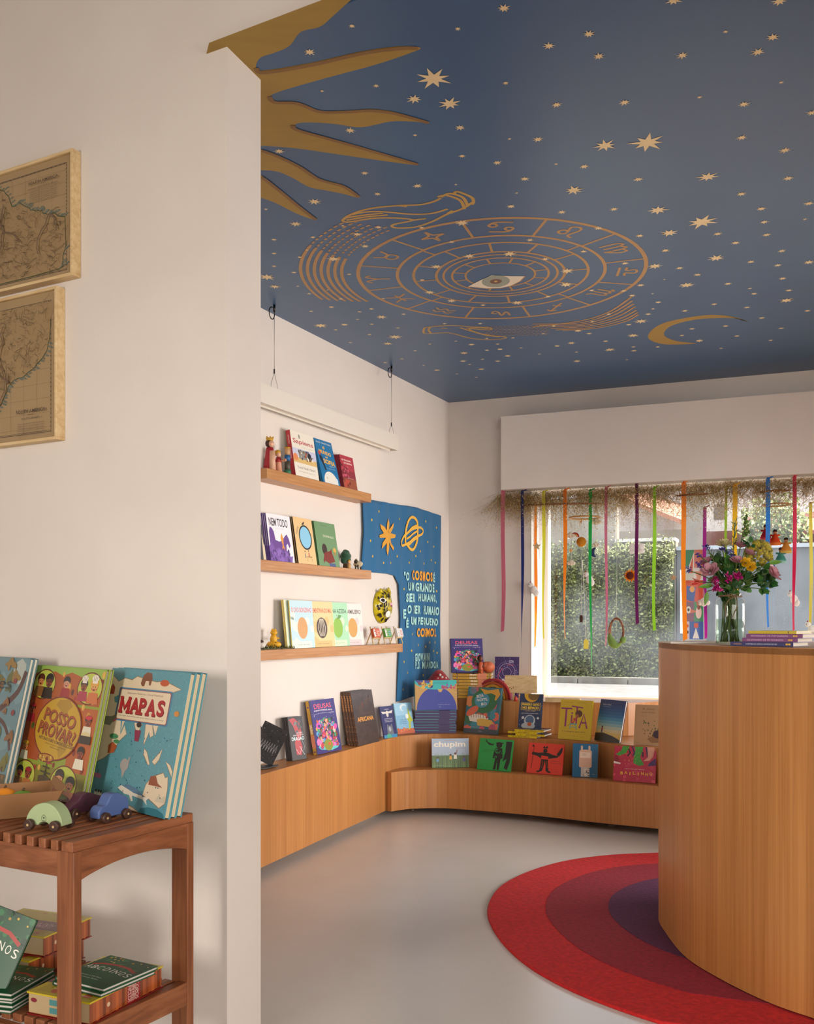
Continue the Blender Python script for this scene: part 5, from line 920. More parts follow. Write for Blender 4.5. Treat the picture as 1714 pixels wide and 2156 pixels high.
def a_posso(P):
    P.r(0, 0, 1, 1, '#8a9a2a'); P.r(0, .72, 1, 1, '#8fb04a'); P.p([(0, .72), (0, .93), (.08, .95), (.15, .92), (.3, .96), (.42, .93), (.55, .96), (.7, .93), (.82, .96), (1, .92), (1, .72)], '#a8541e'); P.r(0, .25, .3, .72, '#a84e20'); P.r(.7, .22, 1, .7, '#b05a22'); P.r(0, 0, 1, .22, '#7d7a1c'); P.dots(60, 0, .0, 1, .96, .03, ['#7d2a1e', '#5a2a18', '#c88a2a', '#a02c24', '#d8a848', '#4a5a22'], 12)
    rng = random.Random(5)
    def face(x, y, s, skin, hair, body, hat=None):
        P.p([(x-1.4*s, y-2.2*s), (x-1.1*s, y-.7*s), (x+1.1*s, y-.7*s), (x+1.4*s, y-2.2*s)], body); P.e(x, y+.45*s, 1.0*s, .75*s, hair, n=14); P.e(x, y, .8*s, .72*s, skin, n=14); P.p([(x-.8*s, y+.25*s), (x-.6*s, y+.75*s), (x+.6*s, y+.75*s), (x+.8*s, y+.25*s), (x, y+.45*s)], hair)
        P.e(x-.3*s, y+.1*s, .09*s, .09*s, '#1c1410', n=8); P.e(x+.3*s, y+.1*s, .09*s, .09*s, '#1c1410', n=8); P.e(x, y-.32*s, .3*s, .13*s, '#5a1a14', n=10); P.e(x-.5*s, y-.2*s, .16*s, .12*s, '#c8543c', n=8); P.e(x+.5*s, y-.2*s, .16*s, .12*s, '#c8543c', n=8)
        if hat == 'chef':
            P.r(x-.6*s, y+.55*s, x+.6*s, y+.9*s, '#e8e0d0'); P.e(x, y+1.25*s, .85*s, .5*s, '#e8e0d0', n=12); [P.l([(x+k*.3*s, y+.9*s), (x+k*.45*s, y+1.6*s)], .006, '#a8a090') for k in (-1, 0, 1)]
        elif hat: P.e(x, y+.75*s, 1.0*s, .35*s, hat, n=12)
    for cx_, cy_, rx, ry in ((.17, .85, .17, .125), (.83, .85, .17, .125), (.14, .12, .17, .12), (.72, .12, .19, .14)): P.e(cx_, cy_, rx, ry, '#6b2a1a', n=26); P.e(cx_, cy_, rx-.012, ry-.01, '#b8c24a', n=26)
    face(.11, .87, .055, '#c8844a', '#5a2a1a', '#8a5a2a'); face(.24, .87, .06, '#6b3420', '#1c120e', '#2a1c14'); face(.5, .87, .05, '#d09a7a', '#1a1416', '#9c1f24'); face(.75, .86, .05, '#7d4428', '#1a1416', '#a8324a', 'chef'); face(.89, .86, .055, '#d8a05a', '#d8a02a', '#c8703a', 'chef')
    face(.07, .64, .045, '#8a4a2a', '#1a1416', '#9c1f24', '#a8242a'); face(.9, .6, .045, '#7d3a22', '#1a1416', '#e0d8c0', '#c81f3c'); face(.08, .34, .045, '#c8884a', '#7d5a1a', '#d8d0b0', '#c8982a'); face(.88, .36, .05, '#7d3c24', '#1c1614', '#e8e0c8')
    face(.07, .13, .05, '#a85a30', '#1a1416', '#8a5a2a'); face(.2, .13, .05, '#8a4426', '#3a1a14', '#b8703a', '#9c1c24'); face(.66, .15, .065, '#c88a5a', '#2a1c18', '#b8602a'); face(.82, .12, .06, '#d08a5a', '#1a1618', '#c87a54'); P.e(.72, .02, .14, .03, '#5a1a14', n=16); P.e(.72, .03, .1, .02, '#6b7a2a', n=16)
    P.e(.9, .5, .06, .03, '#d8c890'); P.r(.82, .44, .98, .5, '#2a241c'); P.p([(.38, .02), (.36, .14), (.46, .16), (.54, .13), (.52, .02)], '#4a3a1c'); P.l([(.45, .1), (.45, .26)], .012, '#3a2c18'); P.l([(.38, .18), (.52, .17)], .01, '#3a2c18'); P.l([(.4, .22), (.5, .21)], .01, '#3a2c18'); P.p([(.45, .26), (.56, .25), (.45, .24)], '#a8242a')
    P.e(.5, .52, .335, .25, '#7d2a1c', n=40); P.e(.5, .52, .32, .238, '#c29a18', n=40); P.p([(.46, .74), (.6, .75), (.66, .7), (.6, .66), (.62, .62), (.54, .6), (.5, .66), (.42, .7)], '#a88214'); P.p([(.6, .5), (.7, .46), (.68, .36), (.6, .3), (.56, .36), (.58, .44)], '#ab8616')
    for dx, dy, c in ((.01, -.007, '#5a1e0e'), (-.003, .002, '#5a1e0e'), (0, 0, '#a24a12')):
        P.t('POSSO', .51+dx, .6+dy, .46, .1, c, rot=-5, shear=.15, bold=.012); P.t('PROVAR?', .5+dx, .49+dy, .54, .1, c, rot=-5, shear=.15, bold=.012)
    P.t('HISTORIAS SOBRE COMIDAS DELICIOSAS', .52, .415, .52, .024, '#4a2012', rot=-4, bold=.02); P.t('Aleksandra Mizielinska e Daniel Mizielinski', .52, .387, .3, .01, '#4a2012', rot=-4); P.t('Natalia Baranowska', .52, .368, .14, .01, '#4a2012', rot=-4); P.e(.42, .285, .12, .035, '#7d2a1c'); P.e(.42, .285, .105, .026, '#b88424'); P.dots(20, .33, .265, .5, .305, .012, ['#7d2a1c', '#d8b848'], 4)
def a_tree(P):
    P.r(0, 0, 1, 1, '#5f8088'); P.dots(20, 0, .3, 1, 1, .12, ['#6b8c92', '#567880', '#a8b0a8'], 4); P.r(0, 0, 1, .12, '#5a4a2c'); P.dots(60, 0, .05, 1, .2, .03, ['#7d5a30', '#4a3c24'], 3)
    br = '#4a2a24'
    for l_, w_ in (([(.3, 0), (.36, .3), (.5, .5), (.72, .6), (.92, .74), (.98, .9)], .05), ([(.6, .55), (.8, .5), (.92, .4), (.98, .3)], .03), ([(.4, .4), (.3, .6), (.4, .8)], .04), ([(.84, .8), (.82, .95)], .012)): P.l(spline(l_, 4), w_, br)
    rd = random.Random(8)
    for k in range(46):
        x, y, s_, q = rd.uniform(.05, .96), rd.uniform(.2, .97), rd.uniform(.03, .07), rd.uniform(-60, 60); c = rd.choice(['#6b6a2c', '#8a6a2a', '#5a5f2c', '#7d5224'])
        for t in (-1, 0, 1): P.e(x+t*s_*.5, y-abs(t)*s_*.3, s_*.32, s_*.75, c, q+t*35, 10)
    for x, y in ((.86, .82), (.74, .48), (.92, .58)): P.e(x, y, .025, .022, '#7d2a2a')
    P.t('Arvores', .42, .8, .8, .09, '#1c2a2c', shear=.2)
a = F(184, 1684, ZT); b = F(345, 1728, ZT)
lb = ['second', 'third', 'rearmost']
e, W_, H_, M_ = stand(a, b, 1409, ZT, a_mapas, '#4a8a96', 'front large turquoise world map book with red title on the side table', T=.017, lean=12, th=.0028, pages='#cdb995', copies=2, clabels=['%s large turquoise map book, fore-edge showing beside the front copy' % q for q in lb], cgroup='large turquoise map books on the side table')
a = F(26, 1659, ZT); b = F(168, 1700, ZT)
stand(a, b, 1402, ZT, a_posso, '#8a9a2a', 'front large green and yellow food stories book with crowded faces on the side table', T=.0115, lean=12, th=.0028, pages='#9a9288', copies=1, clabels=['second large green food stories book behind the crowded faces cover'])
a = F(-130, 1636, ZT); b = F(4, 1668, ZT)
stand(a, b, 1382, ZT, a_tree, '#5f8088', 'front large grey blue book with oak branches, cut by the left frame edge', T=.013, lean=13, th=.0028, copies=1, clabels=['second large grey blue book behind the oak branches cover'])

# ---- kraft tray with wooden fruit
tc_ = F(-6, 1716, ZT); tr = empty('kraft_tray', Matrix.Translation(tc_+V((0, 0, .001))) @ Matrix.Rotation(R(28), 4, 'Z'), 'brown kraft card tray with cut handle, beside the green food book', 'tray')
m = MB().set('#8f6640', 'matte'); a_, b_, h_ = .15, .095, .065; o1 = [(-a_*.8, -b_*.75), (a_*.8, -b_*.75), (a_*.8, b_*.75), (-a_*.8, b_*.75)]; o2 = [(-a_, -b_), (a_, -b_), (a_, b_), (-a_, b_)]
m.slab([(x, y, 0) for x, y in o1][::1], (0, 0, .002))
for i in (0, 2, 3):
    j = (i+1) % 4; m.slab([(o1[i][0], o1[i][1], 0), (o1[j][0], o1[j][1], 0), (o2[j][0], o2[j][1], h_), (o2[i][0], o2[i][1], h_)], ((.002 if i == 3 else 0), (.002 if i == 0 else -.002 if i == 2 else 0), 0))
# the end with the hand hole is built as four strips round the hole
def E_(u, v): q = .8+.2*v; return V((a_*q, b_*(.75+.25*v)*(2*u-1), h_*(v+.35*max(0, v-.6)*(1-abs(2*u-1)))))
for u0, u1, v0, v1 in ((0, 1, 0, .5), (0, .28, .5, .85), (.72, 1, .5, .85), (0, 1, .85, 1.2)): m.slab([E_(u0, v0), E_(u1, v0), E_(u1, v1), E_(u0, v1)], (-.002, 0, 0))
m.build('body', parent=tr)
for x, y, z, r_, c, lb in ((-.03, -.01, .034, .03, '#a8321c', 'red wooden toy fruit in the kraft tray'), (.02, .02, .04, .028, '#e08a1c', 'orange wooden toy fruit in the kraft tray'), (.06, -.02, .034, .03, '#5f8a24', 'green wooden toy fruit in the kraft tray')):
    p = tr.matrix_world @ V((x, y, z)); m = MB().set(c, 'satin'); m.ball(p, (r_*1.15, r_, r_*.9), 18, 12); m.set('#4a3018', 'satin').tube([p+V((0, 0, r_*.85)), p+V((.004, 0, r_*1.1))], .003, 6); m.build('wooden_fruit', origin=p, label=lb, cat='toy fruit', group='wooden fruit in the kraft tray')

# ---- toy cars
def car(px0, py0, px1, py1, prof, col, col2, label, dy=.05, wr=.0135, wheels=((.16, .85)), rot=None, mark=True, wz=.9):
    A = F(px0, py0, ZT); B = F(px1, py1, ZT); x = B-A; x.z = 0; W = x.length; x.normalize(); b = V((-x.y, x.x, 0)); M_ = Matrix((x, b, Z)).transposed().to_4x4(); M_.translation = A
    e = empty('toy_car', M_, label, 'toy car'); m = MB().set(col, 'satin')
    pr_ = spline([(u*W, v*W+wr*.7) for u, v in prof], 4); m.slab([(u, .008, v) for u, v in pr_], (0, dy-.016, 0)); m.build('body', parent=e, bevel=.003)
    m = MB().set(col2, 'satin'); n = len(pr_); top = [p for p in pr_ if p[1] > wr*1.3]
    for q in wheels:
        for y0, y1 in ((-.006, .007), (dy-.007, dy+.006)):
            m = MB().set('#ffffff', 'walnut'); c = [(q*W+wr*math.cos(a), wr+wr*math.sin(a)) for a in [2*math.pi*k/18 for k in range(18)]]; m.slab([(u, y0, v) for u, v in c], (0, y1-y0, 0))
            k = m.build('wheel', parent=e, bevel=.003); m = MB().set('#c8a878', 'satin'); c = [(q*W+.003*math.cos(a), wr+.003*math.sin(a)) for a in [2*math.pi*k_/10 for k_ in range(10)]]; m.slab([(u, y0-.0008 if y0 < 0 else y1-.001, v) for u, v in c], (0, .0018, 0)); m.build('axle_pin', parent=k)
    if mark:
        m = MB(); P = PT(m, lambda u, v, h: V((W*.5+u, .0078-h, W*.28+v)), mat='print'); s_ = .0085
        P.l([(-s_*.7, -s_*.7), (s_*.7, -s_*.7), (s_*.7, s_*.35), (0, s_), (-s_*.7, s_*.35)], .0011, '#2a2a24', True); P.p([(-.0028, .0026), (.0028, .0026), (0, -.003)], '#2a2a24'); m.build('house_mark', parent=e)
    return e
car(49, 1747, 127, 1753, [(.02, .04), (.02, .16), (.1, .32), (.25, .46), (.45, .53), (.65, .52), (.82, .42), (.94, .25), (.99, .08), (.97, .03), (.85, .02), (.68, .02), (.6, .08), (.5, .11), (.4, .08), (.33, .02)], '#9fb083', '#7fa898', 'pale green striped wooden toy car with dark wheels', .055)
car(146, 1727, 222, 1712, [(0, .06), (.02, .14), (.15, .22), (.28, .28), (.42, .42), (.62, .44), (.82, .36), (.98, .3), (1, .08), (.9, .03), (.6, .02), (.3, .02), (.1, .03)], '#4a2434', '#4a2434', 'dark purple wooden toy car behind the green one', .05)
car(213, 1736, 276, 1722, [(0, .02), (0, .2), (.1, .32), (.25, .36), (.4, .58), (.62, .6), (.85, .5), (.98, .4), (1, .1), (.9, .04), (.5, .03), (.1, .02)], '#4a5f92', '#3c4c78', 'blue wooden toy car at the foot of the map book', .05, mark=False)

# ---- books and boxes on the lower shelf
GR = '#0a4a28'
def a_dino(P):
    P.r(0, 0, 1, 1, GR); P.dots(30, 0, .55, 1, 1, .06, ['#1c5a34', '#0f3a22', '#246b3a'], 3); P.l([(.05, .62), (.2, .7), (.45, .74), (.7, .72), (.92, .62)], .06, '#a8281c'); P.dots(12, .1, .78, .95, .97, .025, ['#c8a83a', '#b8862a'], 5)
    for i, (ch_, x) in enumerate(zip('ABCDINOS', (.08, .19, .3, .44, .55, .65, .78, .91))): P.t(ch_, x, .53+.04*math.sin(x*3.1)-.02*i*.3, .09 if ch_ != 'I' else .02, .12, '#e8e4d8', rot=-4+(i % 3)*3)
    P.t('Alexandre e Edil Neto', .4, .27, .5, .03, '#c8d0c4'); P.t('Fernando Brito', .45, .2, .4, .03, '#c8d0c4')
def s_dino(Q): Q.r(0, 0, 1, 1, '#0f5a34'); Q.e(.8, .5, .02, .3, '#e8e8e0')
def dinoflat(P0, d, n, seed, lb): return stack(P0, d, n, .20, .2, .008, s_dino, GR, lb, 'green hardbacks on the lower shelf', seed, .006, top_art=a_dino, spine='#0f5a34')
def boxed(P0, ang, L, Wd, Hh, label, band=True, text='AMIGOS'):
    M_ = Matrix.Translation(P0) @ Matrix.Rotation(ang, 4, 'Z'); e = empty('boxed_set', M_, label, 'box'); m = MB()
    m.set('#a0502a', 'gloss').box((.003, .003, .004), (L-.003, Wd-.003, Hh-.004)); m.set('#c8b21c', 'gloss').box((0, 0, Hh-.004), (L, Wd, Hh)); m.set('#7d1c1c', 'gloss').box((0, 0, 0), (L, Wd, .003))
    P = PT(m, lambda u, v, h: V((u, v, Hh+h)), L, Wd, mat='gloss'); P.r(.05, .08, .95, .92, '#b8a01c')
    P.dots(20, .05, .1, .95, .9, .06, ['#b8862a', '#6b3a5a', '#8a6a8a', '#c85a3a'], 7); P.p([(.25, 0), (.6, 0), (.6, 1), (.25, 1)], '#7d4a5a'); P.t('ARMADILHAS', .42, .5, .7*Wd/L, .18*L/Wd, '#c8a8b0', rot=90)
    Q = PT(m, lambda u, v, h: V((u, .003-h, v)), L, Hh, mat='gloss')
    for k in range(12): Q.r(k/12+.01, .06, k/12+.05, .92, ['#8a4422', '#b8602e', '#74381c'][k % 3])
    Q.e(.25, .5, .02, .1, '#d8b890'); 
    if band: Q.r(.5, 0, .68, 1, '#8f1c24'); [Q.t(t, .53+i*.035, .5, .8*Hh/L, .16*L*.25/Hh, '#e0c8b8', rot=-90) for i, t in enumerate(('INCLUI:', 'LIVRO DE 52 PAGINAS', 'CENARIO DOBRAVEL', 'COPOS'))]
    Q = PT(m, lambda u, v, h: V((.003-h, Wd-u, v)), Wd, Hh, mat='gloss'); Q.r(.02, .1, .98, .9, '#b8a078'); Q.r(.35, .2, .5, .45, '#4a8a8a'); Q.r(.35, .55, .5, .8, '#4a8a8a'); Q.e(.1, .65, .05, .1, '#7d1c2c'); Q.l([(.7, .1), (.7, .9)], .01, '#7d5a34')
    Q = PT(m, lambda u, v, h: V((L-.003+h, u, v)), Wd, Hh, mat='gloss'); Q.r(.02, .1, .98, .9, '#c8b890'); Q.r(.3, .25, .8, .8, '#3a6a6a'); Q.l([(.55, .2), (.55, .85)], .02, '#1c2c2c'); Q.l([(.3, .52), (.8, .52)], .02, '#1c2c2c')
    m.build('box_body', parent=e); return e
def oset(P0, P1, Wd, Hh, z, label, band, L=None):
    x = P1-P0; x.z = 0; ang = math.atan2(x.y, x.x); q = P0.copy(); q.z = z; return boxed(q, ang, L or x.length, Wd, Hh, label, band)
c0 = V((-.751, 2.289, 0))+tw*.03-tu*.0; c1 = V((-.638, 2.55, 0))+tw*.02
oset(c0, c1, .19, .055, ZS-.001, 'yellow topped picture box set with red band, at the right of the lower shelf', True)
oset(V((-.985, 2.60, 0)), V((-.90, 2.79, 0)), .24, .055, ZS-.001, 'lower of two picture box sets stacked at the back of the lower shelf', False)
oset(V((-.954, 2.62, 0)), V((-.885, 2.80, 0)), .24, .055, ZS+.0555, 'upper of two picture box sets stacked at the back of the lower shelf', False)
def lay(P0, xd, W_, H_, T, z, label, grp='green hardbacks on the lower shelf', src=None):
    x = xd.normalized(); M_ = Matrix((x, -Z, V((-x.y, x.x, 0)))).transposed().to_4x4(); q = P0.copy(); q.z = z+T; M_.translation = q
    return dup(src, M_, label) if src else book(M_, W_, H_, T, a_dino, GR, label, grp, pages='#c8c0b8')
x = V((.868, -.496, 0)); p = V((-.877, 2.40, 0))+tw*.03
e = lay(p, x, .165, .18, .009, ZS+.0555, 'green hardback lying on the yellow box, the lower one'); lay(p+V((.004, .006, 0)), x, .165, .18, .009, ZS+.065, 'green hardback lying on top of the yellow box', src=e)
x = V((.97, -.24, 0)); p = V((-1.11, 2.43, 0))
for k, w_ in enumerate(('lowest', 'second', 'third', 'fourth', 'topmost')): lay(p+V((.003*(k % 2), .004*(k % 3), 0)), x, .165, .18, .009, ZS-.0015+k*.0096, '%s green hardback of the pile at the lower left' % w_, src=e)
p0 = V((-1.135, 2.46, ZS+.047+.03)); x = V((.98, -.12, 0)).normalized(); M_, _ = lean_mat(p0, p0+x*.165, 20, .012); book(M_ @ Matrix.Rotation(R(17), 4, 'Y'), .165, .18, .012, a_dino, GR, 'green hardback standing tilted at the lower left, cut by the frame', pages='#c8c0b8')

# ============================================================ framed maps on the near wall
def wmap(r_top, r_bot, Wd, label, seed, upper):
    tr_ = wa(*r_top, .035); br_ = wa(*r_bot, .035); Hh = tr_.z-br_.z; tl = tr_-dA*Wd; bl_ = V((tl.x, tl.y, br_.z))
    M_ = Matrix((dA, -nA, Z)).transposed().to_4x4(); M_.translation = bl_; e = empty('framed_map', M_, label, 'picture')
    m = MB().set('#ffffff', 'pine'); f_ = .009; D_ = .034
    for a0, a1, z0, z1 in ((0, Wd, 0, f_), (0, Wd, Hh-f_, Hh), (0, f_, f_, Hh-f_), (Wd-f_, Wd, f_, Hh-f_)): m.box((a0, 0, z0), (a1, D_, z1))
    m.build('frame', parent=e, bevel=.001)
    m = MB().set('#b49a74', 'matte'); m.box((f_, .012, f_), (Wd-f_, .016, Hh-f_)); w0, h0 = Wd-2*f_, Hh-2*f_
    P = PT(m, lambda u, v, h: V((f_+u, .012-h, f_+v)), w0, h0, mat='matte'); ink = '#5a4a3c'; bd = 1-.05*h0/w0*1.4
    x1, y0, y1 = 1-.045, .045 if True else 0, .94
    for o_ in (0, .008): P.l([(0, y1-o_), (x1-o_*.7, y1-o_), (x1-o_*.7, y0+o_), (0, y0+o_)], .0025 if o_ else .004, ink)
    for k in range(60): P.r(.02+k*.0155, y1-.008, .0275+k*.0155, y1, ink) if k % 2 else P.r(x1-.0055, y0+k*.015, x1, y0+.0075+k*.015, ink)
    for k in range(9): P.l([(.1*k+.05, y0), (.1*k+.05, y1)], .0012, '#8a7658'); P.l([(0, .1*k+.08), (x1, .1*k+.08)], .0012, '#8a7658')
    rd = random.Random(seed)
    coast = [(.0, .95), (.3, .93), (.42, .9), (.5, .84), (.55, .7), (.6, .72), (.66, .66), (.7, .62), (.76, .6), (.8, .56), (.86, .54), (.92, .5), (.97, .48), (.985, .38), (.95, .25), (.92, .1), (.9, .06), (0, .06)] if upper else [(.0, .94), (.5, .94), (.98, .93), (.96, .84), (.95, .7), (.92, .6), (.86, .52), (.76, .46), (.66, .42), (.62, .36), (.58, .28), (.52, .2), (.4, .1), (.2, .06), (0, .06)]
    cs_ = spline(coast, 4); cs_ = [(x+rd.uniform(-.006, .006), y+rd.uniform(-.006, .006)) for x, y in cs_]
    P.p(cs_, '#ab9068'); cs2 = [q for q in (cs_ if upper else cs_[10:]) if q[0] < x1 and q[1] < y1]; P.l(cs2, .006, '#5a5a34')
    for i in range(0, len(cs2)-4):
        x, y = cs2[i];
        if x > .945: continue
        q = rd.uniform(.01, .03)
        for k in range(3): P.l([(x+k*.006, y+k*.003), (x+k*.006+q, y+(q if upper else -q*.6))], .0028, '#71817a')
    for k in range(900):
        x, y = rd.uniform(0, .95), rd.uniform(.07, .93)
        if not inside(x, y, cs_): continue
        ps = [(x, y)]; an = rd.uniform(0, 6.28)
        for _ in range(rd.randint(3, 8)): an += rd.uniform(-.9, .9); x += .008*math.cos(an); y += .011*math.sin(an); ps.append((x, y))
        P.l(ps, rd.choice([.0012, .0016, .0024]), rd.choice(['#6f5a40', '#5f4c38', '#7d6848']))
    for k in range(9):
        x, y = rd.uniform(.15, .9), rd.uniform(.5, .9); an = -1.6; ps = []
        for _ in range(26): an += rd.uniform(-.5, .5); an = an*.9-.16; x += .012*math.cos(an); y += .016*math.sin(an); ps.append((x, y)) if inside(x, y, cs_) else None
        if len(ps) > 3: P.l(ps, .007, '#6b5442')
    tx, ty = (.8, .84) if upper else (.82, .2)
    P.t('SOUTH AMERICA', tx, ty, .22, .024, ink, bold=.02); P.t('Sheet', tx, ty-.025, .04, .01, ink); P.t('GUIANA AND NORTH BRAZIL' if upper else 'SOUTH BRAZIL', tx, ty-.05, .22 if upper else .14, .013, ink)
    for k in range(6): P.t('Published under the superintendence of the society', tx, ty-.085-k*.016, .2, .011, '#6b5a48')
    m.build('print', parent=e)
    m = MB().set('#ffffff', 'picture_glass'); m.box((f_, .006, f_), (Wd-f_, .0075, Hh-f_)); m.build('glass', parent=e)
glass('picture_glass', (.97, .96, .94, 1), rough=.04)
wmap((152, 311), (153, 578), .62, 'upper pine framed antique map of northern coast on the near wall', 3, True)
wmap((118.5, 600.7), (118.5, 924), .62, 'lower pine framed antique map of southern coast on the near wall', 5, False)
# ============================================================ thin translucent things
def thin_mat(name, tr, rough=.6, sheen=0):
    m = bpy.data.materials.new(name); m.use_nodes = True; n = m.node_tree.nodes; l = m.node_tree.links; b = n['Principled BSDF']; o = n['Material Output']
    a = n.new('ShaderNodeAttribute'); a.attribute_name = 'Col'; l.new(a.outputs['Color'], b.inputs['Base Color']); b.inputs['Roughness'].default_value = rough
    t = n.new('ShaderNodeBsdfTranslucent'); l.new(a.outputs['Color'], t.inputs[0]); x = n.new('ShaderNodeMixShader'); x.inputs[0].default_value = tr
    l.new(b.outputs[0], x.inputs[1]); l.new(t.outputs[0], x.inputs[2]); l.new(x.outputs[0], o.inputs[0]); MATS[name] = m
thin_mat('ribbon', .5, .35); thin_mat('leaf', .35, .45); thin_mat('dry', .45, .7); thin_mat('wool', .4, .9)
def one(mb, name, origin, label, cat, group=None, bevel=0): return mb.build(name, origin=origin, label=label, cat=cat, group=group, bevel=bevel)

# ============================================================ figures on the shelves
def sh(px, z, off=.06): p = sl(px, off, z); return p
m = MB(); p = sh(568, Z1); m.set('#a82030', 'satin').lathe(p, [(.034, 0), (.03, .03), (.022, .09), (.017, .118)], 16, 1, .6); m.set('#d8a88a').lathe(p+V((.014, -.008, 0)), [(.018, 0), (.014, .1)], 10); m.set('#3c1c14').ball(p+V((-.002, 0, .138)), .021); m.set('#d8a88a').ball(p+V((.007, -.006, .136)), .017)
m.set('#c8982a').lathe(p+V((0, 0, .152)), [(.017, 0), (.019, .014)], 10); [m.ball(p+V((.017*math.cos(a), .017*math.sin(a), .17)), .004, 6, 4) for a in (0, 1.26, 2.5, 3.8, 5)]
one(m, 'king_figurine', p, 'wooden king figurine in red cape with gold crown, left end of the highest shelf', 'figurine')
m = MB(); p = sh(586, Z1, .075); m.set('#c88a6a', 'satin').lathe(p, [(.02, 0), (.015, .06), (.01, .075)], 12); m.set('#a82c2c').lathe(p+V((0, 0, .05)), [(.019, 0), (.011, .026)], 12); m.set('#d8a88a').ball(p+V((0, 0, .09)), .014); m.set('#c8982a').ball(p+V((-.004, .004, .098)), .017); m.set('#c88a6a').tube([p+V((.01, -.005, .055)), p+V((.034, -.012, .058))], .005); m.ball(p+V((.037, -.013, .06)), .008)
one(m, 'child_figurine', p, 'small wooden figurine with yellow hair and outstretched arm beside the king', 'figurine')
m = MB(); p = sh(605, Z1, .075); m.set('#2c6a4a', 'satin').lathe(p, [(.02, 0), (.019, .02), (.012, .026)], 12); m.set('#4a4438').lathe(p, [(.015, .02), (.015, .07)], 12); m.set('#1f5f94').lathe(p, [(.016, .07), (.015, .1)], 12); m.set('#c89a6a').lathe(p, [(.013, .1), (.014, .135)], 12); m.set('#c8982a').lathe(p, [(.016, .134), (.016, .14)], 12)
one(m, 'peg_figurine', p, 'blue shirted wooden peg figurine next to the cream book on the highest shelf', 'figurine')
m = MB(); p = sh(727, Z2, .055); m.set('#5a4028', 'matte').lathe(p, [(.014, 0), (.011, .04)], 10)
for k, (dx, dz, r_) in enumerate(((0, .07, .03), (.022, .055, .022), (-.014, .05, .022), (.03, .075, .02), (.006, .09, .022), (-.012, .08, .02))): m.set('#1f4a30', 'felt').ball(p+dL*dx+Z*dz, r_, 12, 8, .08, k)
one(m, 'toy_tree', p, 'dark green toy tree at the right of the green books', 'toy')
m = MB(); p = sh(735, Z2, .085); m.set('#c89a5a', 'satin').lathe(p, [(.011, 0), (.009, .03)], 10); m.set('#d8a88a').ball(p+Z*.038, .009); m.set('#c8982a').ball(p+Z*.043, .009); one(m, 'child_figurine', p, 'tiny yellow haired toy child in front of the toy tree', 'figurine')
m = MB(); p = sh(754, Z2, .06); m.set('#c8b898', 'felt').ball(p+Z*.035, (.028, .018, .02), 14, 8, .05); m.set('#3a2a20', 'satin').ball(p-dL*.026+Z*.048+V((0, -.006, 0)), .012); m.set('#c8b898', 'felt').ball(p-dL*.022+Z*.058, .009)
m.set('#3a2a20', 'satin'); [m.tube([p+dL*a+nL*b, p+dL*a+nL*b+Z*.03], .004) for a in (-.016, .016) for b in (-.008, .008)]; one(m, 'toy_sheep', p, 'small woolly toy sheep with dark face at the right end of the middle shelf', 'toy')
# moss and the yellow cat toy
rd = random.Random(3); m = MB().set('#4a4a1c', 'felt')
for k in range(420):
    q = sl(rd.uniform(546, 626), rd.uniform(.01, .1), Z3); h = rd.uniform(.004, .02)*(1 if rd.random() < .8 else 1.5); m.col = rd.choice(['#4a4a1c', '#5f5a24', '#3a3a18', '#6b6430']); a = rd.uniform(0, 6.3); w_ = V((math.cos(a), math.sin(a), 0))*.006; m.poly([q-w_, q+w_, q+V((rd.uniform(-.01, .01), rd.uniform(-.01, .01), h))])
m.set('#4a4420'); pts_ = [(sl(546, .005, 0)), (sl(622, .005, 0)), (sl(628, .06, 0)), (sl(618, .1, 0)), (sl(544, .1, 0))]; m.prism([(q.x, q.y) for q in pts_], Z3, Z3+.005); m.build('moss_mat', label='patch of dry olive moss at the left of the lowest shelf', cat='moss', kind='stuff')
m = MB(); p = sh(577, Z3+.006, .06); g = '#d8a018'; m.set(g, 'satin').ball(p+Z*.018, (.038, .022, .018), 14, 8); m.ball(p+dL*-.004+Z*.045, (.018, .015, .026), 12, 8); m.ball(p-dL*.002+Z*.078, (.018, .014, .015), 12, 8); m.ball(p-dL*.014+Z*.092, .006); m.ball(p+dL*.01+Z*.092, .006); m.tube([p+dL*.01+Z*.05, p+dL*.045+Z*.048], .0045); m.set('#2a1c10'); [m.ball(p+dL*rd.uniform(-.03, .03)+nL*.018+Z*rd.uniform(.01, .03), .0022, 6, 4) for _ in range(14)]; one(m, 'toy_leopard', p, 'yellow spotted toy leopard sitting on the moss', 'toy')
m = MB(); p = sh(551, Z3+.006, .08); m.set('#e0d8cc', 'felt').ball(p+Z*.018, (.02, .014, .016)); m.set('#4a2c20').ball(p+Z*.034, .01); one(m, 'toy_animal', p, 'small brown and white toy animal at the left edge of the moss', 'toy')
# spotted cat mask on the wall
mk = wl(803, 1275, .0); s0 = (mk-cL).dot(dL); q_ = cL+dL*s0; msk = empty('cat_mask', V((q_.x, q_.y, mk.z)), 'yellow black-spotted papier mache cat mask hung right of the lowest shelf books', 'mask'); mo = msk.location.copy()
def mz(px, py): p = wl(px, py, .01); return ((p-cL).dot(dL), p.z)
out = [mz(*q) for q in ((806, 1239), (812, 1243), (818, 1238), (818, 1252), (822, 1275), (820, 1295), (812, 1308), (803, 1313), (795, 1306), (789, 1290), (788, 1270), (792, 1252), (798, 1243))]; out = spline(out+[out[0]], 3)[:-1]
ox = sum(a for a, b in out)/len(out); oz = sum(b for a, b in out)/len(out); m = MB().set('#c8b41c', 'gloss'); m.smooth = True
rings = []
for f_, d_ in ((1, .004), (.97, .02), (.75, .038), (.4, .048)): rings.append(m.pts([cL+dL*(ox+(a-ox)*f_)+nL*d_+Z*(oz+(b-oz)*f_-HC) for a, b in out]))
n = len(out)
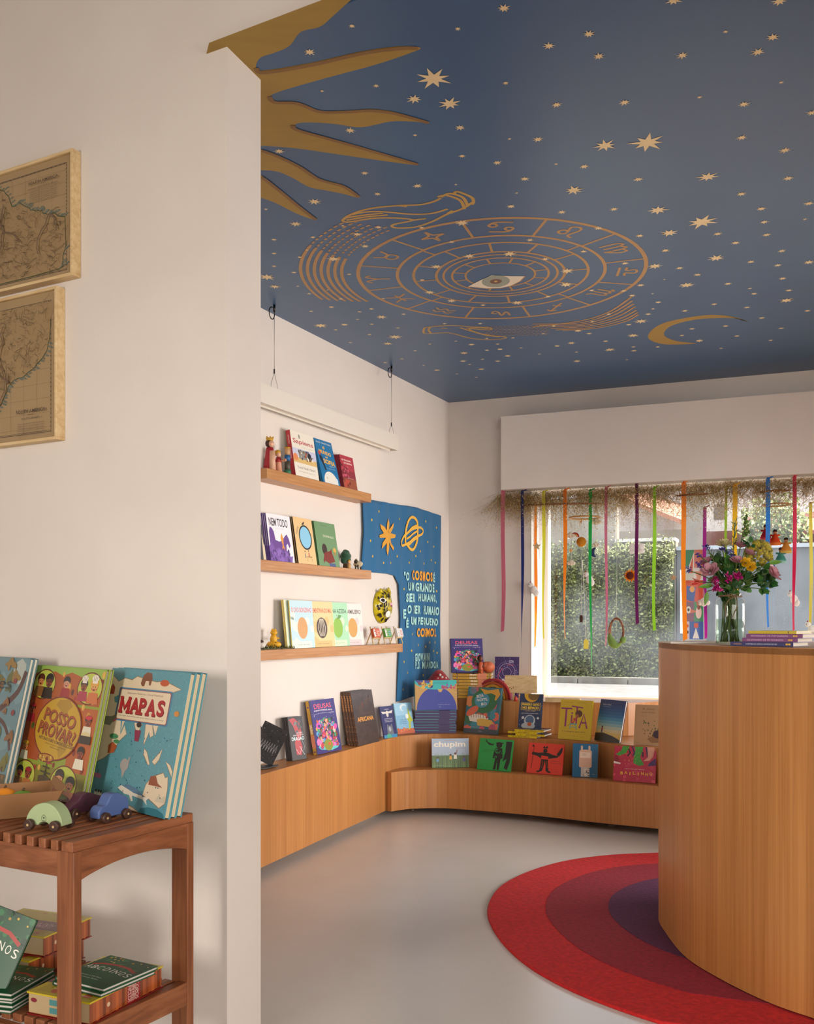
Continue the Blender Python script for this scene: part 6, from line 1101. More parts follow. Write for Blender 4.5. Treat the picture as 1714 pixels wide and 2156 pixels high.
for A_, B_ in zip(rings, rings[1:]):
    for i in range(n): j = (i+1) % n; m.fc((A_[i], A_[j], B_[j], B_[i]))
m.fc(rings[-1]); m.smooth = False; loc(m, 'face', msk, mo)
def on_mask(a, b, h):
    dx_, dz_ = a-ox, b-oz; L_ = math.hypot(dx_, dz_) or 1e-6; R_ = 1
    for i in range(n):
        (x1_, z1_), (x2_, z2_) = out[i], out[(i+1) % n]; ex_, ez_ = x2_-x1_, z2_-z1_; den = dx_*ez_-dz_*ex_
        if abs(den) < 1e-12: continue
        t_ = ((x1_-ox)*ez_-(z1_-oz)*ex_)/den; s_ = ((x1_-ox)*dz_-(z1_-oz)*dx_)/den
        if t_ > 0 and -1e-6 <= s_ <= 1+1e-6: R_ = min(R_, 1) if R_ != 1 else 1/t_; break
    f_ = min(R_, .995); ks = [(0, .0485), (.4, .048), (.75, .038), (.97, .02), (1, .004)]; d = .004
    for (fa, da), (fb, db) in zip(ks, ks[1:]):
        if fa <= f_ <= fb: d = da+(db-da)*(f_-fa)/(fb-fa)
    sc2 = 1 if R_ <= .995 else .995/R_; q = cL+dL*(ox+dx_*sc2)+nL*(d+.0026+h); return V((q.x, q.y, oz+dz_*sc2))
m = MB(); P = PT(m, on_mask, eps=.0003, mat='matte'); rd = random.Random(2)
for k in range(90):
    t = rd.randrange(n); f_ = rd.uniform(.35, .97); a, b = out[t]; a, b = ox+(a-ox)*f_, oz+(b-oz)*f_
    if a > ox+.01 and b > oz-.07: continue
    P.e(a, b, rd.uniform(.005, .01), rd.uniform(.006, .011), '#2a1c14', n=9)
def mz2(px, py): p = wl(px, py, .045); return ((p-cL).dot(dL), p.z)
def me(px, py, rx, ry, c): a, b = mz2(px, py); P.e(a, b, rx, ry, c)
me(804, 1264, .022, .015, '#ece8e0'); me(804, 1264, .014, .011, '#1c1410'); me(801, 1249, .014, .012, '#d8a0a8'); me(817, 1272, .014, .01, '#d8a0b0'); me(817, 1276, .01, .006, '#7d2a4a'); me(812, 1293, .028, .02, '#e8e2d8'); [me(808+k*1.6, 1284+(k%2), .003, .003, '#1c1410') for k in range(6)]; me(813, 1252, .012, .004, '#1c1410'); me(797, 1262, .006, .004, '#1c1410')
loc(m, 'painted_face', msk, mo)
m = MB().set('#c8b41c', 'gloss')
for px, py in ((801, 1243), (818, 1241)): p = wl(px, py, .03); m.lathe(p-Z*.012, [(.014, 0), (.008, .016), (.002, .026)], 10); loc(m, 'ear', msk, mo); m = MB().set('#c8b41c', 'gloss')
# mini easels carrying tiny boxes
for i, (px, c, lb) in enumerate(((784, '#c8502c', 'red'), (808, '#5a9a3a', 'green'), (833, '#d8d4d0', 'white and blue'))):
    p = sl(px, .06, Z3); e = empty('mini_easel', p, 'mini wooden easel holding the tiny %s box on the lowest shelf' % lb, 'easel', 'mini easels on the lowest shelf')
    def ep(a, o, z): return dL*a+nL*o+Z*z
    for s_ in (-1, 1): m = MB().set('#d8bc84', 'satin'); m.tube([ep(s_*.042, .03, .0), ep(s_*.03, 0, .11)], .0035, 6); m.build('leg', parent=e)
    m = MB().set('#d8bc84', 'satin'); m.tube([ep(0, -.04, 0), ep(0, 0, .1)], .0035, 6); m.build('leg', parent=e); m = MB().set('#d8bc84', 'satin'); m.tube([ep(-.045, .026, .04), ep(.045, .026, .04)], .0045, 6); m.build('ledge', parent=e)
    Mx = Matrix((dL, -nL, Z)).transposed().to_4x4(); Mx.translation = p+nL*.038+Z*.0455; k = empty('tiny_box', Mx @ Matrix.Rotation(R(-14), 4, 'X'), 'tiny %s card box on a mini easel' % lb, 'box'); m = MB().set(c, 'print'); m.box((-.042, 0, 0), (.042, .016, .055)); P = PT(m, lambda u, v, h: V((-.042+u, -h, v)), .084, .055, mat='print')
    P.r(.03, .1, .3, .9, '#e8e0d8'); P.dots(10, .05, .15, .3, .85, .04, ['#2a2a2a', c], i); P.e(.72, .45, .16, .28, '#e8b890' if i == 0 else '#4a8ac8' if i == 1 else '#d86a5a'); P.e(.72, .45, .1, .18, c); [P.l([(.38, .2+q*.2), (.95, .2+q*.2)], .012, '#f0e8dc') for q in range(4)]; m.build('body', parent=k, bevel=.001)

# ============================================================ on the bench
m = MB(); p = V((*F(924, 1450, .75).to_2d(), 0)); p = D(924, 1440, 6.75); p.z = .69
pz = D(924, 1434, 6.72); m.set('#e0d4c0', 'felt').lathe((pz.x, pz.y, ZB), [(.045, 0), (.04, .2), (.03, pz.z-ZB)], 16); m.set('#a01420', 'felt').lathe((pz.x, pz.y, pz.z), [(.03, -.02), (.088, -.012), (.086, .0), (.066, .02), (.042, .05), (.022, .07), (.004, .078)], 22)
m.set('#e8dccc'); [m.ball(V((pz.x, pz.y, pz.z))+V((.058*math.cos(a), .058*math.sin(a), z)), .009, 8, 6) for a, z in ((-1.2, .03), (-1.7, .018), (-.7, .02), (-1.1, .008), (-1.45, .045))]
one(m, 'felt_mushroom', (pz.x, pz.y, ZB), 'red felt mushroom with white dots behind the blue folder', 'toy')
zs = ZU+.0205*8+.006
p = F(1015, 1440, zs-.01); p = D(1012, 1430, 6.62); p.z = zs-.004
pc_ = P0.copy()
ref = F(1036, 1472.5, ZU)
def stk(px, back, z): t = D(px, 1400, ref.y+back); t.z = z; return t
ztk = ZU+8*.0205+.0056
p = stk(1012, .035+.06, ztk); m = MB(); m.set('#b8502c', 'satin').lathe(p, [(.02, 0), (.016, .03), (.02, .06), (.014, .075)], 14); m.set('#6b3420').ball(p+Z*.095, (.015, .015, .019)); m.set('#2a1610').ball(p+Z*.1+V((-.003, .005, 0)), (.019, .016, .022)); m.set('#2a1610').tube([p+V((-.014, -.004, .1)), p+V((-.016, -.008, .05))], .006); m.set('#6b3420'); m.tube([p+V((.016, -.006, .07)), p+V((.02, -.016, .035))], .005); m.set('#c8642c').tube([p+V((0, -.018, .02)), p+V((.002, -.03, -.0))], .006)
one(m, 'clay_figurine', p, 'small clay woman figurine with long dark hair on the gold stack', 'figurine')
p = stk(1028, .07+.06, ztk); m = MB(); m.set('#c4643c', 'satin').ball(p+Z*.038, (.045, .04, .038), 18, 12); m.ball(p+V((-.02, -.01, .045)), (.03, .025, .03)); one(m, 'orange_gourd', p, 'round orange clay gourd behind the figurine on the gold stack', 'ornament')
# rainbow of nested wooden arches
pr_ = D(1037, 1471, 6.62); pr_.z = ZU; rb_ = empty('rainbow_toy', pr_, 'nested wooden rainbow arches toy half hidden behind the teal book', 'toy'); xd = hor(F(1000, 1471, ZU), F(1060, 1474, ZU)); yd = V((-xd.y, xd.x, 0))
for k, c in enumerate(('#a82430', '#c85a2a', '#d89a2a', '#2c6a4a', '#2a8a9a', '#3a4a8a')):
    r1, r0 = .135-k*.019, .135-k*.019-.016; m = MB().set(c, 'satin'); n = 20; o_ = [(r1*math.cos(math.pi*i/n), r1*math.sin(math.pi*i/n)) for i in range(n+1)]+[(r0*math.cos(math.pi*(n-i)/n), r0*math.sin(math.pi*(n-i)/n)) for i in range(n+1)]; m.slab([xd*a+Z*b for a, b in o_], yd*.045); m.build('arch', parent=rb_, bevel=.002)
# pine plank card holder
pl_ = D(1096, 1473, 6.56); pl_.z = ZU; e = empty('pine_board', pl_, 'blank pine board with printed leaf mark leaning on a small wooden rest', 'board'); t = V((.96, -.28, 0)); b_ = V((.28, .96, 0)); u_ = (Z*.93+b_*.36).normalized()
m = MB().set('#ffffff', 'pine'); base = -t*.112+Z*.045-b_*.02; m.slab([base, base+t*.224, base+t*.216+u_*.122, base+t*.004+u_*.122], b_*.014); m.build('board', parent=e, bevel=.001)
m = MB(); P = PT(m, lambda u, v, h: base+t*u+u_*v-b_*h, mat='print'); [P.e(.03+.012*k, .03+.006*(k % 2), .007, .003, '#7d5a2a', rot=35*k) for k in range(4)]; m.build('leaf_mark', parent=e)
for s_ in (-.05, .05): m = MB().set('#ffffff', 'pine'); m.slab([t*s_-b_*.04, t*s_-b_*.03, t*s_+b_*.03+Z*.1, t*s_+b_*.02+Z*.1], t*.012); m.build('rest', parent=e)
m = MB().set('#e0bcae', 'satin'); q = D(1108, 1474, 6.45); q.z = ZU; m.lathe(q, [(.02, 0), (.018, .03), (.0, .045)], 4); one(m, 'wooden_block', q, 'tiny pale pink wooden block below the pine board', 'toy')
m = MB().set('#b83a2c', 'satin'); q = D(1086, 1474, 6.44); q.z = ZU; m.lathe(q, [(.012, 0), (.011, .02), (.002, .035)], 10); one(m, 'wooden_gnome', q, 'tiny red wooden gnome beside the rainbow arches', 'toy')
m = MB().set('#ffffff', 'pine'); a = D(1148, 1480, 6.36); a.z = ZU; b = D(1221, 1480, 6.3); b.z = ZU; dd = hor(a, b); pp_ = V((-dd.y, dd.x, 0)); m.slab([a, b, b+Z*.028, a+Z*.028], pp_*.05); m.build('pine_box', origin=a, bevel=.001, label='low pine box on the upper step behind the dark blue starry book', cat='box')
# clear stands
def clear_stand(bl, br, z, label, hh=.03, wdt=.5):
    A = F(*bl, z); B = F(*br, z); x = B-A; x.z = 0; W = x.length; x.normalize(); b = V((-x.y, x.x, 0)); mid = (A+B)/2; w_ = min(W*wdt, .09); e = empty('clear_stand', mid, label, 'stand')
    m = MB().set('#ffffff', 'acrylic'); m.slab([x*-w_/2-b*.016, x*w_/2-b*.016, x*w_/2-b*.016+Z*hh, x*-w_/2-b*.016+Z*hh], b*.0018); m.build('front_lip', parent=e); m = MB().set('#ffffff', 'acrylic'); m.slab([x*-w_/2-b*.02, x*w_/2-b*.02, x*w_/2+b*.0, x*-w_/2+b*.0], Z*.0012); m.build('base_plate', parent=e)
clear_stand((618, 1600), (646, 1596), ZB, 'clear acrylic stand holding the dark grey books', wdt=.9); clear_stand((812, 1553), (838, 1549), ZB, 'clear acrylic stand holding the small navy book', wdt=.9)
clear_stand((1175, 1552), (1242, 1557), ZB, 'clear acrylic stand holding the tall letters yellow book'); clear_stand((1252, 1555), (1304, 1562), ZB, 'clear acrylic stand holding the blue horizon book'); clear_stand((1010, 1617), (1074, 1622), ZL, 'clear acrylic stand holding the bright green book', .02, .35)
clear_stand((1110, 1624), (1183, 1631), ZL, 'clear acrylic stand holding the orange red book', .02, .35); clear_stand((1206, 1633), (1258, 1635), ZL, 'clear acrylic stand holding the dark blue backpack book', .02, .5)
def wire_stand(A, B, z, label):
    x = B-A; x.z = 0; W = x.length; x.normalize(); b = V((-x.y, x.x, 0)); mid = (A+B)/2; mid.z = z; e = empty('wire_stand', mid, label, 'stand')
    for s_ in (-1, 1): q = x*W*.28*s_; m = MB().set('#2a2624', 'metal'); m.tube([q-b*.03+Z*.018, q-b*.03+Z*.003, q+b*.05+Z*.003], .0022, 6); m.build('prong', parent=e)
    m = MB().set('#2a2624', 'metal'); m.tube([x*-W*.28-b*.0+Z*.003, x*W*.28-b*.0+Z*.003], .0022, 6); m.build('crossbar', parent=e)
wire_stand(F(975, 1541, ZB), F(1046, 1545, ZB), ZB, 'black wire stand under the teal sleeping animals book')
a = stk(951, .03, ztk); wire_stand(a, a+d*.22, ztk, 'black wire stand under the goddesses book on the gold stack')

# ============================================================ dried flower garland, ribbons and mobiles at the window
gn = empty('dried_flower_garland', wb(1385, 1040, .06), 'long garland of dried beige gypsophila tied under the white box over the window', 'garland'); go = gn.location.copy()
rd = random.Random(11); m = MB().set('#8f7440', 'dry'); tA = (wb(1048, 1030, .06)-cC).dot(dB); tB = (wb(1714, 1010, .06)-cC).dot(dB)+.5
def gp(t, o, z): p = cC+dB*t+nB*o; return V((p.x, p.y, z))
for k in range(3800):
    t = tA+(tB-tA)*rd.random(); o0 = rd.uniform(-.02, .12); z0 = 2.10+rd.uniform(-.03, .02); L_ = .04+abs(rd.gauss(.13, .085)); an = rd.uniform(-1.2, 1.2); p = gp(t, o0, z0); ds = dB*math.sin(an)+nB*rd.uniform(-.35, .35)-Z*(math.cos(an)*1.1-.1); ds.normalize(); q = p+ds*L_; 
    if t < tA+.12: q = q-dB*rd.uniform(0, .06)
    c_ = rd.choice(['#8f7440', '#a08850', '#7a6234']); m.col = c_; w_ = V((rd.uniform(-1, 1), rd.uniform(-1, 1), rd.uniform(-1, 1))).normalized()*.0011; m.poly([p-w_, p+w_, q])
    for _ in range(9):
        f_ = rd.uniform(.25, 1.05); s0_ = p+ds*(L_*f_); v = V((rd.gauss(0, 1), rd.gauss(0, 1), rd.gauss(0, 1))).normalized()*rd.uniform(.008, .035); s1 = s0_+v; m.col = c_; m.poly([s0_-w_*.6, s0_+w_*.6, s1]); r_ = rd.uniform(.0022, .0042); m.col = rd.choice(['#c2a468', '#d8c08c', '#b8965a', '#e6d4aa']); a = V((rd.gauss(0, 1), rd.gauss(0, 1), rd.gauss(0, 1))).normalized(); b = a.orthogonal().normalized(); m.poly([s1-a*r_, s1+b*r_, s1+a*r_, s1-b*r_])
x = loc(m, 'dried_flowers', gn, go); x['kind'] = 'stuff'
for a_, b_, y_ in ((1100, 1265, 1064), (1425, 1492, 1044), (1600, 1665, 1036)):
    m = MB().set('#7d5230', 'matte'); A = wb(a_, y_, .1); B = wb(b_, y_-4, .1); m.tube([A, (A+B)/2+Z*.004, B], [.006, .008, .005], 8); loc(m, 'branch', gn, go)
RB = [(1059, 1033, 1331, '#d8748c', 'pink', 9, .3), (1100, 1035, 1407, '#1f2a66', 'navy', 7, 1.6), (1127, 1060, 1364, '#e8801c', 'wide orange', 8, .2), (1145, 1036, 1346, '#d8d436', 'lemon yellow', 7, 1.2), (1190, 1032, 1346, '#e87a18', 'orange', 8, 1.5), (1243, 1033, 1414, '#15963f', 'green', 7, 1.5), (1276, 1027, 1361, '#c06a80', 'dusty rose', 6, 1.0), (1341, 1018, 1315, '#5a0f4a', 'maroon', 7, .4), (1378, 1027, 1329, '#8cc42a', 'lime', 7, .5), (1440, 1016, 1349, '#ee8218', 'bright orange', 9, .4), (1484, 1069, 1346, '#8a1470', 'magenta purple', 7, .8), (1529, 1027, 1250, '#8cb42a', 'short lime', 5, .6), (1548, 1021, 1250, '#e8b414', 'golden yellow', 9, .5), (1617, 1008, 1322, '#1a78d0', 'bright blue', 8, 1.4), (1673, 1003, 1329, '#d01c4a', 'crimson', 7, 1.2), (1707, 1060, 1351, '#d8c44a', 'pale yellow', 6, .8)]
for i, (px, y0, y1, c, nm, w_, tw_) in enumerate(RB):
    o_ = .10 if nm not in ('wide orange', 'magenta purple', 'short lime', 'pale yellow') else -.08; A = wb(px, y0, o_); B = wb(px, y1, o_); rd = random.Random(i); W_ = w_*.0033; m = MB().set(c, 'ribbon'); n = 26; ph_ = rd.uniform(0, 6); prev = None
    for k in range(n+1):
        t = k/n; q = A.lerp(B, t)+dB*(.004*math.sin(t*5+ph_)*t*2)+nB*.006*math.sin(t*7+ph_); an = tw_*max(0, t-.25)*1.15+.12*math.sin(t*9+ph_); wv = (dB*math.cos(an)+nB*math.sin(an))*W_/2*(1-.0*t); ids = m.pts([q-wv, q+wv+Z*(.01 if k == n else 0)])
        if prev: m.fc((prev[0], prev[1], ids[1], ids[0]))
        prev = ids
    m.ball(A+Z*.002, (.008, .008, .009), 8, 6); q = A+Z*.006; m.poly([q, q+dB*.03+Z*.012, q+dB*.034+Z*.004, q-Z*.008])
    one(m, 'hanging_ribbon', A, '%s satin ribbon hanging from the garland' % nm, 'ribbon', 'ribbons hanging from the window garland')
def cord(m, A, B, r=.0011, c='#d8d4cc'): m.set(c, 'matte'); m.tube([A, (A+B)/2+dB*.003, B], r, 5)
def hp(px, py, o=.0): return wb(px, py, o)
def cloud(m, p, s_, c='#e8e0d0'): m.set(c, 'wool'); [m.ball(p+dB*a*s_+Z*b*s_, s_*r_, 10, 7, .03, int(a*10)) for a, b, r_ in ((-.8, -.1, .65), (0, .2, .8), (.8, -.1, .6), (0, -.35, .6))]
def star(m, p, r_, c, th=.004, mat='matte'): m.set(c, mat); pts_ = [p+dB*((r_ if k % 2 == 0 else r_*.42)*math.sin(math.pi*k/5))+Z*((r_ if k % 2 == 0 else r_*.42)*math.cos(math.pi*k/5)) for k in range(10)]; m.slab(pts_, nB*-th)
def hang(name, px, y0, y1, fn, label, cat='hanging ornament', o=.03, group=None):
    A = hp(px, y0, o); B = hp(px, y1, o); m = MB(); e = empty(name, B, label, cat, group); cord(m, A, B); loc(m, 'cord', e, B); m = MB(); fn(m, B); loc(m, 'ornament', e, B); return e
# first mobile: wooden hoop with felt weather
hc = hp(1231, 1090, .0); e = empty('felt_weather_mobile', hc, 'wooden hoop mobile with mustard pompom, clouds, moon and stars at the window left', 'mobile')
m = MB().set('#c08a4a', 'satin'); m.tube([hc+dB*.105*math.cos(a)+nB*.105*math.sin(a) for a in [2*math.pi*k/28 for k in range(29)]], .006, 8, cap=False); loc(m, 'hoop', e, hc)
m = MB(); cord(m, hp(1231, 1040), hc+dB*.1); cord(m, hp(1231, 1040), hc-dB*.1); loc(m, 'hanger_cord', e, hc)
for nm, px, y0, y1, fn in (('pompom', 1224, 1096, 1141, lambda m, p: m.set('#c88a20', 'wool').ball(p, .034, 16, 12, .04)), ('cloud', 1201, 1096, 1127, lambda m, p: cloud(m, p, .022)), ('cloud', 1255, 1090, 1098, lambda m, p: cloud(m, p, .026)), ('cloud', 1203, 1130, 1185, lambda m, p: cloud(m, p, .021)), ('cloud', 1255, 1100, 1147, lambda m, p: cloud(m, p, .019)),
                         ('moon', 1253, 1150, 1163, lambda m, p: (m.set('#2f3a6a', 'wool'), m.tube([p+dB*.03*math.cos(a)+Z*.03*math.sin(a)+dB*.01 for a in [R(q) for q in range(100, 261, 20)]], [.003, .008, .012, .014, .015, .014, .012, .008, .003], 10))), ('star', 1202, 1140, 1159, lambda m, p: star(m, p, .016, '#e0962c')), ('star', 1223, 1096, 1098, lambda m, p: star(m, p, .014, '#d8902c')), ('rainbow', 1210, 1096, 1131, lambda m, p: [m.set(c, 'wool').tube([p+dB*r_*math.cos(a)+Z*r_*math.sin(a) for a in [R(q) for q in range(0, 181, 20)]], .004, 6) for r_, c in ((.03, '#b83a3a'), (.022, '#e0a060'), (.014, '#e8d8c0'))])):
    m = MB(); fn(m, hp(px, y1)); k = loc(m, nm, e, hc); m = MB(); cord(m, hp(px, y0), hp(px, y1)); loc(m, 'cord', k, hc)
def bird(c):
    def f(m, p): m.set(c, 'wool').ball(p, (.024, .02, .03), 14, 10); m.ball(p-dB*.022+Z*.034, .018); m.ball(p+dB*.016-Z*.022, (.02, .016, .024)); m.set('#b8202c').ball(p-dB*.024+Z*.054, .005, 6, 4); m.set('#1c1c1c').ball(p-dB*.03+Z*.036+nB*.014, .003, 6, 4)
    return f
def butterfly(m, p): m.set('#ece8e4', 'wool'); [m.ball(p+dB*s_*.03+Z*z, (.024, .006, r_), 12, 8) for s_ in (-1, 1) for z, r_ in ((.012, .024), (-.018, .016))]; m.set('#2a2a2a').ball(p, (.004, .005, .024), 8, 6)
hang('felt_bird', 1241, 1060, 1220, bird('#ece6e4'), 'white felt bird with red crest hanging behind the green ribbon')
hang('felt_bird', 1124, 1080, 1242, bird('#f0ece8'), 'white felt bird hanging behind the wide orange ribbon')
hang('felt_butterfly', 1341, 1050, 1155, butterfly, 'white felt butterfly hanging behind the maroon ribbon')
hang('wooden_star', 1130, 1075, 1150, lambda m, p: star(m, p, .032, '#c8a878'), 'pale wooden star hanging at the window jamb'); hang('wooden_star', 1418, 1080, 1216, lambda m, p: star(m, p, .026, '#b8926a'), 'small wooden star hanging right of the lime ribbon')
hang('pine_cone', 1224, 1155, 1304, lambda m, p: [m.set('#4a2c1c', 'matte').lathe(p+Z*(.022-.008*k), [(.004, .008), (.018-.0012*abs(k-2), 0), (.01, -.002)], 12) for k in range(6)], 'small brown pine cone hanging below the pompom')
def sunf(m, p):
    for k in range(14): a = 2*math.pi*k/14; d_ = dB*math.cos(a)+Z*math.sin(a); s_ = dB*-math.sin(a)+Z*math.cos(a); m.set('#e88a14' if k % 2 else '#f0a41c', 'wool'); m.slab([p+d_*.022-s_*.011, p+d_*.022+s_*.011, p+d_*.046], nB*-.005)
    m.set('#6a2c1c', 'wool').ball(p, (.026, .012, .026), 16, 8)
hang('felt_sunflower', 1327, 1095, 1212, sunf, 'orange felt sunflower with brown centre hanging by the maroon ribbon')
def wreath(m, p):
    for k in range(4): m.set(['#7a4a2c', '#8f5c38', '#6a3e24', '#a06c44'][k], 'satin'); m.tube([p+dB*(.046+.005*math.sin(a*3+k*1.6))*math.cos(a)+Z*(.09+.005*math.cos(a*3+k*1.6))*math.sin(a)+nB*.007*math.sin(a*5+k*1.6) for a in [2*math.pi*q/40 for q in range(41)]], .005, 6)
    m.set('#8fb060', 'wool'); m.tube([p+dB*.048*math.cos(R(a))+Z*.092*math.sin(R(a)) for a in range(185, 330, 12)], [.006, .013, .02, .026, .028, .028, .026, .022, .018, .014, .01, .008, .006], 12); m.ball(p+dB*.045-Z*.055, .022, 12, 8, .06)
hang('vine_wreath', 1298, 1060, 1330, wreath, 'oval brown vine wreath with green felt hanging low at the window')
hang('sheep_ornament', 1482, 1240, 1268, lambda m, p: (cloud(m, p, .03, '#f0ece8'), m.set('#d8a088', 'wool').ball(p-dB*.035-Z*.006, .014)), 'white woolly sheep ornament hanging left of the jar', o=-.02)
hang('felt_bird', 1672, 1190, 1262, bird('#f2eeea'), 'white felt bird with dark eye hanging behind the crimson ribbon', o=-.02)
hang('felt_bird', 1709, 1230, 1326, bird('#f0f0ea'), 'white felt bird hanging low at the right frame edge', o=-.02)
m = MB().set('#c8bc4a', 'matte'); p = hp(1234, 1356, -.3); m.slab([p-dB*.017-Z*.035, p+dB*.017-Z*.035, p+dB*.017+Z*.025, p+Z*.038, p-dB*.017+Z*.025], nB*-.001); cord(m, hp(1226, 1180, -.3), p+Z*.035); one(m, 'paper_tag', p, 'small yellow paper tag hanging below the pine cone', 'tag')
hc = hp(1635, 1063, -.02); e = empty('felt_doll_mobile', hc, 'wooden hoop mobile with five coloured wool dolls at the window right', 'mobile'); m = MB().set('#b8844a', 'satin'); m.tube([hc+dB*.085*math.cos(a)+nB*.085*math.sin(a) for a in [2*math.pi*k/28 for k in range(29)]], .005, 8, cap=False); loc(m, 'hoop', e, hc)
m = MB(); cord(m, hp(1635, 1020, -.02), hc+dB*.08); cord(m, hp(1635, 1020, -.02), hc-dB*.08); loc(m, 'hanger_cord', e, hc)
for px, y, c, c2 in ((1612, 1118, '#b01c34', '#e05a6a'), (1632, 1128, '#d84a14', '#f08a3c'), (1655, 1145, '#d8983c', '#f0d070'), (1644, 1166, '#4a9a8a', '#a8d8d0'), (1624, 1186, '#2a5ab0', '#6a9ae0')):
    p = hp(px, y, -.02); m = MB(); m.set(c, 'wool').lathe(p, [(.034, -.045), (.03, -.03), (.014, 0), (.01, .012)], 14); m.set(c2).lathe(p, [(.036, -.06), (.034, -.044)], 14); m.set(c).tube([p-dB*.03+Z*.004, p, p+dB*.03+Z*.004], .006, 6); m.set('#c8926a').ball(p+Z*.022, .013); m.set('#3a1c14').ball(p+Z*.03, (.014, .014, .012)); k = loc(m, 'wool_doll', e, hc); m = MB(); cord(m, hp(px, 1066, -.02), p+Z*.035); loc(m, 'cord', k, hc)
# bold geometric paper poster stuck on the glass
pa = wb(1442, 1346, -tG+.006); pb = wb(1481, 1346, -tG+.006); pt_ = wb(1442, 1158, -tG+.006); Wp = (pb-pa).length*1.0; Hp = pt_.z-pa.z; m = MB().set('#c8d0cc', 'print'); q = pa; m.slab([q, q+dB*Wp, q+dB*Wp+Z*Hp, q+Z*Hp], nB*-.001)
P = PT(m, lambda u, v, h: q+dB*u+Z*v+nB*h, Wp, Hp, mat='print'); r1, b1_, g1, w1 = '#c8543c', '#3a62b0', '#3f8f6a', '#d8dce0'
P.r(0, .8, .5, 1, g1); P.r(.5, .8, 1, 1, '#c87a6a'); P.p([(.1, .75), (.5, .98), (.5, .75)], w1); P.p([(.2, .74), (.45, .95), (.42, .74)], r1); P.r(.5, .56, 1, .78, w1); P.p([(.55, .76), (.95, .76), (.75, .6)], '#d89a8a'); P.r(0, .4, 1, .66, r1); P.p([(.1, .44), (.1, .6), (.6, .58), (.5, .42)], b1_); P.e(.4, .56, .14, .035, '#e0a85a'); P.r(0, .2, .5, .42, '#7d5a7a'); P.r(.5, .2, 1, .42, g1); P.e(.2, .33, .14, .04, w1); P.e(.2, .33, .06, .018, '#2a2a3a'); P.p([(.3, .34), (.7, .31), (.3, .29)], '#c8745a'); P.e(.75, .3, .16, .07, '#e0c8c8'); P.e(.75, .36, .09, .03, '#8a4a3a'); P.r(.25, 0, 1, .2, b1_); P.p([(.42, .01), (.6, .13), (.78, .01)], w1); P.r(.5, .13, .72, .18, r1); P.r(0, 0, .25, .2, '#c8c0cc'); P.e(.12, .15, .09, .02, r1); P.e(.12, .08, .09, .02, '#3a3a4a')
one(m, 'window_poster', pa, 'tall paper poster of bold geometric shapes stuck on the window left of the jar', 'poster')

# ============================================================ flower jar and books on the counter
YV = 3.47; jc = D(1537.5, 1355, YV); jc.z = 1.1222; sc_ = YV/FX
jar = empty('glass_jar', jc, 'clear glass jar of flowers with twine bow on the counter', 'vase'); r_ = 30.5*sc_
hpx = lambda py: CH-(py-YH)*sc_-jc.z
m = MB().set('#ffffff', 'jar_glass'); m.smooth = True; prof = [(.0, .002), (r_*.92, .003), (r_, .012), (r_, hpx(1275)), (r_*.96, hpx(1265)), (r_*.76, hpx(1258)), (r_*.74, hpx(1252)), (r_*.77, hpx(1249))]
n = 32; rings = [m.pts([V((a*math.cos(2*math.pi*i/n), a*math.sin(2*math.pi*i/n), z)) for i in range(n)]) for a, z in [(max(a, .001), z) for a, z in prof]]
for A_, B_ in zip(rings, rings[1:]):
    for i in range(n): j = (i+1) % n; m.fc((A_[i], A_[j], B_[j], B_[i]))
m.build('glass', parent=jar)
m = MB().set('#ffffff', 'water'); m.lathe((0, 0, 0), [(r_*.95, .006), (r_*.96, hpx(1303))], 32); m.build('water', parent=jar)
m = MB().set('#7d5a3c', 'matte'); [m.tube([V((r_*.79*math.cos(a), r_*.79*math.sin(a), hpx(1256)+dz+.001*math.sin(a*2))) for a in [2*math.pi*k/24 for k in range(25)]], .0011, 5, cap=False) for dz in (0, .0028)]
for s_ in (-1, 1): m.tube(spline([(0, -r_*.8, hpx(1256)), (s_*.012, -r_*.8-.006, hpx(1250)), (s_*.022, -r_*.8-.008, hpx(1256)), (s_*.01, -r_*.8-.005, hpx(1260)), (0, -r_*.8, hpx(1256)), (s_*.02-.01, -r_*.8-.008, hpx(1272)), (s_*.012-.022, -r_*.95-.01, hpx(1300))], 4), .001, 5)
m.build('twine_bow', parent=jar)
rd = random.Random(21)
def petal(m, p, d_, s_, L_, w_, curl=.3, c=None):
    if c: m.col = c
    n_ = d_.cross(s_).normalized(); a = p+d_*L_*.5+n_*L_*curl*.3; b = p+d_*L_+n_*L_*curl; i = m.pts([p, a-s_*w_, b-s_*w_*.35, b+s_*w_*.35, a+s_*w_]); m.fc((i[0], i[1], i[2], i[3], i[4]))
def rv(): return V((rd.gauss(0, 1), rd.gauss(0, 1), rd.gauss(0, 1))).normalized()
def rose(m, p, r_, c, up):
    up = up.normalized(); a0 = up.orthogonal().normalized(); b0 = up.cross(a0)
    for L_, n_, op in ((0, 3, .15), (1, 5, .35), (2, 6, .6)):
        for k in range(n_): a = 2*math.pi*k/n_+L_*.5; o_ = a0*math.cos(a)+b0*math.sin(a); d_ = (up*(1-op*.6)+o_*op).normalized(); s_ = up.cross(o_).normalized(); m.set(c, 'leaf', True); petal(m, p+o_*r_*.12*L_-up*r_*.6, d_, s_, r_*(1.1+.12*L_), r_*.72, -.3)
def mum(m, p, r_, c, up):
    up = up.normalized(); a0 = up.orthogonal().normalized(); b0 = up.cross(a0); m.set(c, 'leaf', False)
    for k in range(70): a = k*2.4; t = k/70; o_ = a0*math.cos(a)+b0*math.sin(a); petal(m, p, (up*(1.1-t)+o_*(t+.25)).normalized(), up.cross(o_).normalized(), r_*(.55+.5*t), r_*.1, .1)
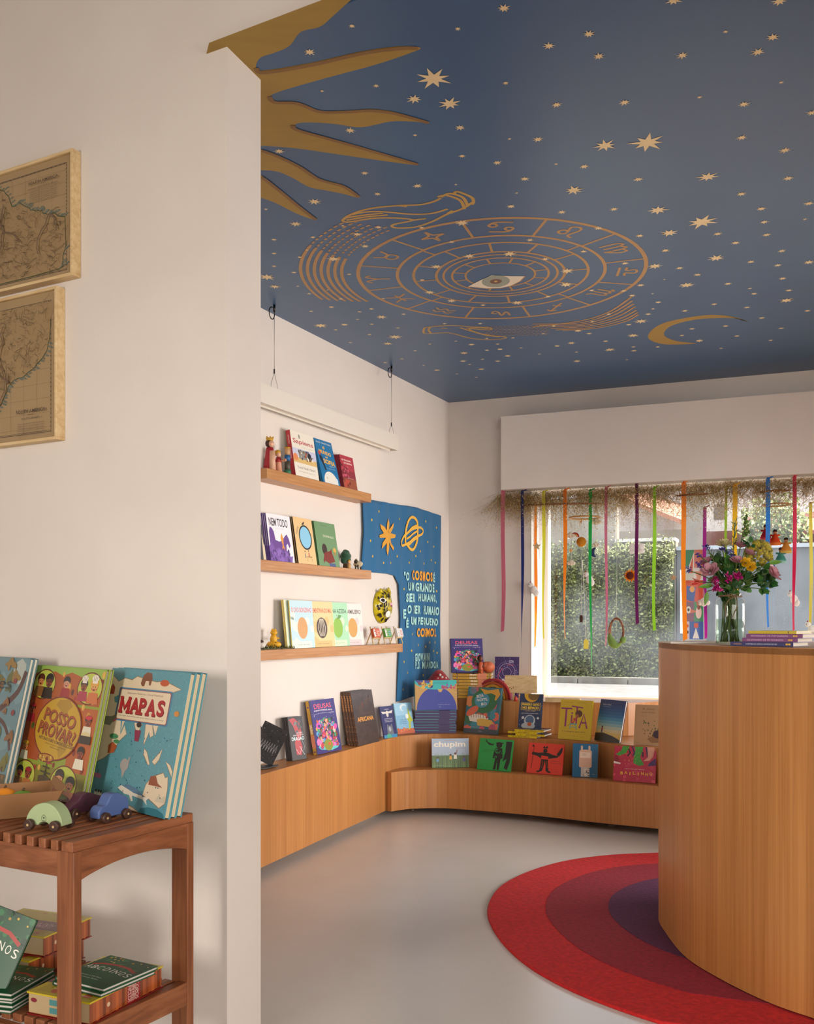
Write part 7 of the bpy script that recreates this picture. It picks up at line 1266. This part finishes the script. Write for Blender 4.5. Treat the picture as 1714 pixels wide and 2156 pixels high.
def cluster(m, p, r_, cs, n_, s_): 
    for k in range(n_): m.set(rd.choice(cs), 'leaf', False); q = p+rv()*r_*rd.uniform(.2, 1); [petal(m, q, rv(), rv(), s_, s_*.45, .1) for _ in range(4)]
def leafb(m, p, d_, L_, w_, c, fold=.25):
    d_ = d_.normalized(); s_ = d_.cross(V((.2, -1, .3))).normalized(); n_ = s_.cross(d_); m.set(c, 'leaf', True); k = 6; mid = [p+d_*L_*i/k+n_*(-fold*L_*(i/k)**2*.5) for i in range(k+1)]; ws = [w_*math.sin(math.pi*min(1, (i/k)**.8)) for i in range(k+1)]
    l_ = m.pts([q-s_*w__+n_*w__*.3 for q, w__ in zip(mid, ws)]); c_ = m.pts(mid); r2 = m.pts([q+s_*w__+n_*w__*.3 for q, w__ in zip(mid, ws)])
    for i in range(k): m.fc((l_[i], l_[i+1], c_[i+1], c_[i])); m.fc((c_[i], c_[i+1], r2[i+1], r2[i]))
def bloom(name, px, py, dy, fn, label, cat='flower', group=None, stem='#5a7030', sr=.0018):
    H_ = D(px, py, YV+dy); neck = jc+V((rd.uniform(-.018, .018), rd.uniform(-.018, .018), hpx(1252))); ft = jc+V((rd.uniform(-.03, .03), rd.uniform(-.03, .03), .01)); e = empty(name, H_, label, cat, group)
    st_ = spline([tuple(ft), tuple(neck), tuple(neck.lerp(H_, .55)+V((0, 0, .012))), tuple(H_)], 5); m = MB().set(stem, 'leaf'); m.tube(st_, sr, 6); loc(m, 'stem', e, H_); m = MB(); fn(m, H_, (H_-neck).normalized()); loc(m, 'bloom' if cat == 'flower' else 'leaves', e, H_); return e
pk = '#c8909a'
for px, py, dy, r_, lb in ((1630, 1203, -.03, .026, 'large pale pink rose bloom at the far right of the bouquet'), (1494, 1199, -.05, .023, 'pale pink rose bloom at the left of the bouquet, the lower one'), (1485, 1181, 0, .019, 'pale pink rose bud at the left of the bouquet, the upper one'), (1560, 1146, 0, .019, 'pale pink bloom near the top centre of the bouquet'), (1579, 1161, -.02, .018, 'pale pink bloom beside the crested yellow flower'), (1552, 1178, -.04, .018, 'pale pink bloom in the centre of the bouquet')):
    bloom('pink_rose', px, py, dy, lambda m, p, u, r_=r_: rose(m, p, r_, pk, u+V((0, -.4, .2))), lb, group='pale pink blooms in the jar')
bloom('cream_chrysanthemum', 1525, 1150, -.01, lambda m, p, u: mum(m, p, .036, '#d8cf9a', V((.0, -.5, 1))), 'cream chrysanthemum at the top of the bouquet')
def celosia(m, p, u):
    m.set('#9a8a1c', 'felt', True)
    for k in range(9): a = R(200-k*27); m.ball(p+V((.034*math.cos(a), .004*math.sin(k*2), .034*math.sin(a))), .017, 12, 8, .12, k)
    for k in range(120): a, b = rd.uniform(0, 6.28), rd.uniform(0, 1)**.5; m.set(rd.choice(['#85761a', '#a8941c', '#6f6414'])); m.ball(p+V((.046*b*math.cos(a), -.014*(1-b)-.012, .046*b*math.sin(a))), .0055, 7, 5, .1, k)
bloom('crested_celosia', 1597, 1166, .01, celosia, 'large olive yellow crested flower at the right of the bouquet')
for px, py, lb in ((1571, 1184, 'small golden yellow flower below the crested one, left'), (1581, 1192, 'small golden yellow flower below the crested one, right')): bloom('yellow_flower', px, py, -.05, lambda m, p, u: rose(m, p, .014, '#d8a81c', V((0, -1, .3))), lb, group='small golden yellow flowers in the jar')
for k, (px, py, lb) in enumerate(((1488, 1151, 'purple statice sprig at the upper left of the bouquet'), (1471, 1168, 'purple statice sprig at the left, second from the top'), (1471, 1189, 'purple statice sprig at the left, level with the pink roses'), (1450, 1201, 'purple statice sprig reaching furthest left'), (1521, 1155, 'lilac statice sprig before the cream chrysanthemum'), (1540, 1165, 'lilac statice sprig in the upper centre'))): bloom('purple_statice', px, py, -.03, lambda m, p, u: cluster(m, p, .013, ['#4a3a94', '#5a4aa8', '#6a5ab0', '#3a2a6a'], 16, .006), lb, group='purple statice in the jar')
for px, py, lb in ((1507, 1222, 'magenta stock flower hanging low at the left, upper cluster'), (1509, 1238, 'magenta stock flower hanging low at the left, lower cluster'), (1536, 1217, 'magenta carnation low in the centre, left one'), (1553, 1213, 'magenta carnation low in the centre, right one')): bloom('magenta_carnation', px, py, -.07, lambda m, p, u: cluster(m, p, .016, ['#a81468', '#c41c80', '#8f0f4a', '#d02c94'], 26, .009), lb, group='magenta flowers in the jar')
bloom('red_lily', 1475, 1225, -.03, lambda m, p, u: [m.set('#c43a2c', 'leaf', True)]+[petal(m, p, (V((-1, -.2, .1))+rv()*.5).normalized(), rv(), .03, .006, .2, rd.choice(['#c43a2c', '#d86a5a'])) for _ in range(9)], 'small red lily pointing left from the bouquet')
def spike(m, p, u):
    for k in range(26): t = k/26; q = p+V((.003*math.sin(k), 0, .022-t*.075)); m.set(rd.choice(['#5f7a30', '#7a9440', '#4f6a28']), 'leaf', True); m.ball(q+V((math.cos(k*2.4), math.sin(k*2.4), 0))*.007*(.4+t), (.006*(.5+t*.6),)*3, 7, 5)
bloom('snapdragon_spike', 1571, 1097, .0, spike, 'green snapdragon spike, tallest stem of the bouquet')
for j, (px, py, lb) in enumerate(((1548, 1100, 'thin needle leaved sprig left of the tall green spike'), (1497, 1165, 'feathery green sprig at the left of the bouquet'))): bloom('needle_sprig', px, py, .02, lambda m, p, u: [leafb(m, p-u*.004*k, u+rv()*.8, .022, .0016, '#5a6a34') for k in range(26)], lb, 'foliage', 'feathery sprigs in the jar')
def euc(n_, sp, s_, cs):
    def f(m, p, u): [leafb(m, p+rv()*sp*rd.uniform(.2, 1), rv()+V((.3, -.3, .2)), s_*rd.uniform(.8, 1.3), s_*.45, rd.choice(cs)) for _ in range(n_)]
    return f
gs = ['#2c5a28', '#3a6a2c', '#254a24', '#4a7a34']
for px, py, n_, sp, s_, lb in ((1600, 1205, 12, .03, .026, 'glossy green leaves right of the bouquet centre'), (1622, 1225, 12, .026, .026, 'dark round leaves at the lower right of the bouquet'), (1590, 1228, 10, .026, .024, 'green leaves below the crested flower'), (1604, 1240, 8, .02, .024, 'lowest green leaves at the right, over the jar rim'), (1529, 1197, 7, .016, .034, 'broad rounded olive leaves at the bouquet centre'), (1560, 1205, 12, .03, .026, 'green leaves behind the magenta carnations'), (1540, 1235, 12, .03, .024, 'green leaves just above the jar neck'), (1516, 1175, 12, .028, .022, 'light green foliage at the upper left of the bouquet'), (1575, 1140, 8, .02, .02, 'small green leaves under the tall spike')): bloom('leafy_stem', px, py, rd.uniform(-.03, .03), euc(n_, sp, s_, gs), lb, 'foliage', 'leafy stems in the jar')
for px, py, lb in ((1506, 1192, 'leafy stem behind the left pink roses'), (1545, 1190, 'leafy stem in the middle of the bouquet'), (1578, 1205, 'leafy stem right of the magenta carnations'), (1520, 1215, 'leafy stem left of the magenta carnations'), (1558, 1232, 'leafy stem low over the jar neck, right'), (1524, 1240, 'leafy stem low over the jar neck, left'), (1612, 1212, 'leafy stem inside the dark round leaves')): bloom('leafy_stem', px, py, rd.uniform(0, .05), euc(16, .03, .024, gs+['#5f7a34']), lb, 'foliage', 'leafy stems in the jar')
for px, py, dv, L_, lb in ((1617, 1186, (1, -.1, .15), .05, 'long narrow leaf pointing right from the bouquet'), (1503, 1232, (-1, -.1, -.1), .055, 'long narrow leaf pointing left above the jar'), (1489, 1245, (-.15, -.1, -1), .05, 'bright green leaf hanging beside the jar')): bloom('long_leaf', px, py, -.05, lambda m, p, u, dv=dv, L_=L_: leafb(m, p, V(dv), L_, .009, '#5f9030'), lb, 'foliage', 'long leaves in the jar')
# books on the counter
ZC = 1.1222
dS = V((.766, -.643, 0)); bS = V((-dS.y, dS.x, 0)); e0 = V((1.070, 3.30, 0))
def cbook(s0, s1, back, z0, T, cov, lab, sart, Wd=.15):
    P_ = e0+dS*s1+bS*back; P_.z = z0+T; return book(flat_mat(P_, dS, T), Wd, s1-s0, T, None, cov, lab, spine=cov, sart=sart)
cbook(0, .205, 0, ZC, .0135, '#2b2a62', 'navy book at the bottom of the counter stack', lambda Q: (Q.r(0, 0, 1, 1, '#2b2a62'), Q.t('LUIZ EDUARDO', .12, .5, .13, .3, '#d8a83a'), Q.t('A HISTORIA DE COMO A LUA FICOU NO CEU', .5, .5, .5, .3, '#e8e8f0'), Q.e(.9, .5, .02, .25, '#d8a83a'), Q.e(.94, .5, .02, .25, '#d8a83a')))
pur = lambda Q: (Q.r(0, 0, 1, 1, '#7a3f72'), Q.t('DICIONARIO DE FOTOGRAFIA', .42, .5, .66, .4, '#d8b8d0'), Q.e(.85, .5, .02, .25, '#d8a83a'), Q.e(.89, .5, .02, .25, '#d8a83a'))
cbook(.035, .215, .012, ZC+.014, .0125, '#7a3f72', 'lower of two purple books in the counter stack', pur); cbook(.045, .228, .02, ZC+.027, .0125, '#7a3f72', 'upper of two purple books in the counter stack', pur)
cbook(.05, .205, .03, ZC+.04, .0095, '#c8ae1c', 'thin yellow book on top of the counter stack', lambda Q: (Q.r(0, 0, 1, 1, '#c8ae1c'), Q.e(.84, .5, .02, .35, '#2a2418'), Q.e(.85, .52, .014, .25, '#c8ae1c')))
q = V((1.02, 3.62, ZC+.006)); book(flat_mat(q+V((.14, 0, 0)), V((1, -.05, 0)).normalized(), .006), .16, .2, .006, None, '#cfc6bc', 'thin pale magazine lying flat left of the jar', name='magazine', cat='magazine')
